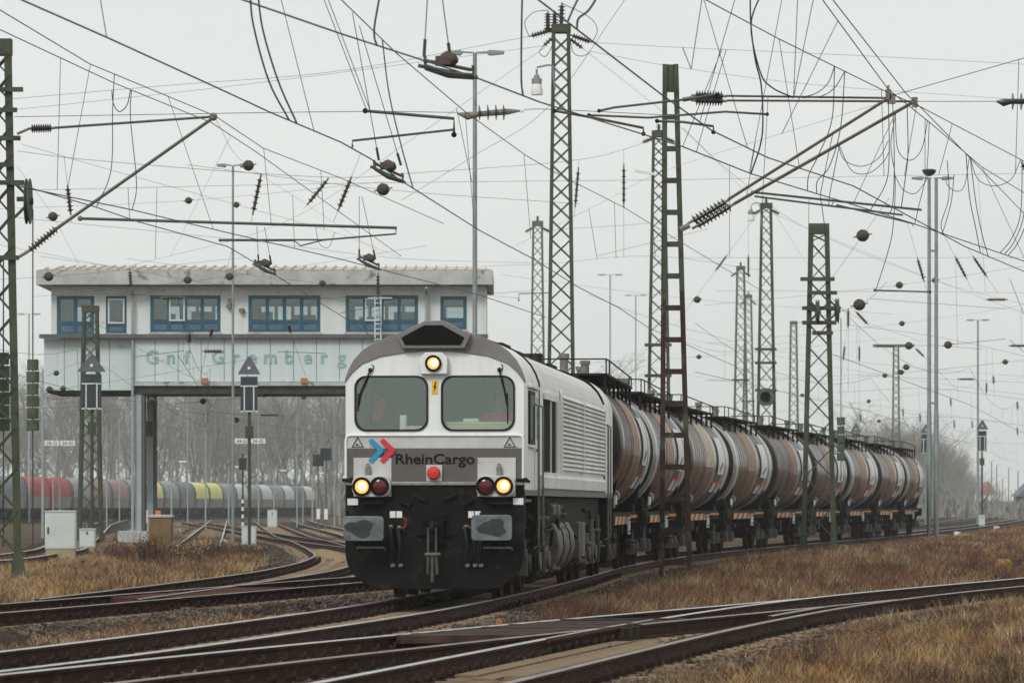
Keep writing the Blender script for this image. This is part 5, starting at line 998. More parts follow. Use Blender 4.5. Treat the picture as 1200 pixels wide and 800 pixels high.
# ---------------------------------------------------------------- masts
gx = lambda px, d: (px - 600) / F * d
hz_at = lambda py, d: CH + (HZ - py) / F * d
def ladder_y(H, wb, wt, z): return wb + (wt - wb) * z / H
def mast(label, px, d, ytop, wb, wt, kind='x4', mt='mastgreen', base=-.3, pxb=None, group=None, seg=None, name='lattice_mast', gw=.11):
    H = hz_at(ytop, d) - base; m_ = M[mt]; x0 = gx(px if pxb is None else pxb, d); lean = gx(px, d) - x0
    t = thing(name, label, 'mast', (x0, d, base), 0, group)
    cw = lambda z: wb + (wt - wb) * z / H; cx = lambda z: lean * z / H
    if kind == 'x4':
        for sx in (-1, 1):
            for sy in (-1, 1): m = MB(); m.bar((sx * cw(0) / 2, sy * cw(0) / 2, 0), (cx(H) + sx * cw(H) / 2, sy * cw(H) / 2, H), gw); m.build('leg', m_, t, smooth=False)
        m = MB(); z = .5; 
        while z < H - .4:
            q = seg * cw(z) if seg else cw(z) * 1.05; z2 = min(z + q, H - .1); a, b = cw(z) / 2, cw(z2) / 2; c1, c2 = cx(z), cx(z2)
            for sy in (-1, 1): m.bar((c1 - a, sy * a, z), (c2 + b, sy * b, z2), .06, .03); m.bar((c1 + a, sy * (a + .0), z), (c2 - b, sy * b, z2), .06, .03)
            for sx in (-1, 1): m.bar((c1 + sx * a, -a, z), (c2 + sx * b, b, z2), .05, .03)
            z = z2
        m.build('bracing', m_, t, smooth=False)
        m = MB(); m.box((cx(H), 0, H), (wt + .16, wt + .16, .28)); m.build('cap', m_, t)
    elif kind == 'u2':
        dp = .26
        for sx in (-1, 1):
            m = MB(); a, b = Vector((sx * (cw(0) / 2 - .05), 0, 0)), Vector((cx(H) + sx * (cw(H) / 2 - .05), 0, H)); m.bar(a, b, .11, dp); m.bar(a + Vector((0, -dp / 2, 0)), b + Vector((0, -dp / 2, 0)), .17, .02); m.build('leg', m_, t, smooth=False)
        m = MB(); z = .6
        while z < H - .5:
            z2 = min(z + (seg or 1.1) * cw(z), H - .35); a, b = cw(z) / 2 - .04, cw(z2) / 2 - .04; c1, c2 = cx(z), cx(z2)
            for sy in (-dp / 2, dp / 2): m.bar((c1 - a, sy, z), (c2 + b, sy + .003, z2), .065, .03); m.bar((c1 + a, sy + .02, z), (c2 - b, sy + .023, z2), .065, .03)
            z = z2
        m.build('bracing', m_, t, smooth=False)
        m = MB(); m.box((cx(H), 0, H - .18), (wt + .06, dp + .05, .36)); m.build('cap', m_, t, bev=.01)
        
        for sx in (-1, 1): m = MB(); xx = sx * (cw(0) / 2 - .05); m.prism([(xx - .2, 0), (xx + .2, 0), (xx + .07, .9), (xx - .07, .9)], lambda u, v, tt: (u, tt, v - .05), -dp / 2 - .06, -dp / 2 - .025); m.build('base_gusset', m_, t)
        m = MB(); m.box((0, 0, -.05), (cw(0) + .7, .9, .25)); m.build('footing', M['conc'], t)
    else:
        dp = .16
        for sx in (-1, 1):
            m = MB(); a, b = Vector((sx * (cw(0) / 2 - .045), 0, 0)), Vector((cx(H) + sx * (cw(H) / 2 - .045), 0, H)); m.bar(a, b, .09, dp); m.bar(a + Vector((sx * .01, -dp / 2, 0)), b + Vector((sx * .01, -dp / 2, 0)), .105, .016); m.build('leg', m_, t, smooth=False)
        m = MB(); k = 15
        for i in range(k):
            z = .45 + (H - 1.6) * i / (k - 1); c = cx(z); a = cw(z) / 2 - .03; m = MB(); m.box((c, -.05, z), (2 * a, .03, .12)); m.build('rung', M['mastgreen'] if z > 6.6 else m_, t, smooth=False)
        m = MB(); m.box((cx(H), 0, H - .3), (cw(H), .12, .6)); m.build('head_plate', M['mastgreen'], t, smooth=False); m = MB(); m.box((0, 0, .06), (cw(0) + .2, .4, .1)); m.build('base_plate', m_, t)
    return t
def insul(parent, a, b, n=7, r=.085, mt='insul', name='insulator', rel=True, rod=.02):
    if rel: o = Vector(parent.location); a, b = Vector(a) - o, Vector(b) - o
    m = MB(); d = b - a; L = d.length; u = d / L; m.mi = 0; m.cyl(a + u * L * .12, b - u * L * .12, r * .45, n=8)
    for i in range(n): t_ = L * (.16 + .68 * i / max(1, n - 1)); m.lathe(a + u * (t_ - .02), u, [(0, r * .5), (.01, r), (.025, r * .9), (.04, r * .5)], 12)
    m.mi = 1; m.cyl(a, a + u * L * .13, rod * 1.5, n=8); m.cyl(b - u * L * .13, b, rod * 1.5, n=8)
    return m.build(name, [M[mt], M['fitting']], parent)
def arm(parent, pts, r, mt='tubegreen', name='cantilever_tube'):
    o = Vector(parent.location); m = MB(); m.tube([Vector(p) - o for p in pts], r, 8); return m.build(name, M[mt], parent)
def pulley(parent, c, r, y=-.1):
    o = Vector(parent.location); c = Vector(c) - o; m = MB(); m.lathe(c + Vector((-.05, 0, 0)), (1, 0, 0), [(0, r), (.02, r), (.03, r * .86), (.07, r * .86), (.08, r), (.1, r)], 22); q = m.build('tension_wheel', M['iron'], parent)
    m = MB(); m.cyl(c + Vector((-.09, 0, 0)), c + Vector((.11, 0, 0)), .08, n=10); m.bar(c + Vector((-.25, .02, .05)), c + Vector((.02, .02, .05)), .09, .1); m.bar(c + Vector((-.3, .02, -.35)), c + Vector((0, .02, -.05)), .06, .06); m.bar(c + Vector((-.3, .02, .4)), c + Vector((0, .02, .1)), .06, .06); m.build('wheel_bracket', M['mastgreen'], parent)
    return c
def weights(label, px, d, y0, y1, wpx, ytop, ybot, k=6):
    s = d / F; x = gx(px, d); t = thing('weight_stack', label, 'weight stack', (x, d, hz_at(y1, d))); H = (y1 - y0) * s; w_ = wpx * s
    for i in range(k):
        z0 = H * i / k; m = MB(); q = w_ * (.9 if i % 2 else 1.0); m.cyl((0, 0, z0 + .01), (0, 0, z0 + H / k - .02), q / 2, n=14); m.build('weight', M['iron'], t, bev=.01)
    m = MB(); m.cyl((0, 0, (y1 - ybot) * s), (0, 0, (y1 - ytop) * s), .016, n=6); m.build('rod', M['wire'], t)
    return t
# near left mast with its cantilever, tension wheel and weights
dL = 96.; ML = mast('big green lattice mast cut by the left edge of the picture, carrying a long cantilever', -1, dL, 46, 1.0, .5, 'u2', pxb=-2, gw=.12, seg=1.0)
q = lambda x, y, dd=dL: P(x, y, dd - .2)
for y, wpx in ((105, 27), (129, 20), (162, 24), (193, 16), (214, 28), (302, 22)): m = MB(); o_l = Vector(ML.location); m.bar(q(wpx - 34, y) - o_l, q(wpx, y) - o_l, .09, .1); m.build('cross_bar', M['mastgreen'], ML)
arm(ML, [q(20, 157), q(34, 151)], .03, 'fitting', 'clevis'); insul(ML, q(33, 151), q(64, 150), 9, .10); arm(ML, [q(62, 150), q(248, 137)], .028, name='cantilever_tube')
arm(ML, [q(19, 303), q(32, 295)], .035, 'fitting', 'clevis'); insul(ML, q(30, 297), q(71, 264), 9, .10); arm(ML, [q(66, 268), q(253, 136)], .036); arm(ML, [q(94, 256), q(465, 267)], .032, name='registration_tube')
m = MB(); m.ball(q(250, 137) - Vector(ML.location), .09); m.ball(q(94, 256) - Vector(ML.location), .06); m.build('cantilever_clamp', M['fitting'], ML)
arm(ML, [q(464, 267), q(464, 274), q(380, 281), q(256, 281)], .02, name='steady_arm')
c = pulley(ML, q(33, 236, dL), .5)
weights('green stack of iron weights hanging right of the left edge mast', 38.5, dL - .5, 420, 505, 15, 245, 640); weights('green stack of iron weights hanging behind the left edge mast leg', 4, dL + .8, 412, 505, 15, 300, 640)
# brown ladder mast in front of the train
dF = 96.5; MF = mast('slim brown ladder like mast standing in front of the tank train, green at its top', 785.5, dF, 76, .70, .31, 'ladder', 'mastrust', pxb=792)
f_ = lambda x, y: P(x, y, dF - .25)
m = MB(); z0 = 6.4; H = hz_at(76, dF) + .3
for sx in (-1, 1): m.bar((sx * .19 - .055 , -.105, z0), (sx * .123 - .12, -.105, H + .004), .10, .012)
m.build('green_paint_cladding', M['mastgreen'], MF, smooth=False)
for a, b in (((800, 117), (812, 115)),): arm(MF, [f_(*a), f_(*b)], .05, 'fitting', 'clevis')
for dy in (0, 7): insul(MF, f_(810, 112 + dy * .8), f_(852, 113 + dy * .8), 10, .12)
arm(MF, [f_(850, 112.5), f_(1038, 115)], .024, 'tuberust'); arm(MF, [f_(852, 118), f_(1070, 119)], .024, 'tuberust')
arm(MF, [f_(797, 269), f_(808, 264)], .06, 'fitting', 'clevis')
insul(MF, f_(806, 262), f_(856, 233), 9, .115); insul(MF, f_(811, 268), f_(862, 238), 9, .115)
arm(MF, [f_(853, 234), f_(1043, 114)], .033, 'tuberust'); arm(MF, [f_(860, 239), f_(1070, 120)], .036, 'tuberust')
arm(MF, [f_(880, 225), f_(1080, 246)], .026, 'tubegreen', 'registration_tube'); arm(MF, [f_(884, 230), f_(1058, 252)], .022, 'tubegreen', 'registration_tube'); arm(MF, [f_(980, 240), f_(1070, 262), f_(1070, 265)], .018, 'tubegreen', 'steady_arm')
m = MB(); o_f = Vector(MF.location)
for x, y in ((1041, 111), (1046, 116), (1072, 120)): m.box(f_(x, y) - o_f, (.12, .1, .22))
m.bar(f_(1041, 100) - o_f, f_(1041, 122) - o_f, .05); m.build('cantilever_clamp', M['fitting'], MF)
# green cross braced mast right
dG = 149.; MG = mast('green cross braced mast with tension wheels, standing right of the middle of the tank train', 959.5, dG, 262, 1.14, .62, 'u2', pxb=959, seg=.95, gw=.14)
g_ = lambda x, y: P(x, y, dG - .2); o_g = Vector(MG.location)
for y, a, b in ((327, 938, 978), (343, 947, 981), (361, 940, 985), (378, 940, 980), (390, 952, 976)): m = MB(); m.bar(g_(a, y) - o_g, g_(b, y) - o_g, .16 if y > 350 else .1, .13); m.build('cross_bar', M['mastgreen'], MG)
pulley(MG, P(981, 364, dG), .43); pulley(MG, P(958, 365, dG - .3), .40)
weights('green stack of iron weights hanging right of the green cross braced mast', 985.5, dG - .6, 488, 540, 9.5, 372, 600, 5)
# tall span masts
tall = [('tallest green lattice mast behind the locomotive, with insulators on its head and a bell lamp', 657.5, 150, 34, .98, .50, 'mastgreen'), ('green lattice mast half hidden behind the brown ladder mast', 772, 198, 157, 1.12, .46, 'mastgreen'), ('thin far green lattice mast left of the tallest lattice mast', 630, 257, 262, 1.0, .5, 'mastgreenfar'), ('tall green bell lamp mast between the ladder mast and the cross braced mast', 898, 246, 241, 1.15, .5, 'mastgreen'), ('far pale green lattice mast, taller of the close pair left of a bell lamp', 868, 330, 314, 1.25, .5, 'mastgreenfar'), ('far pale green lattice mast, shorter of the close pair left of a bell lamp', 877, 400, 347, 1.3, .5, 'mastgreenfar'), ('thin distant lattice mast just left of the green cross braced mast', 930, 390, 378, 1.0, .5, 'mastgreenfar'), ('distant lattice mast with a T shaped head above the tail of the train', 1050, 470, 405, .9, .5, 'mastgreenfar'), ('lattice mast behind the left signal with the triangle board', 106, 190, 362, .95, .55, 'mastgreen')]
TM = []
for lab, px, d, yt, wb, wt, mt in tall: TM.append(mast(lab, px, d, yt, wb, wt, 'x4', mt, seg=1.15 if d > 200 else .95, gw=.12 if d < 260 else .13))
m = MB(); o_ = Vector(TM[7].location); m.bar(P(1023, 405, 470) - o_, P(1071, 405, 470) - o_, .3); m.build('cross_arm', M['mastgreenfar'], TM[7])
def belllamp(mst, d, px, py, mx_, r=.26):
    o = Vector(mst.location); p = P(px, py, d) - o; a = P(mx_, py + 5, d) - o; b = P(mx_ - 4, py - 22, d) - o; c = P(px, py - 22, d) - o; s = r / .42; b = P(mx_ - 4, py - 24, d) - o
    m = MB(); m.tube(cr_spline([a, P(mx_ - 2, py - 10, d) - o, b, c], 4), .035, 6); l_ = m.build('lamp_arm', M['zinc'], mst)
    m = MB(); m.lathe(c + Vector((0, 0, -.1 * s)), (0, 0, -1), [(0, .06 * s), (.3 * s, .06 * s), (.34 * s, .15 * s), (.5 * s, .17 * s), (.52 * s, .28 * s), (.8 * s, .28 * s)], 16); m.build('lamp_body', M['zinc'], l_); m = MB(); m.lathe(c + Vector((0, 0, -.9 * s)), (0, 0, -1), [(0, .24 * s), (.2 * s, .30 * s), (.45 * s, .34 * s), (.62 * s, .32 * s)], 18); m.build('lamp_shade', M['label'], l_)
belllamp(TM[0], 149.5, 629, 101, 650.5); belllamp(TM[3], 245.5, 880, 262, 893.5, .25)
o_ = Vector(TM[0].location); h0 = lambda x, y: P(x, y, 149.8)
for a, b in (((642, 37), (642, 13)), ((650, 37), (650, 13)), ((657.5, 34), (658.5, 3))): insul(TM[0], h0(*a), h0(*b), 6, .14)
insul(TM[0], h0(648, 35), h0(620, 43), 7, .12); insul(TM[0], h0(668, 41), h0(694, 50), 7, .12); insul(TM[0], h0(650, 42), h0(637, 54), 4, .1); insul(TM[0], h0(667, 45), h0(683, 57), 4, .1)
m = MB()
for pts in ([(620, 43), (615, 27), (625, 15), (642, 12)], [(694, 50), (700, 35), (690, 20), (658, 4)], [(637, 54), (632, 62), (640, 66), (649, 50)], [(668, 46), (672, 62), (682, 66), (691, 62)]): m.tube(cr_spline([h0(*p) - o_ for p in pts], 5), .012, 4)
m.build('jumper_loop', M['wire'], TM[0]); m = MB(); m.bar(h0(638, 36) - o_, h0(664, 36) - o_, .12); m.build('cross_arm', M['mastgreen'], TM[0])
o_ = Vector(TM[1].location); m = MB(); m.bar(P(744, 200, 197.5) - o_, P(767, 204, 197.5) - o_, .16, .12); m.build('floodlight', M['label'], TM[1])
for k, d in ((1, 198), (2, 257), (3, 246), (4, 330), (5, 400)):
    o_ = Vector(TM[k].location); px = tall[k][1]; yt = tall[k][3]; w_ = 12 * 200 / d
    insul(TM[k], P(px - w_ * .4, yt + 4, d), P(px - w_ * 1.6, yt + 10, d), 5, .13); insul(TM[k], P(px + w_ * .4, yt + 4, d), P(px + w_ * 1.6, yt + 10, d), 5, .13); insul(TM[k], P(px, yt, d), P(px, yt - w_, d), 4, .12)
for k, y in ((3, 409), (3, 425), (3, 457), (1, 404), (1, 440), (4, 445), (5, 470)):
    d = tall[k][2]; o_ = Vector(TM[k].location); px = tall[k][1]; m = MB(); hw_ = 15 * 220 / d
    m.bar(P(px - hw_, y, d - .7) - o_, P(px + hw_ * .9, y, d - .7) - o_, .14); m.build('cross_arm', M['mastgreen'], TM[k])
o_ = Vector(TM[3].location); m = MB(); m.lathe(P(897, 465, 245) - o_, (0, -1, 0), [(0, .5), (.1, .5), (.1, .3), (0, .3)], 18); m.build('tension_wheel', M['iron'], TM[3])
# lamp posts
def tlamp(label, px, d, yt, half=1.35, mt='zinc', twin=False, ybot=None, r=.09):
    t = thing('lamp_post', label, 'lamp post', (gx(px, d), d, -.3)); H = hz_at(yt, d) + .3
    for s in ((-1, 1) if twin else (0,)):
        m = MB(); m.tube([(s * .17, 0, 0), (s * .17, 0, H * .35), (s * .17, 0, H * .36), (s * .17, 0, H)], [r * 1.25, r * 1.2, r, r * .8], 10); m.build('pole', M[mt], t)
    for s in (-1, 1):
        m = MB(); m.bar((s * .05, 0, H), (s * half * .45, 0, H + .02), .06); m.prism([(.42 * half, -.03), (.5 * half, -.09), (half, -.04), (half, .05), (.5 * half, .08), (.42 * half, .03)], lambda u, v, tt: (s * u, tt, H + v), -.16, .16); m.build('lamp_head', M[mt], t)
    if twin:
        m = MB(); m.lathe((-.17, 0, H + .1), (0, 0, 1), [(0, .1), (.15, .3), (.3, .35), (.34, .2)], 12); m.build('lamp_crown', M['sigbox'], t)
        for z in (H * .38, H * .8): m = MB(); m.box((0, 0, z), (.5, .1, .1)); m.build('tie_clamp', M[mt], t)
    return t
tlamp('grey T shaped lamp post rising behind the locomotive left of the tallest lattice mast', 556.5, 150, 62, 1.0)
tlamp('tall grey T shaped lamp post standing in front of the signal box windows', 273, 193, 194, .7, 'zinc', r=.06); tlamp('twin grey lamp posts clamped together just beyond the tail of the tank train', 1093, 211, 209, 1.0, 'zinc', True, r=.1)
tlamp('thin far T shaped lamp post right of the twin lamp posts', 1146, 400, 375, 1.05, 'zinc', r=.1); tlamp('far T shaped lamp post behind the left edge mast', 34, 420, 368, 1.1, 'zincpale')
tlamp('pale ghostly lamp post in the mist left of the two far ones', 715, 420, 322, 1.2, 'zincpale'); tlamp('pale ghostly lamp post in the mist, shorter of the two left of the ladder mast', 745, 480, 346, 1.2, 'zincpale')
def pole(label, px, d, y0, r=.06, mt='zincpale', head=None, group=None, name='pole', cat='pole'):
    t = thing(name, label, cat, (gx(px, d), d, -.3), 0, group); H = hz_at(y0, d) + .3; m = MB(); m.cyl((0, 0, 0), (0, 0, H), r, r * .7, n=8); m.build('shaft', M[mt], t)
    if head == 'lamp': m = MB(); m.tube([(0, 0, H - .02), (.3, 0, H + .12), (.7, 0, H + .1)], .03, 5); m.build('arm', M[mt], t); m = MB(); m.b2((.55, -.12, H + .02), (1.15, .12, H + .14)); m.build('lamp_head', M['label'], t, bev=.02)
    if head == 'box': m = MB(); m.b2((-.32, -.12, H - .05), (.32, .12, H + .65)); m.build('signal_head', M['sigbox'], t, bev=.02); m = MB(); m.b2((-.1, -.1, .9), (.1, .08, 1.5)); m.build('relay_box', M['label'], t)
    return t
pole('pale round pole right of the left edge weights, in front of the red wagons', 50, 230, 432, .07, 'zincpale'); pole('thin grey pole behind the big grey cabinet', 70, 260, 425, .05, 'zinc')
pole('thin dark pole right of the bridge pillar carrying a small dark box', 171, 200, 510, .04, 'under', 'box', name='small_signal', cat='signal')
for px, d, y in ((201, 330, 542), (268, 370, 548), (321, 400, 552), (366, 430, 555)): pole('slim white lamp post standing in front of the distant hooded wagons', px, d, y, .07, 'zincpale', 'lamp', 'slim lamp posts under the bridge', 'yard_lamp', 'lamp post')
pole('small dark headed signal on a thin pole, lower of the pair left of the locomotive', 373, 260, 545, .05, 'sigtri', 'box', name='small_signal', cat='signal'); pole('small dark headed signal on a thin pole, taller of the pair left of the locomotive', 382, 255, 538, .05, 'sigtri', 'box', name='small_signal', cat='signal')
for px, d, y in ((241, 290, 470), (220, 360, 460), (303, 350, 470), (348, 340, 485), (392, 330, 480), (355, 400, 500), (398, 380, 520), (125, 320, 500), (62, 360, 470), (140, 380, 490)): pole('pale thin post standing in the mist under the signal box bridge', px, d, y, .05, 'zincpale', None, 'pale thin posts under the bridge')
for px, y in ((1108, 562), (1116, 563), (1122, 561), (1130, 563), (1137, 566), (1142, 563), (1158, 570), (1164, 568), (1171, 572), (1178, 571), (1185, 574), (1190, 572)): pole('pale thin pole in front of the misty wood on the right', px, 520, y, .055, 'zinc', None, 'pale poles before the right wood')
for px, d, y in ((1168, 800, 545), (1182, 850, 548), (1193, 800, 552), (1175, 900, 560), (1162, 760, 540)): pole('far thin mast with cross arm in the mist near the right edge', px, d, y, .14, 'zinc', 'lamp', 'far misty masts at the right edge', 'yard_lamp', 'lamp post')
t = thing('striped_pole', 'thin black and white striped pole left of the signal with the white box', 'pole', (gx(284.5, 186), 186, -.3))
m = MB(); zz_ = hz_at(568, 186)
for i in range(12): m.mi = i % 2; m.cyl((0, 0, .2 + i * .16), (0, 0, .36 + i * .16), .05, n=8)
m.build('striped_shaft', [M['label'], M['mark']], t)
m = MB(); m.cyl((0, 0, 2.1), (0, 0, 3.9), .035, n=8); m.b2((-.16, -.08, 3.2), (.16, .08, 3.7)); m.build('lamp_box', M['sigbox'], t)
# signals seen from behind: dark screen with a triangle board above it
def signal(label, px, d, ya, yb, yc, tw, bw, ypole, mt='mastgreen'):
    s = d / F; t = thing('main_signal', label, 'signal', (gx(px, d), d, -.3)); z = lambda y: hz_at(y, d) + .3; tw *= s / 2; bw *= s / 2
    m = MB(); m.cyl((0, .12, 0), (0, .12, z(yc) + .2), .07, n=10); m.b2((-.16, .0, z(ypole) - .3), (.16, .2, z(ypole) + .2)); m.build('post', M[mt], t)
    m = MB(); m.prism([(-tw, z(yb) + .05), (tw, z(yb) + .05), (tw * .92, z(yb) + .14), (.05, z(ya)), (-.05, z(ya)), (-tw * .92, z(yb) + .14)], lambda u, v, tt: (u, tt, v), -.12, -.02); tb = m.build('triangle_board', M['sigtri'], t)
    m = MB(); m.cyl((0, -.16, z(yb) + .3), (0, -.11, z(yb) + .3), .06, n=10); m.build('bolt', M['label'], tb)
    m = MB(); m.b2((-bw, -.06, z(yc)), (bw, .02, z(yb) - .04)); sc = m.build('screen', M['sigbox'], t, bev=.02)
    m = MB(); zt = z(yb) - .45
    for x in (-bw * .55, bw * .55): m.b2((x - .025, -.12, z(yc) - .05), (x + .025, -.07, zt))
    m.b2((-bw, -.12, zt), (bw, -.07, zt + .05)); m.b2((-bw, -.12, z(yc) - .05), (bw, -.07, z(yc))); m.build('ladder_frame', M['lightframe'], sc, smooth=False)
    m = MB(); m.b2((-bw * .8, .02, z(yc) + .1), (bw * .8, .3, z(yb) - .1)); m.build('lamp_case', M['blackm'], t, bev=.02); return t
signal('dark signal with slate triangle board mounted before the left lattice mast', 107.5, 176, 416, 437, 478, 33, 23, 500); signal('dark signal with slate triangle board on a green pole under the lettering', 292, 178, 418, 440, 481, 26, 20, 505)
signal('far dark signal with triangle board just left of the twin lamp posts', 1085, 343, 497, 508, 530, 13, 10.5, 540, 'zinc'); signal('far dark signal with triangle board right of the twin lamp posts', 1151, 314, 492, 504, 528, 14, 10, 540, 'mastgreen'); signal('small blurred signal with triangle board above the rear tank wagons', 1003, 360, 496, 507, 517, 13, 9, 530, 'zinc')
# number boards between poles
for px, y, d, tx in ((70, 519, 230, ('24-32', '34-42')), (293, 516.5, 240, ('44-52', '34-42'))):
    t = thing('number_board', 'pair of small white number boards hanging ' + ('right of the left edge mast' if px < 100 else 'beside the signal with the white box'), 'sign', (gx(px, d), d, hz_at(y, d))); s = d / F
    for k in (-1, 1):
        m = MB(); m.b2((k * 9.3 * s - 8.6 * s, -.02, -3 * s), (k * 9.3 * s + 8.6 * s, .02, 3 * s)); bd = m.build('board', M['label'], t); textobj('digits', M['mark'], bd, tx[(k + 1) // 2], k * 9.3 * s, -2 * s, -.03, 12.5 * s, 4 * s)
    m = MB(); m.cyl((-19 * s, .03, 0), (19 * s, .03, 0), .025, n=6); m.cyl((0, .05, -hz_at(y, d) - .3), (0, .05, 9 * s), .05, n=6); m.build('carrier', M['zinc'], t)
# ---------------------------------------------------------------- lineside cabinets and small things
def cabinet(label, px, d, y0, y1, wpx, base=0, mt='cabinet', name='cabinet', dp=.4):
    s = d / F; w_ = wpx * s; z0, z1 = hz_at(y1, d), hz_at(y0, d); t = thing(name, label, 'cabinet', (gx(px, d), d, -.35)); z0 += .35; z1 += .35
    m = MB(); m.b2((-w_ / 2, 0, z0), (w_ / 2, dp, z1 - .03)); c_ = m.build('case', M[mt], t, bev=.012)
    m = MB(); m.prism([(-w_ / 2 - .02, z1 - .03), (w_ / 2 + .02, z1 - .03), (w_ / 2 + .02, z1), (0, z1 + .015), (-w_ / 2 - .02, z1)], lambda u, v, tt: (u, tt, v), -.03, dp + .03); m.build('lid', M[mt], t)
    m = MB(); m.b2((-w_ / 2 + .04, -.012, z0 + .04), (w_ / 2 - .04, -.0, z1 - .06)); dr = m.build('door', M[mt], t, bev=.004); m = MB(); hx = -w_ / 2 + .1 if w_ > .7 else 0.; hz0 = z0 + (z1 - z0) * (.4 if w_ > .7 else .68); m.b2((hx - .025, -.03, hz0), (hx + .025, -.012, hz0 + (z1 - z0) * .17)); m.build('handle', M['mark'], dr)
    m = MB(); m.b2((-w_ / 2 + .02, .02, 0), (w_ / 2 - .02, dp - .02, z0)); m.build('plinth', M['cabbase'], t); return t
cabinet('big pale grey equipment cabinet on a stone plinth by the left mast', 70.5, 128, 598, 643, 36); cabinet('small pale cabinet right of the big grey cabinet', 102, 148, 619, 641, 18); cabinet('white box at the foot of the green signal pole', 291.5, 180, 616, 638, 16.5); cabinet('far pale cabinet right of the signal with the white box', 319, 290, 597, 617, 11); cabinet('grey box at the foot of the far right signal', 1151, 300, 603, 615, 6.5)
t = thing('concrete_post', 'ochre stained concrete block post standing in the brown shrubs', 'post', (gx(187.5, 124), 124, -.35)); m = MB(); w_ = 13.5 * 124 / F; m.b2((-w_, 0, 0), (w_, .6, hz_at(606, 124) + .35)); m.build('block', M['ochre'], t, bev=.03); m = MB(); m.b2((-w_ - .03, -.03, hz_at(606, 124) + .35), (w_ + .03, .63, hz_at(604, 124) + .38)); m.build('cap', M['conc'], t, bev=.01)
t = thing('marker_lamp', 'small orange lamp standing beyond the ochre concrete post', 'lamp', (gx(185.5, 150), 150, -.3)); m = MB(); m.cyl((0, 0, 0), (0, 0, 1.2), .04, n=8); m.build('shaft', M['zinc'], t); m = MB(); m.b2((-.09, -.09, 1.2), (.09, .09, 1.52)); m.build('lamp_case', M['orange'], t, bev=.02)
def block(name, label, cat, px, y, d, wpx, hpx, m1, m2=None, z=-.2, dp=.35):
    s = d / F; w_, h_ = wpx * s, hpx * s; t = thing(name, label, cat, (gx(px, d), d, z)); m = MB(); m.prism([(-w_ / 2, 0), (w_ / 2, 0), (w_ / 2, h_ * .8), (w_ / 2 - .02, h_), (-w_ / 2 + .02, h_), (-w_ / 2, h_ * .8)], lambda u, v, tt: (u, tt, v), 0, dp); m.build('case', M[m1], t, bev=.008)
    if m2: m = MB(); m.b2((-w_ * .22, -.012, h_ * .25), (w_ * .22, .01, h_ * .75)); m.build('plate', M[m2], t)
    m = MB(); m.b2((-w_ / 2 - .05, -.05, -.08), (w_ / 2 + .05, dp + .05, .0)); m.build('foot', M['clip'], t); return t
oxm = M['oxide'] = mat('oxide_orange', (.30, .105, .04), (.40, .16, .07), sc=6, rough=.7)
block('point_machine', 'orange brown point machine with a pale plate beside the left buffer of the locomotive', 'point machine', 411, 688, 81, 28, 11, 'oxide', 'label')
block('orange_marker', 'small orange block standing beside the dark slatted crossing panel', 'marker', 585, 727, 57.5, 7.5, 9.5, 'oxide')
t = block('point_machine', 'yellow point machine with a dark lever housing in the grass by the right edge', 'point machine', 1177, 660, 106, 15, 11, 'yellowd', None, z=-.12)
m = MB(); m.cyl((.32, .1, .0), (.32, .1, .2), .11, n=12); m.tube([(.32, .1, .2), (.4, .1, .24), (.5, .1, .18)], .03, 6); m.build('lever', M['mark'], t)
for px, d, lab in ((1122, 236, 'small white marker block in the grass right of the twin lamp posts'), (1168, 285, 'small white marker block farther right near the grey signal box'), (262, 190, 'small white marker block left of the white box on the green pole'), (981, 155, 'small pale stone beside the foot of the green cross braced mast')): block('marker_stone', lab, 'marker', px, 0, d, 7 * (236 / d) ** .4, 6.5, 'label', None, z=-.3, dp=.3)
m = MB()
# far right: cars and buildings in the mist
for i, (px, cm, lab) in enumerate(((1163, 'label', 'white car parked in the mist by the right wood, left one'), (1171, 'label', 'white car parked in the mist by the right wood, middle one'), (1190, 'red_glint_car', 'red car parked in the mist near the right edge'))):
    d = 640; t = thing('parked_car', lab, 'car', (gx(px, d), d, -.25)); m = MB(); m.prism([(-2.0, .3), (2.0, .3), (2.05, .7), (1.3, .85), (.8, 1.4), (-1.2, 1.42), (-1.9, .9), (-2.05, .7)], lambda u, v, tt: (u * .55, tt, v), 0, 1.7); m.build('body', M[cm], t, bev=.05)
    m = MB(); m.prism([(-1.05, .9), (1.1, .9), (.7, 1.33), (-1.0, 1.35)], lambda u, v, tt: (u * .55, tt, v), -.01, 1.71); m.build('window', M['sigbox'], t)
    for dx in (-.7, .7): m = MB(); m.cyl((dx, -.02, .3), (dx, 1.72, .3), .3, n=12); m.build('wheel', M['rubber'], t)
bluem = mat('wall_slate', (.10, .14, .17), (.14, .18, .21)); redm = mat('roof_red', (.35, .13, .09), (.42, .17, .12))
for px, d, w_, h_, mt, rm, lab in ((1212, 620, 4, 3.0, bluem, bluem, 'slate blue building at the right edge beyond the wood'), (1159, 900, 2.0, 4.2, M['bwall'], redm, 'far house with a red roof behind the right wood')):
    t = thing('distant_house', lab, 'house', (gx(px, d), d, -.3)); m = MB(); m.b2((-w_ / 2, 0, 0), (w_ / 2, 8, h_)); m.build('wall', mt, t); m = MB(); m.prism([(-w_ / 2 - .4, h_), (w_ / 2 + .4, h_), (0, h_ + 2.4)], lambda u, v, tt: (u, tt, v), -.4, 8.4); m.build('roof', rm, t)
    for k in (-1, 0, 1): m = MB(); m.b2((k * w_ * .3 - .5, -.03, 1.2), (k * w_ * .3 + .5, .02, 2.4)); m.build('window', M['sigbox'], t)
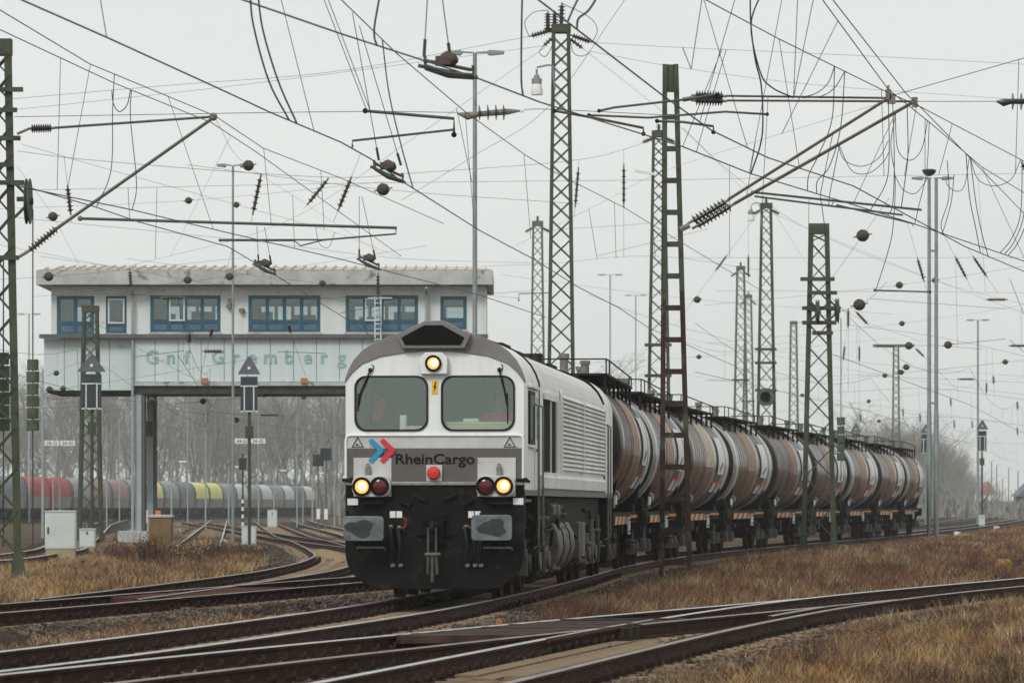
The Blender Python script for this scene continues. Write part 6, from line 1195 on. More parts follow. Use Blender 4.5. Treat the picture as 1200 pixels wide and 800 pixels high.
# ---------------------------------------------------------------- overhead wires
def dz(py, z): return (z - CH) * F / (HZ - py)
def pz(px, py, z): return P(px, py, dz(py, z))
def wire(label, pts, r=.007, mt='wire', group=None, name='overhead_wire', cat='wire', sm=True, n=5):
    pts = [Vector(p) for p in pts]; pts = cr_spline(pts, 6) if sm and len(pts) > 2 else pts
    m = MB(); m.tube(pts, r, n); o = m.build(name, M[mt], world=True); return tag(o, label, cat, group)
wz = lambda L, z: [pz(x, y, z) for x, y in L]
wd = lambda L, d: [P(x, y, d) for x, y in L]
CT = dict(A=[(12, -6), (25, 0), (125, 44), (250, 101), (317, 132), (400, 167), (434, 186), (472, 213), (562, 270), (626, 304), (677, 336), (726, 361), (760, 384), (900, 446)],
    E=[(-30, 207), (24, 217), (113, 243), (162, 260), (267, 289), (304, 311), (400, 370), (440, 397)], D=[(-30, 205), (24, 219), (155, 246), (213, 260), (400, 304), (560, 345), (640, 372)],
    C=[(262, -8), (284, 0), (400, 40), (552, 89), (633, 120), (768, 162), (800, 172), (881, 204), (1000, 240), (1070, 262), (1200, 306), (1260, 325)], B=[(620, -8), (631, 0), (778, 113), (834, 153), (900, 185), (1000, 218), (1131, 289), (1200, 318), (1260, 345)])
MS = dict(A=[(386, -12), (400, 0), (464, 62), (545, 131), (616, 182), (648, 201), (731, 243), (800, 285), (900, 345)], E=[(-30, -8), (0, 12), (105, 75), (252, 136), (309, 174), (400, 209), (520, 262)], D=[(-30, 22), (0, 35), (135, 98), (248, 144), (300, 178), (400, 250), (470, 300)],
    C=[(790, -20), (827, 0), (913, 46), (1033, 105), (1080, 126), (1200, 189), (1260, 215)], B=[(955, -12), (964, 0), (1041, 105), (1090, 144), (1151, 196), (1200, 226), (1260, 255)])
who = dict(A='above the track of the locomotive', E='above the left branching track, passing over the signal box roof', D='above the left track, crossing the signal box windows', C='over the nearest track, from top left to the right edge', B='over the merging foreground track, steep from the top middle')
for k in 'AEDCB':
    
    for T_ in (CT[k], MS[k]):
        if T_[-1][0] >= 1255: (xa, ya), (xb, yb) = T_[-2:]; T_.append((xb + 120, yb + (yb - ya) * 120 / (xb - xa)))
    wire('thick contact wire ' + who[k], wz(CT[k], 5.5), .0085, 'wireblue', name='contact_wire', sm=False); wire('messenger wire ' + who[k], wz(MS[k], 7.0), .007, name='messenger_wire', sm=False)
wire('second messenger wire beside the steep one, ending at the ladder mast cantilever tip', wz([(968, -10), (976, 0), (1062, 110), (1085, 132), (1200, 250)], 7.0), .007, name='messenger_wire', sm=False)
# droppers, each from a messenger or span down to a contact wire
DR = [((71, 71), (67, 224)), ((106, 76), (79, 214)), ((197, 115), (250, 270)), ((125, 42), (116, -4)), ((368, 152), (327, 0)), ((430, 125), (376, -4)), ((434, 126), (381, -4)), ((535, 128), (553, 238)), ((614, 182), (622, 270)), ((545, 131), (556, 250)), ((150, 222), (152, 262)), ((184, 223), (182, 310)), ((309, 174), (318, 262)), ((343, 232), (345, 300)), ((376, 200), (380, 268)),
    ((810, 89), (800, 56)), ((810, 89), (824, 0)), ((876, 172), (822, 0)), ((913, 46), (937, 202)), ((878, 203), (918, 0)), ((930, 116), (935, 0)), ((930, 112), (955, 0)), ((916, 157), (982, 32)), ((855, 190), (855, 290)), ((720, 238), (722, 300)), ((820, 120), (864, 0)), ((800, 170), (846, 40)), ((816, 175), (851, 60)), ((948, 250), (947, 320)), ((1033, 106), (1036, 180)), ((1116, 148), (1100, 215)), ((1194, 72), (1190, 197)), ((1151, 196), (1200, 300)), ((1084, 142), (1084, 230)), ((1050, 140), (1000, 232)), ((1074, 126), (1060, 210)), ((885, 150), (875, 250)), ((900, 120), (893, 250)), ((1120, 300), (1122, 420)), ((1146, 240), (1155, 330)), ((690, 250), (700, 320)), ((765, 265), (768, 320))]
# fat jumper cables and loops
JU = [('long curved blue jumper cable at the top left, left one of the pair', [(293, -4), (297, 30), (315, 95), (339, 140)], 5.5, .011), ('long curved blue jumper cable at the top left, right one of the pair', [(302, -4), (308, 35), (326, 95), (348, 143)], 5.5, .011), ('blue jumper cable dropping from the top edge left of the hanging section insulator', [(446, -4), (439, 30), (439, 45), (442, 54)], 5.5, .011), ('blue jumper cable dropping straight down left of the bell lamp', [(612, -4), (611, 50), (611, 95), (613, 114)], 5.5, .011), ('black cable slanting from the upper contact wire down to the locomotive contact wire', [(448, 47), (456, 110), (470, 170), (484, 221)], 5.5, .009),
    ('black jumper cable left of the near cantilever, left strand', [(134, 88), (132, 130), (130, 200), (113, 244)], 7.0, .009), ('black jumper cable left of the near cantilever, right strand', [(154, 108), (153, 140), (160, 215), (155, 247)], 7.0, .009), ('small U shaped loop joining the two black jumper cables at the left', [(131, 104), (133, 122), (140, 131), (149, 123), (153, 108)], 7.0, .009),
    ('blue jumper cable falling from the top edge right of the insulator pair, left strand', [(879, -4), (880, 30), (885, 70), (892, 100), (894, 142), (891, 170), (880, 205)], 6.3, .012), ('blue jumper cable falling to the twin tubes in an arc, right of the insulator pair', [(893, -4), (880, 30), (891, 85), (905, 103), (930, 116)], 6.3, .011), ('arc shaped black cable hooking over the contact wire at the top middle, left', [(682, -4), (672, 10), (665, 25)], 5.5, .011), ('arc shaped blue cable hooking over the contact wire at the top middle, right', [(704, -4), (690, 12), (678, 22), (676, 34)], 5.5, .012),
    ('black cable slung down to the twin tubes, left arc', [(978, 80), (970, 98), (955, 110), (935, 117)], 7., .008), ('black cable slung down to the twin tubes, right arc', [(990, 86), (978, 103), (962, 113), (940, 118)], 7., .008), ('black cable falling in an S from the right messenger wire, left strand', [(978, 80), (975, 140), (960, 180), (948, 205), (946, 222)], 6.5, .009), ('black cable falling in an S from the right messenger wire, right strand', [(990, 86), (985, 150), (972, 195), (958, 212), (957, 226)], 6.5, .009), ('black double strand cable hanging under the ladder mast cantilever, left', [(976, 150), (962, 225), (963, 240), (968, 257)], 6.0, .008), ('black double strand cable hanging under the ladder mast cantilever, right', [(984, 160), (972, 230), (973, 242), (977, 258)], 6.0, .008),
    ('wide drooping U loop under the cantilever, upper', [(982, 168), (990, 188), (1010, 195), (1030, 185), (1041, 165)], 7., .008), ('wide drooping U loop under the cantilever, lower', [(983, 178), (998, 200), (1018, 203), (1035, 190), (1042, 178)], 7., .008), ('big U loop right of the cantilever tip', [(1049, 140), (1052, 175), (1066, 188), (1080, 175), (1087, 145)], 7., .008), ('drooping U loop behind the twin lamp post head', [(1049, 210), (1058, 222), (1072, 227), (1083, 215), (1088, 183)], 7., .008), ('U loop right of the twin lamp posts', [(1111, 190), (1109, 215), (1120, 224), (1130, 218), (1136, 190)], 7., .008), ('wide shallow U loop near the right edge', [(1137, 190), (1146, 210), (1165, 218), (1185, 210), (1196, 190)], 7., .008),
    ('long black cable falling beside the twin lamp posts, left strand', [(1110, 188), (1112, 230), (1103, 262), (1106, 287)], 6., .008), ('long black cable falling beside the twin lamp posts, right strand', [(1118, 192), (1115, 235), (1108, 262), (1104, 270)], 6., .008), ('long black cable falling steeply to the right contact wires, left strand', [(1132, 184), (1136, 230), (1143, 265), (1149, 296)], 6., .009), ('long black cable falling steeply to the right contact wires, right strand', [(1137, 190), (1144, 240), (1151, 275), (1158, 301)], 6., .009), ('curved cable bundle strand at the right edge, inner', [(1198, 190), (1196, 250), (1185, 280), (1172, 297)], 6., .009), ('curved cable bundle strand at the right edge, middle', [(1202, 190), (1200, 250), (1189, 282), (1177, 298)], 6., .009), ('curved cable bundle strand at the right edge, outer', [(1206, 195), (1204, 252), (1193, 284), (1181, 300)], 6., .009),
    ('black cable hanging straight under the cantilever tip, left', [(1041, 118), (1042, 180), (1038, 215), (1020, 245)], 6.5, .009), ('black cable hanging straight under the cantilever tip, middle', [(1046, 120), (1048, 190), (1046, 240), (1040, 270)], 6.5, .009), ('black cable hanging straight under the cantilever tip, right', [(1063, 122), (1064, 180), (1060, 215), (1056, 243)], 6.5, .009), ('twisted cable pair falling below the cantilever tip', [(1050, 140), (1044, 170), (1049, 210), (1047, 260), (1042, 290), (1026, 340)], 6.5, .009), ('black cable beside the twin lamp head falling to the registration tube', [(1089, 145), (1086, 200), (1077, 240), (1072, 266)], 6.5, .008), ('pale cable loop beside the mast at the signal box window', [(370, 268), (374, 285), (385, 290), (392, 275)], 6., .006)]
# transverse and diagonal span wires: (label, points (x,y,d), radius)
SP = [('level span wire from the left mast to the four disc insulator', [(17, 137, 98), (400, 131, 97), (536, 132, 97)], .010), ('level span wire from the four disc insulator to the ladder mast', [(610, 132, 97), (633, 128, 97), (780, 135, 97)], .010), ('level span wire from the cantilever tip to the black disc insulator at the right edge', [(1073, 119, 96), (1168, 119, 96)], .010), ('wire rising from the cantilever tip to the right edge', [(1050, 111, 96), (1215, 64, 92)], .011),
    ('thin feeder rising from the left edge mast to the tallest mast, upper', [(15, 116, 150), (200, 100, 150), (400, 83, 150), (620, 43, 150)], .009), ('thin feeder rising from the left edge mast to the tallest mast, lower', [(15, 129, 150), (220, 107, 150), (400, 85, 150), (637, 54, 150)], .008), ('feeder leaving the tallest mast to the right, upper', [(694, 50, 150), (800, 56, 160), (1000, 65, 170), (1210, 76, 180)], .009), ('feeder leaving the tallest mast to the right, lower', [(690, 60, 150), (800, 80, 160), (960, 100, 170), (1210, 118, 180)], .008), ('feeder falling from the tallest mast to the far masts', [(683, 57, 150), (775, 130, 198), (830, 180, 230), (893, 245, 246)], .008),
    ('dark sagging cross span from the left mast to the mast behind the ladder mast', [(20, 177, 150), (100, 187, 150), (270, 201, 155), (400, 208, 160), (484, 203, 170), (680, 187, 185), (766, 164, 197)], .011), ('thin level cross span above the signal box roof to the mast behind the ladder mast', [(30, 223, 190), (400, 215, 195), (766, 211, 197)], .011), ('thin level cross span from the ladder mast region to the right edge', [(778, 211, 198), (1000, 207, 198), (1210, 203, 198)], .010), ('thin lower cross span through the roof of the signal box', [(20, 255, 180), (300, 283, 200), (470, 303, 220), (628, 308, 257)], .010), ('thin span between the far masts above the loco roof', [(560, 312, 230), (640, 309, 256), (765, 300, 250), (900, 318, 246)], .010), ('thin level span right of the cross braced mast at window height', [(800, 302, 246), (900, 302, 246), (1200, 302, 240)], .010),
    ('thin level span crossing the upper part of the far masts', [(840, 341, 246), (950, 341, 246), (1200, 343, 246)], .010), ('long diagonal wire falling across the signal box roof to the right', [(25, 169, 120), (150, 205, 140), (270, 238, 160), (400, 275, 200), (470, 303, 230)], .008), ('diagonal wire rising from the signal box roof to the tallest mast', [(150, 312, 200), (330, 262, 190), (480, 165, 175), (560, 110, 165), (640, 55, 150)], .008), ('diagonal wire rising left of the ladder mast to the top edge', [(470, 235, 130), (560, 180, 120), (640, 128, 110), (735, -4, 100)], .007), ('diagonal wire falling from the left over the roof of the signal box', [(20, 195, 150), (60, 250, 170), (95, 315, 198)], .007), ('diagonal wire from the roof left end rising to the cantilever tip', [(200, 300, 195), (245, 210, 150), (270, 160, 110)], .006), ('diagonal wire falling right from the cantilever tip to the roof', [(253, 140, 100), (285, 190, 140), (360, 240, 170), (450, 300, 200)], .006),
    ('thin diagonal wire rising to the right behind the ladder mast', [(600, 290, 200), (700, 240, 195), (780, 200, 190), (1035, 120, 120)], .007), ('thin diagonal falling wire right of the ladder mast', [(800, 150, 120), (860, 205, 150), (950, 270, 180), (1100, 330, 220), (1215, 360, 240)], .008), ('thin diagonal falling wire through the cross braced mast head', [(905, 250, 246), (1000, 290, 240), (1100, 330, 235), (1215, 372, 230)], .009), ('wire with two balls slanting up through the right sky', [(930, 380, 150), (1007, 357, 148), (1040, 330, 145), (960, 330, 148)][:3], .008), ('wire carrying the upper ball right of the cross braced mast', [(972, 330, 150), (1011, 276, 150), (1042, 232, 140)], .008), ('thin wire falling between the far masts to the lower right', [(905, 245, 246), (960, 330, 240), (1000, 370, 235), (1080, 400, 230)], .008), ('dark tube like wire with a ball above the far lamp post', [(1111, 404, 190), (1178, 397, 190)], .014), ('dark level wire end with insulator beside the far T lamp', [(1024, 405, 230), (1096, 405, 230), (1152, 409, 230)], .012),
    ('thin cross span sagging over the far right yard', [(990, 380, 250), (1100, 395, 260), (1215, 420, 270)], .012), ('thin lower cross span over the far right yard', [(980, 460, 330), (1090, 455, 330), (1215, 470, 330)], .014), ('thin faint cross span low over the far right yard', [(980, 497, 420), (1100, 488, 420), (1215, 500, 420)], .016), ('faint level span left of the cross braced mast', [(830, 445, 330), (868, 446, 330), (930, 444, 380)], .016), ('faint wire sloping down right above the far tank wagons', [(800, 400, 300), (850, 412, 310), (930, 400, 330)], .013), ('faint wire sloping down behind the ladder mast at mid height', [(690, 345, 250), (760, 372, 260), (860, 400, 280)], .012), ('thin wire crossing the white parapet left of the lettering', [(55, 440, 180), (110, 425, 185), (180, 470, 190), (240, 500, 195)], .008), ('thin wire slanting over the mint parapet to the locomotive', [(115, 380, 150), (220, 440, 170), (330, 490, 190)], .008),
    ('wire with insulator slanting over the lettering to the right', [(340, 388, 180), (358, 440, 185)], .008), ('level tube with hook over the lettering, left', [(158, 418, 175), (215, 411, 175)], .016), ('level tube with hook over the lettering, right', [(326, 412, 178), (382, 414, 178)], .016), ('level tube crossing the second window', [(345, 357, 170), (360, 351, 170), (465, 345, 170)], .014), ('pale tube crossing the third window', [(398, 367, 172), (470, 353, 172)], .016), ('thin wire along the roof edge left of the tall lamp post', [(60, 345, 160), (150, 345, 160), (235, 350, 165)], .010),
    ('faint level wire under the bridge, upper', [(150, 478, 240), (300, 486, 260), (400, 489, 280)], .011), ('faint level wire under the bridge, lower', [(170, 497, 260), (290, 510, 280), (405, 520, 300)], .010)]
for lab, L, r in SP:
    if L[-1][0] >= 1190: a_, b_ = L[-2], L[-1]; f_x = 190 / (b_[0] - a_[0]); L.append(tuple(b_[k] + (b_[k] - a_[k]) * f_x for k in range(3)))
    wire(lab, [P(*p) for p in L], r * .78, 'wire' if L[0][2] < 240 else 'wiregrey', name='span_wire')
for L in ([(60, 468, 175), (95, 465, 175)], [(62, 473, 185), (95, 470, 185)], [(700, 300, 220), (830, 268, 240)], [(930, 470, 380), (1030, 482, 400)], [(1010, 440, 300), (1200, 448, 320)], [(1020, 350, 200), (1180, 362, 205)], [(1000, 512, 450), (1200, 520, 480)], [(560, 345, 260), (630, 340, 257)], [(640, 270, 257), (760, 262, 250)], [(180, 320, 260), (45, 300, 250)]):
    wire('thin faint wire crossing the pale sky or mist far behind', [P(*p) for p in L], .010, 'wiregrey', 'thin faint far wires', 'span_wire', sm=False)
# every hanging wire ends on a line above and below it
LINES = [[(x, y) for x, y in L] for L in list(CT.values()) + list(MS.values())] + [[(p[0], p[1]) for p in L] for _, L, _ in SP] + [[(968, -10), (1062, 110), (1085, 132), (1200, 250)], [(428, 130), (532, 139)], [(94, 256), (465, 267)], [(850, 113), (1070, 118)], [(853, 234), (1043, 114)], [(860, 239), (1070, 120)], [(880, 226), (1080, 247)], [(62, 150), (248, 137)]]
def ylines(x):
    o = []
    for L in LINES:
        for (x0, y0), (x1, y1) in zip(L, L[1:]):
            if min(x0, x1) <= x <= max(x0, x1) and x1 != x0: o.append(y0 + (y1 - y0) * (x - x0) / (x1 - x0))
    return o
def snap(p, tol):
    if p[1] < 4: return (p[0], -10)
    c = [y for y in ylines(p[0]) if abs(y - p[1]) < tol]
    return (p[0], min(c, key=lambda y: abs(y - p[1]))) if c else None
for i, (a, b) in enumerate(DR):
    a, b = (a, b) if a[1] < b[1] else (b, a); a2, b2 = snap(a, 45), snap(b, 60)
    if not a2 or not b2 or b2[1] - a2[1] < 12: continue
    a, b = a2, b2; d = max(dz(b[1], 5.6), 40) if b[1] < 330 else 150
    wire('thin straight dropper wire hanging between the overhead lines', [P(*a, d), P(*b, d)], .0042, 'wire', 'thin droppers', 'dropper_wire', sm=False, n=4)
for lab, L, z, r in JU:
    L = list(L); e0, e1 = snap(L[0], 16), snap(L[-1], 26); L[0] = e0 or L[0]; L[-1] = e1 or L[-1]
    d = dz(sum(y for _, y in L) / len(L), z); wire(lab, wd(L, d), r * .8, 'wireblue' if 'blue' in lab else 'wire', name='jumper_cable', cat='cable')
# far catenaries along the yard tracks
def cat(path, lab, d0, d1, step=62, off=0, zc=5.5, r=.009, grp='far yard catenaries'):
    sup = []; d = d0; i = 0
    while d <= d1: sup.append(path.pt(d, off + (.3 if i % 2 else -.3), 0)); d += step; i += 1
    t = thing('catenary', lab, 'wire', sup[0] + Vector((0, 0, zc)), 0, grp); o = Vector(t.location)
    up = lambda p, z: Vector((p.x, p.y, z)) - o
    m = MB(); m.tube([up(p, zc) for p in sup], r, 4); m.build('contact_wire', M['wire'], t); ms = []; dr = []
    for a, b in zip(sup, sup[1:]):
        for k in range(8):
            f = k / 8; p = a.lerp(b, f); z = zc + 1.5 - 4 * .9 * f * (1 - f); ms.append(up(p, z))
            if k in (1, 3, 5, 7): dr.append((up(p, z), up(p, zc)))
    ms.append(up(sup[-1], zc + 1.5)); m = MB(); m.tube(ms, r * .8, 4); m.build('messenger_wire', M['wire'], t)
    for a, b in dr: m = MB(); m.cyl(a, b, .004 * r / .009, n=3); m.build('dropper', M['wire'], t)
cat(A, 'catenary over the far part of the train track, above the tank wagons', 135, 480, 58); cat(A, 'catenary right of the train track, leaving by the right edge', 120, 480, 60, 5.2); cat(A, 'catenary farther right over the yard, low at the right edge', 110, 520, 55, 10); cat(N0, 'catenary over the distant track left of the train tail', 210, 520, 60); cat(N2, 'distant catenary low in the mist by the wood', 330, 640, 60); cat(FF, 'catenary under the bridge, left of the green signal pole', 120, 420, 60); cat(K, 'catenary under the bridge right of the green signal pole', 110, 420, 60); cat(L0, 'catenary over the far left track beyond the big cabinet', 100, 430, 58)
# ball shaped and rod insulators hanging in the wires
def ballins(px, py, rpx, d, i):
    s = d / F; r = rpx * s * .9; t = thing('ball_insulator', None, 'insulator', P(px, py, d)); m = MB(); m.ball((0, 0, 0), r, 1.08, 14); b = m.build('ball', M['ballm'], t)
    m = MB(); m.lathe((0, 0, 0), (1, 0, .25), [(-r * .04, r * 1.04), (r * .04, r * 1.06), (r * .12, r * 1.04)], 18); m.build('groove', M['mark'], b)
    
    for q in (-1, 1): m = MB(); m.cyl((q * r * .8, 0, q * r * .1), (q * r * 1.5, 0, q * r * .3), r * .14, n=6); m.build('eyelet', M['fitting'], t)
    return t
BA = [(62, 250, 6, 130, 'left of the near cantilever insulator'), (221, 235, 4.5, 170, 'left of the tall lamp post head, over the roof'), (277, 236, 4, 170, 'on the tall lamp post below its head'), (291, 196, 7, 130, 'beside the head of the tall lamp post'), (449, 222, 8, 110, 'below the lower section insulator'), (57, 324, 6, 150, 'on the left end of the signal box fascia'), (220, 328, 5, 160, 'on the fascia left of the tall lamp post'), (269, 324, 5, 160, 'on the fascia at the tall lamp post'), (378, 332, 4, 170, 'on the fascia right of the tall lamp post'), (66, 436, 3.5, 160, 'on the mint parapet left of the left signal'), (58, 456, 4, 170, 'under the parapet left end, left one'), (74, 455, 3.5, 170, 'under the parapet left end, right one'), (178, 474, 4, 190, 'under the bridge right of the pillar'), (238, 470, 4, 200, 'under the bridge, middle'), (277, 492, 3.5, 200, 'just left of the green signal pole'), (309, 462, 4, 200, 'under the girder right of the signal screen'), (356, 465, 3, 230, 'under the girder near the locomotive'), (1011, 276, 8, 150, 'biggest, right of the cross braced mast head'), (1007, 357, 7.5, 148, 'right of the tension wheels of the cross braced mast'), (1054, 334, 4.5, 200, 'left of the twin lamp posts at window height'), (1096, 330, 4, 215, 'on the twin lamp posts'), (1111, 404, 5, 190, 'on the dark wire right of the twin lamp posts'), (1065, 405, 5, 230, 'on the T shaped head of the distant lattice mast'), (1057, 379, 3.5, 250, 'above the T shaped head of the distant mast'), (1062, 430, 4, 250, 'right of the distant lattice mast, upper'), (1056, 436, 3.5, 250, 'right of the distant lattice mast, lower'), (1037, 440, 3, 260, 'left of the distant lattice mast'), (1178, 424, 3.5, 260, 'right of the far T lamp post'), (817, 351, 4.5, 220, 'right of the ladder mast'), (819, 418, 3, 260, 'right of the ladder mast, lower and smaller'), (940, 463, 2.5, 300, 'left leg of the cross braced mast, tiny'), (1018, 470, 2.5, 320, 'tiny, above the bare trees'), (1030, 490, 2.3, 340, 'tiny, low above the tail of the train')]
for i, (x, y, r, d, w_) in enumerate(BA):
    q = snap((x, y), 7); y = q[1] if q else y; ballins(x, y, r, d, i)['label'] = 'dark olive ball insulator ' + w_
    if not q:
        sl_ = (.10, -.07, .16, -.13)[i % 4]; k = 230
        wire('thin faint wire crossing the pale sky or mist far behind', [P(x - k, y - k * sl_ - 6, d), P(x, y, d), P(x + k, y + k * sl_ - 6, d * 1.05)], .0055, 'wiregrey', 'thin faint far wires', 'span_wire')
def rodins(a, b, d, lab, n=6, r=.10, grp=None):
    A_, B_ = P(*a, d), P(*b, d); t = thing('rod_insulator', lab, 'insulator', A_, 0, grp); insul(t, A_, B_, n, r); L = math.hypot(b[0] - a[0], b[1] - a[1]); u = ((b[0] - a[0]) / L, (b[1] - a[1]) / L)
    for p, sg in ((a, -1), (b, 1)):
        for k in range(1, 75):
            x, y = p[0] + u[0] * sg * k * 1.5, p[1] + u[1] * sg * k * 1.5
            if any(abs(q - y) < 1.2 for q in ylines(x)): m = MB(); m.cyl(P(*p, d) - A_, P(x, y, d) - A_, .006, n=4); m.build('hanger', M['wire'], t); break
    return t
RI = [((306, 204), (296, 252), 130, 'slanting rod insulator right of the tall lamp post head'), ((385, 209), (360, 240), 140, 'slanting rod insulator above the second window'), ((412, 207), (396, 247), 130, 'slanting rod insulator left of the lower section insulator'), ((79, 217), (83, 252), 130, 'hanging rod insulator right of the left mast'), ((678, 196), (674, 243), 170, 'hanging rod insulator right of the tallest mast'), ((731, 192), (731, 243), 170, 'hanging rod insulator left of the mast behind the ladder mast'), ((1075, 302), (1083, 330), 190, 'hanging rod insulator left of the twin lamp posts'), ((1119, 300), (1133, 327), 190, 'slanting rod insulator right of the twin lamp posts, left one'), ((1140, 300), (1157, 325), 190, 'slanting rod insulator right of the twin lamp posts, right one'), ((852, 299), (838, 318), 246, 'slanting rod insulator right of the ladder mast'), ((877, 298), (877, 325), 246, 'hanging rod insulator left of the second bell lamp mast'), ((1003, 365), (1017, 380), 200, 'slanting rod insulator below the lower ball'), ((994, 362), (994, 384), 210, 'hanging rod insulator right of the tension wheels'), ((990, 405), (988, 422), 260, 'small hanging rod insulator right of the cross braced mast, left'), ((1007, 405), (1007, 424), 260, 'small hanging rod insulator right of the cross braced mast, right'), ((1073, 408), (1083, 418), 250, 'small slanting rod insulator near the T shaped mast head'), ((222, 390), (222, 402), 180, 'small rod insulator under the first window'), ((249, 384), (246, 396), 180, 'small slanting rod insulator under the first window'), ((338, 380), (341, 390), 180, 'small rod insulator under the second window'), ((443, 320), (443, 348), 170, 'hanging rod insulator in front of the third window'), ((152, 316), (154, 340), 170, 'rod insulator at the drainpipe on the fascia'), ((1156, 448), (1156, 461), 300, 'small rod insulator by the far T lamp post'), ((1197, 190), (1212, 215), 120, 'dark rod insulator at the right edge')]
for a, b, d, lab in RI: rodins(a, b, d, lab)
for i, (x, y, d) in enumerate(((1114, 466, 330), (1164, 440, 300), (1192, 500, 380), (1008, 485, 340), (1078, 484, 340), (1058, 478, 350), (1118, 492, 380), (1139, 492, 390), (1192, 470, 330))): rodins((x, y), (x + .5, y + 10), d, 'small dark rod insulator hanging far off in the right sky', 4, .12, 'small far rod insulators')
def level_ins(x0, x1, y, d, lab, n=6, mt='insul', r=.11):
    t = thing('span_insulator', lab, 'insulator', P(x0, y, d)); insul(t, P(x0, y, d), P(x1, y, d), n, r, mt); return t
t = thing('span_insulator', 'big four disc insulator in the level span wire left of the tallest mast', 'insulator', P(536, 133, 97)); o_ = Vector(t.location); s = 97 / F
m = MB(); a, b = Vector((0, 0, -.0)), Vector((74 * s, 0, 3 * s)); m.tube([a, Vector((12 * s, 0, -3 * s)), Vector((24 * s, 0, -1 * s)), Vector((58 * s, 0, 2 * s)), b], [.02, .09, .06, .07, .02], 8); m.build('rod', M['fitting'], t)
for x in (26, 36, 45.5, 54.5): m = MB(); m.lathe((x * s, 0, 1 * s), (1, 0, .03), [(-.03, .05), (-.015, .17), (.0, .175), (.03, .06)], 18); m.build('disc', M['insulg'], t)
t = thing('span_insulator', 'black disc insulator at the right edge in the level span wire', 'insulator', P(1168, 119, 96)); s = 96 / F
m = MB(); m.tube([(0, 0, 0), (8 * s, 0, -1.5 * s), (16 * s, 0, 0), (50 * s, 0, 0)], [.02, .085, .06, .06], 8); m.build('rod', M['insulg'], t)
for x in (19, 29, 39): m = MB(); m.lathe((x * s, 0, 0), (1, 0, 0), [(-.03, .05), (-.015, .18), (.0, .185), (.03, .06)], 18); m.build('disc', M['insulg'], t)
for x0, x1, y, d, lab in ((188, 218, 349, 165, 'level insulator at the first window of the signal box'), (237, 262, 411.5, 178, 'level insulator over the first letters of the lettering'), (1155, 1181, 351, 220, 'level rod insulator near the right edge, upper'), (1122, 1143, 444, 300, 'level rod insulator near the right edge, lower'), (1023, 1052, 405.5, 229, 'level insulator on the T head wire'), (303, 328, 486, 230, 'level insulator under the bridge right of the green pole'), (1182, 1206, 405, 230, 'level insulator at the right edge')): level_ins(x0, x1, y, d, lab)
M['sect'] = mat('section_body', (.055, .04, .034), (.09, .07, .06), sc=6, rough=.6)
# section insulators hung from the contact wires
def section(label, x0, y0, x1, y1, z, hang):
    d = dz((y0 + y1) / 2, z); s = d / F; a, b = P(x0, y0, d), P(x1, y1, d); t = thing('section_insulator', label, 'section insulator', a); v = b - a; L = v.length; u = v / L; up = Vector((0, 0, 1))
    for k in (-1, 1):
        sd = Vector((0, 1, 0)) * .16 * k; m = MB(); m.tube([u * L * .12 + sd + up * .09, u * L * .12 + sd, u * L * .5 + sd - up * .03, u * L * .92 + sd, u * L * .92 + sd + up * .09], .019, 6); m.build('runner', M['tubegreen'], t)
    m = MB(); m.box(u * L * .42 + up * .09, (L * .26, .12, .09)); m.tube([u * L * .1 + up * .06, u * L * .9 + up * .06], .02, 6); m.lathe(u * L * .36 + up * .12, u, [(0, .02), (.04, .065), (.14, .065), (.18, .02)], 10); m.build('body', M['sect'], t, bev=.01); m = MB(); m.tube([Vector((0, 0, 0)), u * L], .02, 6); m.build('rod', M['tubegreen'], t)
    for (xa, ya), (xb, yb) in hang:
        p, q_ = P(xa, ya, d) - a, P(xb, yb, d) - a; m = MB(); m.cyl(p, q_, .005, n=4); w_ = m.build('hanger', M['wire'], t); e = (p - q_).normalized(); m = MB(); m.cyl(q_, q_ + e * .16, .016, n=8); m.build('hanger_insulator', M['insul'], w_)
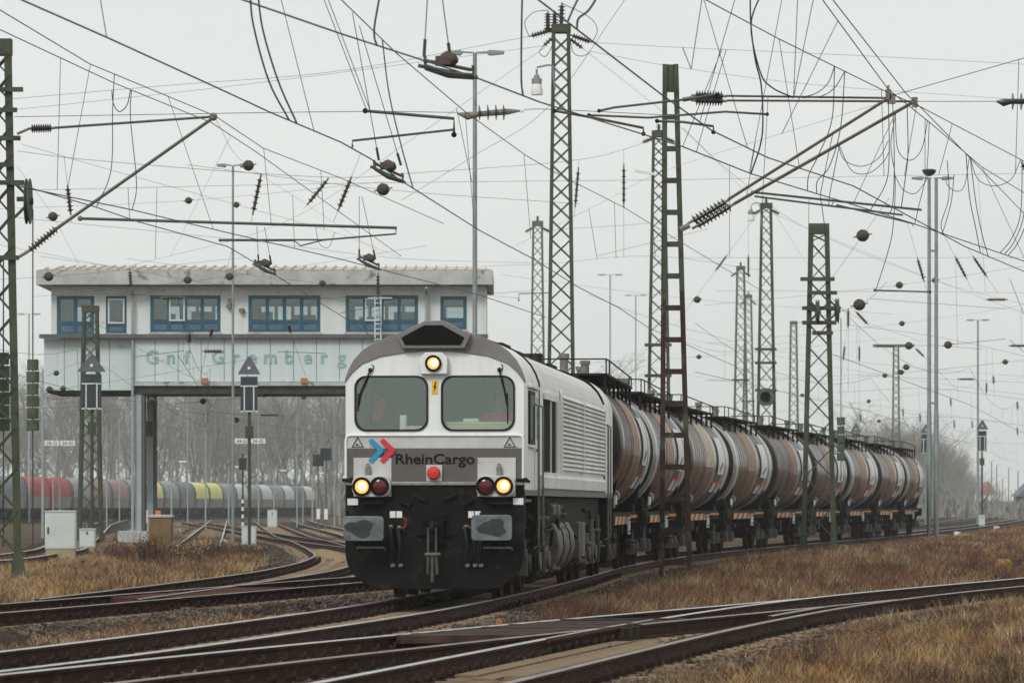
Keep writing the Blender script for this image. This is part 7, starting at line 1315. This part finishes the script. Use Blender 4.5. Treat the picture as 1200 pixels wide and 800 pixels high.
section('rusty section insulator hanging on two wires left of the T lamp head', 490, 77, 560, 91, 5.5, [((501, -4), (497, 66)), ((518, -4), (528, 70))]); section('rusty section insulator hanging above the olive ball, left of the T lamp pole', 434, 195, 475, 214, 5.5, [((413, 15), (444, 188)), ((421, 30), (470, 194))]); section('rusty section insulator in front of the signal box roof above the windows', 296, 309, 324, 322, 5.5, [((301, 265), (303, 309)), ((310, 266), (318, 310))]); section('rusty section insulator in front of the signal box roof near the T lamp pole', 418, 303, 446, 316, 5.5, [((421, 230), (421, 303)), ((424, 230), (440, 304))])
# registration tubes held by the span wires
def reg(label, pts, d, r=.025, mt='tubegreen', drop=None):
    t = thing('registration_arm', label, 'arm', P(*pts[0], d)); o = Vector(t.location); m = MB(); m.tube([P(*p, d) - o for p in pts], r, 7); m.build('tube', M[mt], t)
    
    for e in (Vector((0, 0, 0)), P(*pts[-1], d) - o): m = MB(); m.ball(e, r * 1.7); m.build('clamp', M['under'], t)
    if drop: m = MB(); m.tube([P(*p, d) - o for p in drop], r * .8, 6); m.build('steady_arm', M[mt], t)
wf = 'tubegreen'
reg('grey registration arm left of the four disc insulator, with a hooked lower tube', [(428, 130), (532, 139), (532, 158)], 75, .028, wf, [(532, 152), (413, 165), (413, 173)]); reg('rusty registration arm crossing the tallest mast', [(650, 130), (690, 137), (754, 150), (754, 157)], 85, .026, 'tuberust'); reg('tube arm rising from the span wire to the ladder mast insulator', [(702, 130), (720, 126), (800, 117), (840, 111)], 95, .026, wf); reg('tube arm ending right of the ladder mast, upper', [(690, 135), (760, 138), (850, 131), (899, 134)], 92, .024, wf); reg('tube arm ending right of the ladder mast, lower with hook', [(770, 142), (800, 143), (836, 148), (836, 155)], 80, .024, wf); reg('small registration arm in the sky left of the far mast behind the loco roof', [(608, 352), (608, 344), (645, 343), (645, 357)], 170, .02, wf); reg('dark level tube right of the cross braced mast', [(1025, 340), (1090, 342)], 160, .03, wf); reg('registration tube above the signal box roof, left end hooked', [(258, 282), (345, 282), (352, 288), (380, 281)], 130, .022, wf)
# the driver's red signal lamps glimpsed far off are left to the mist
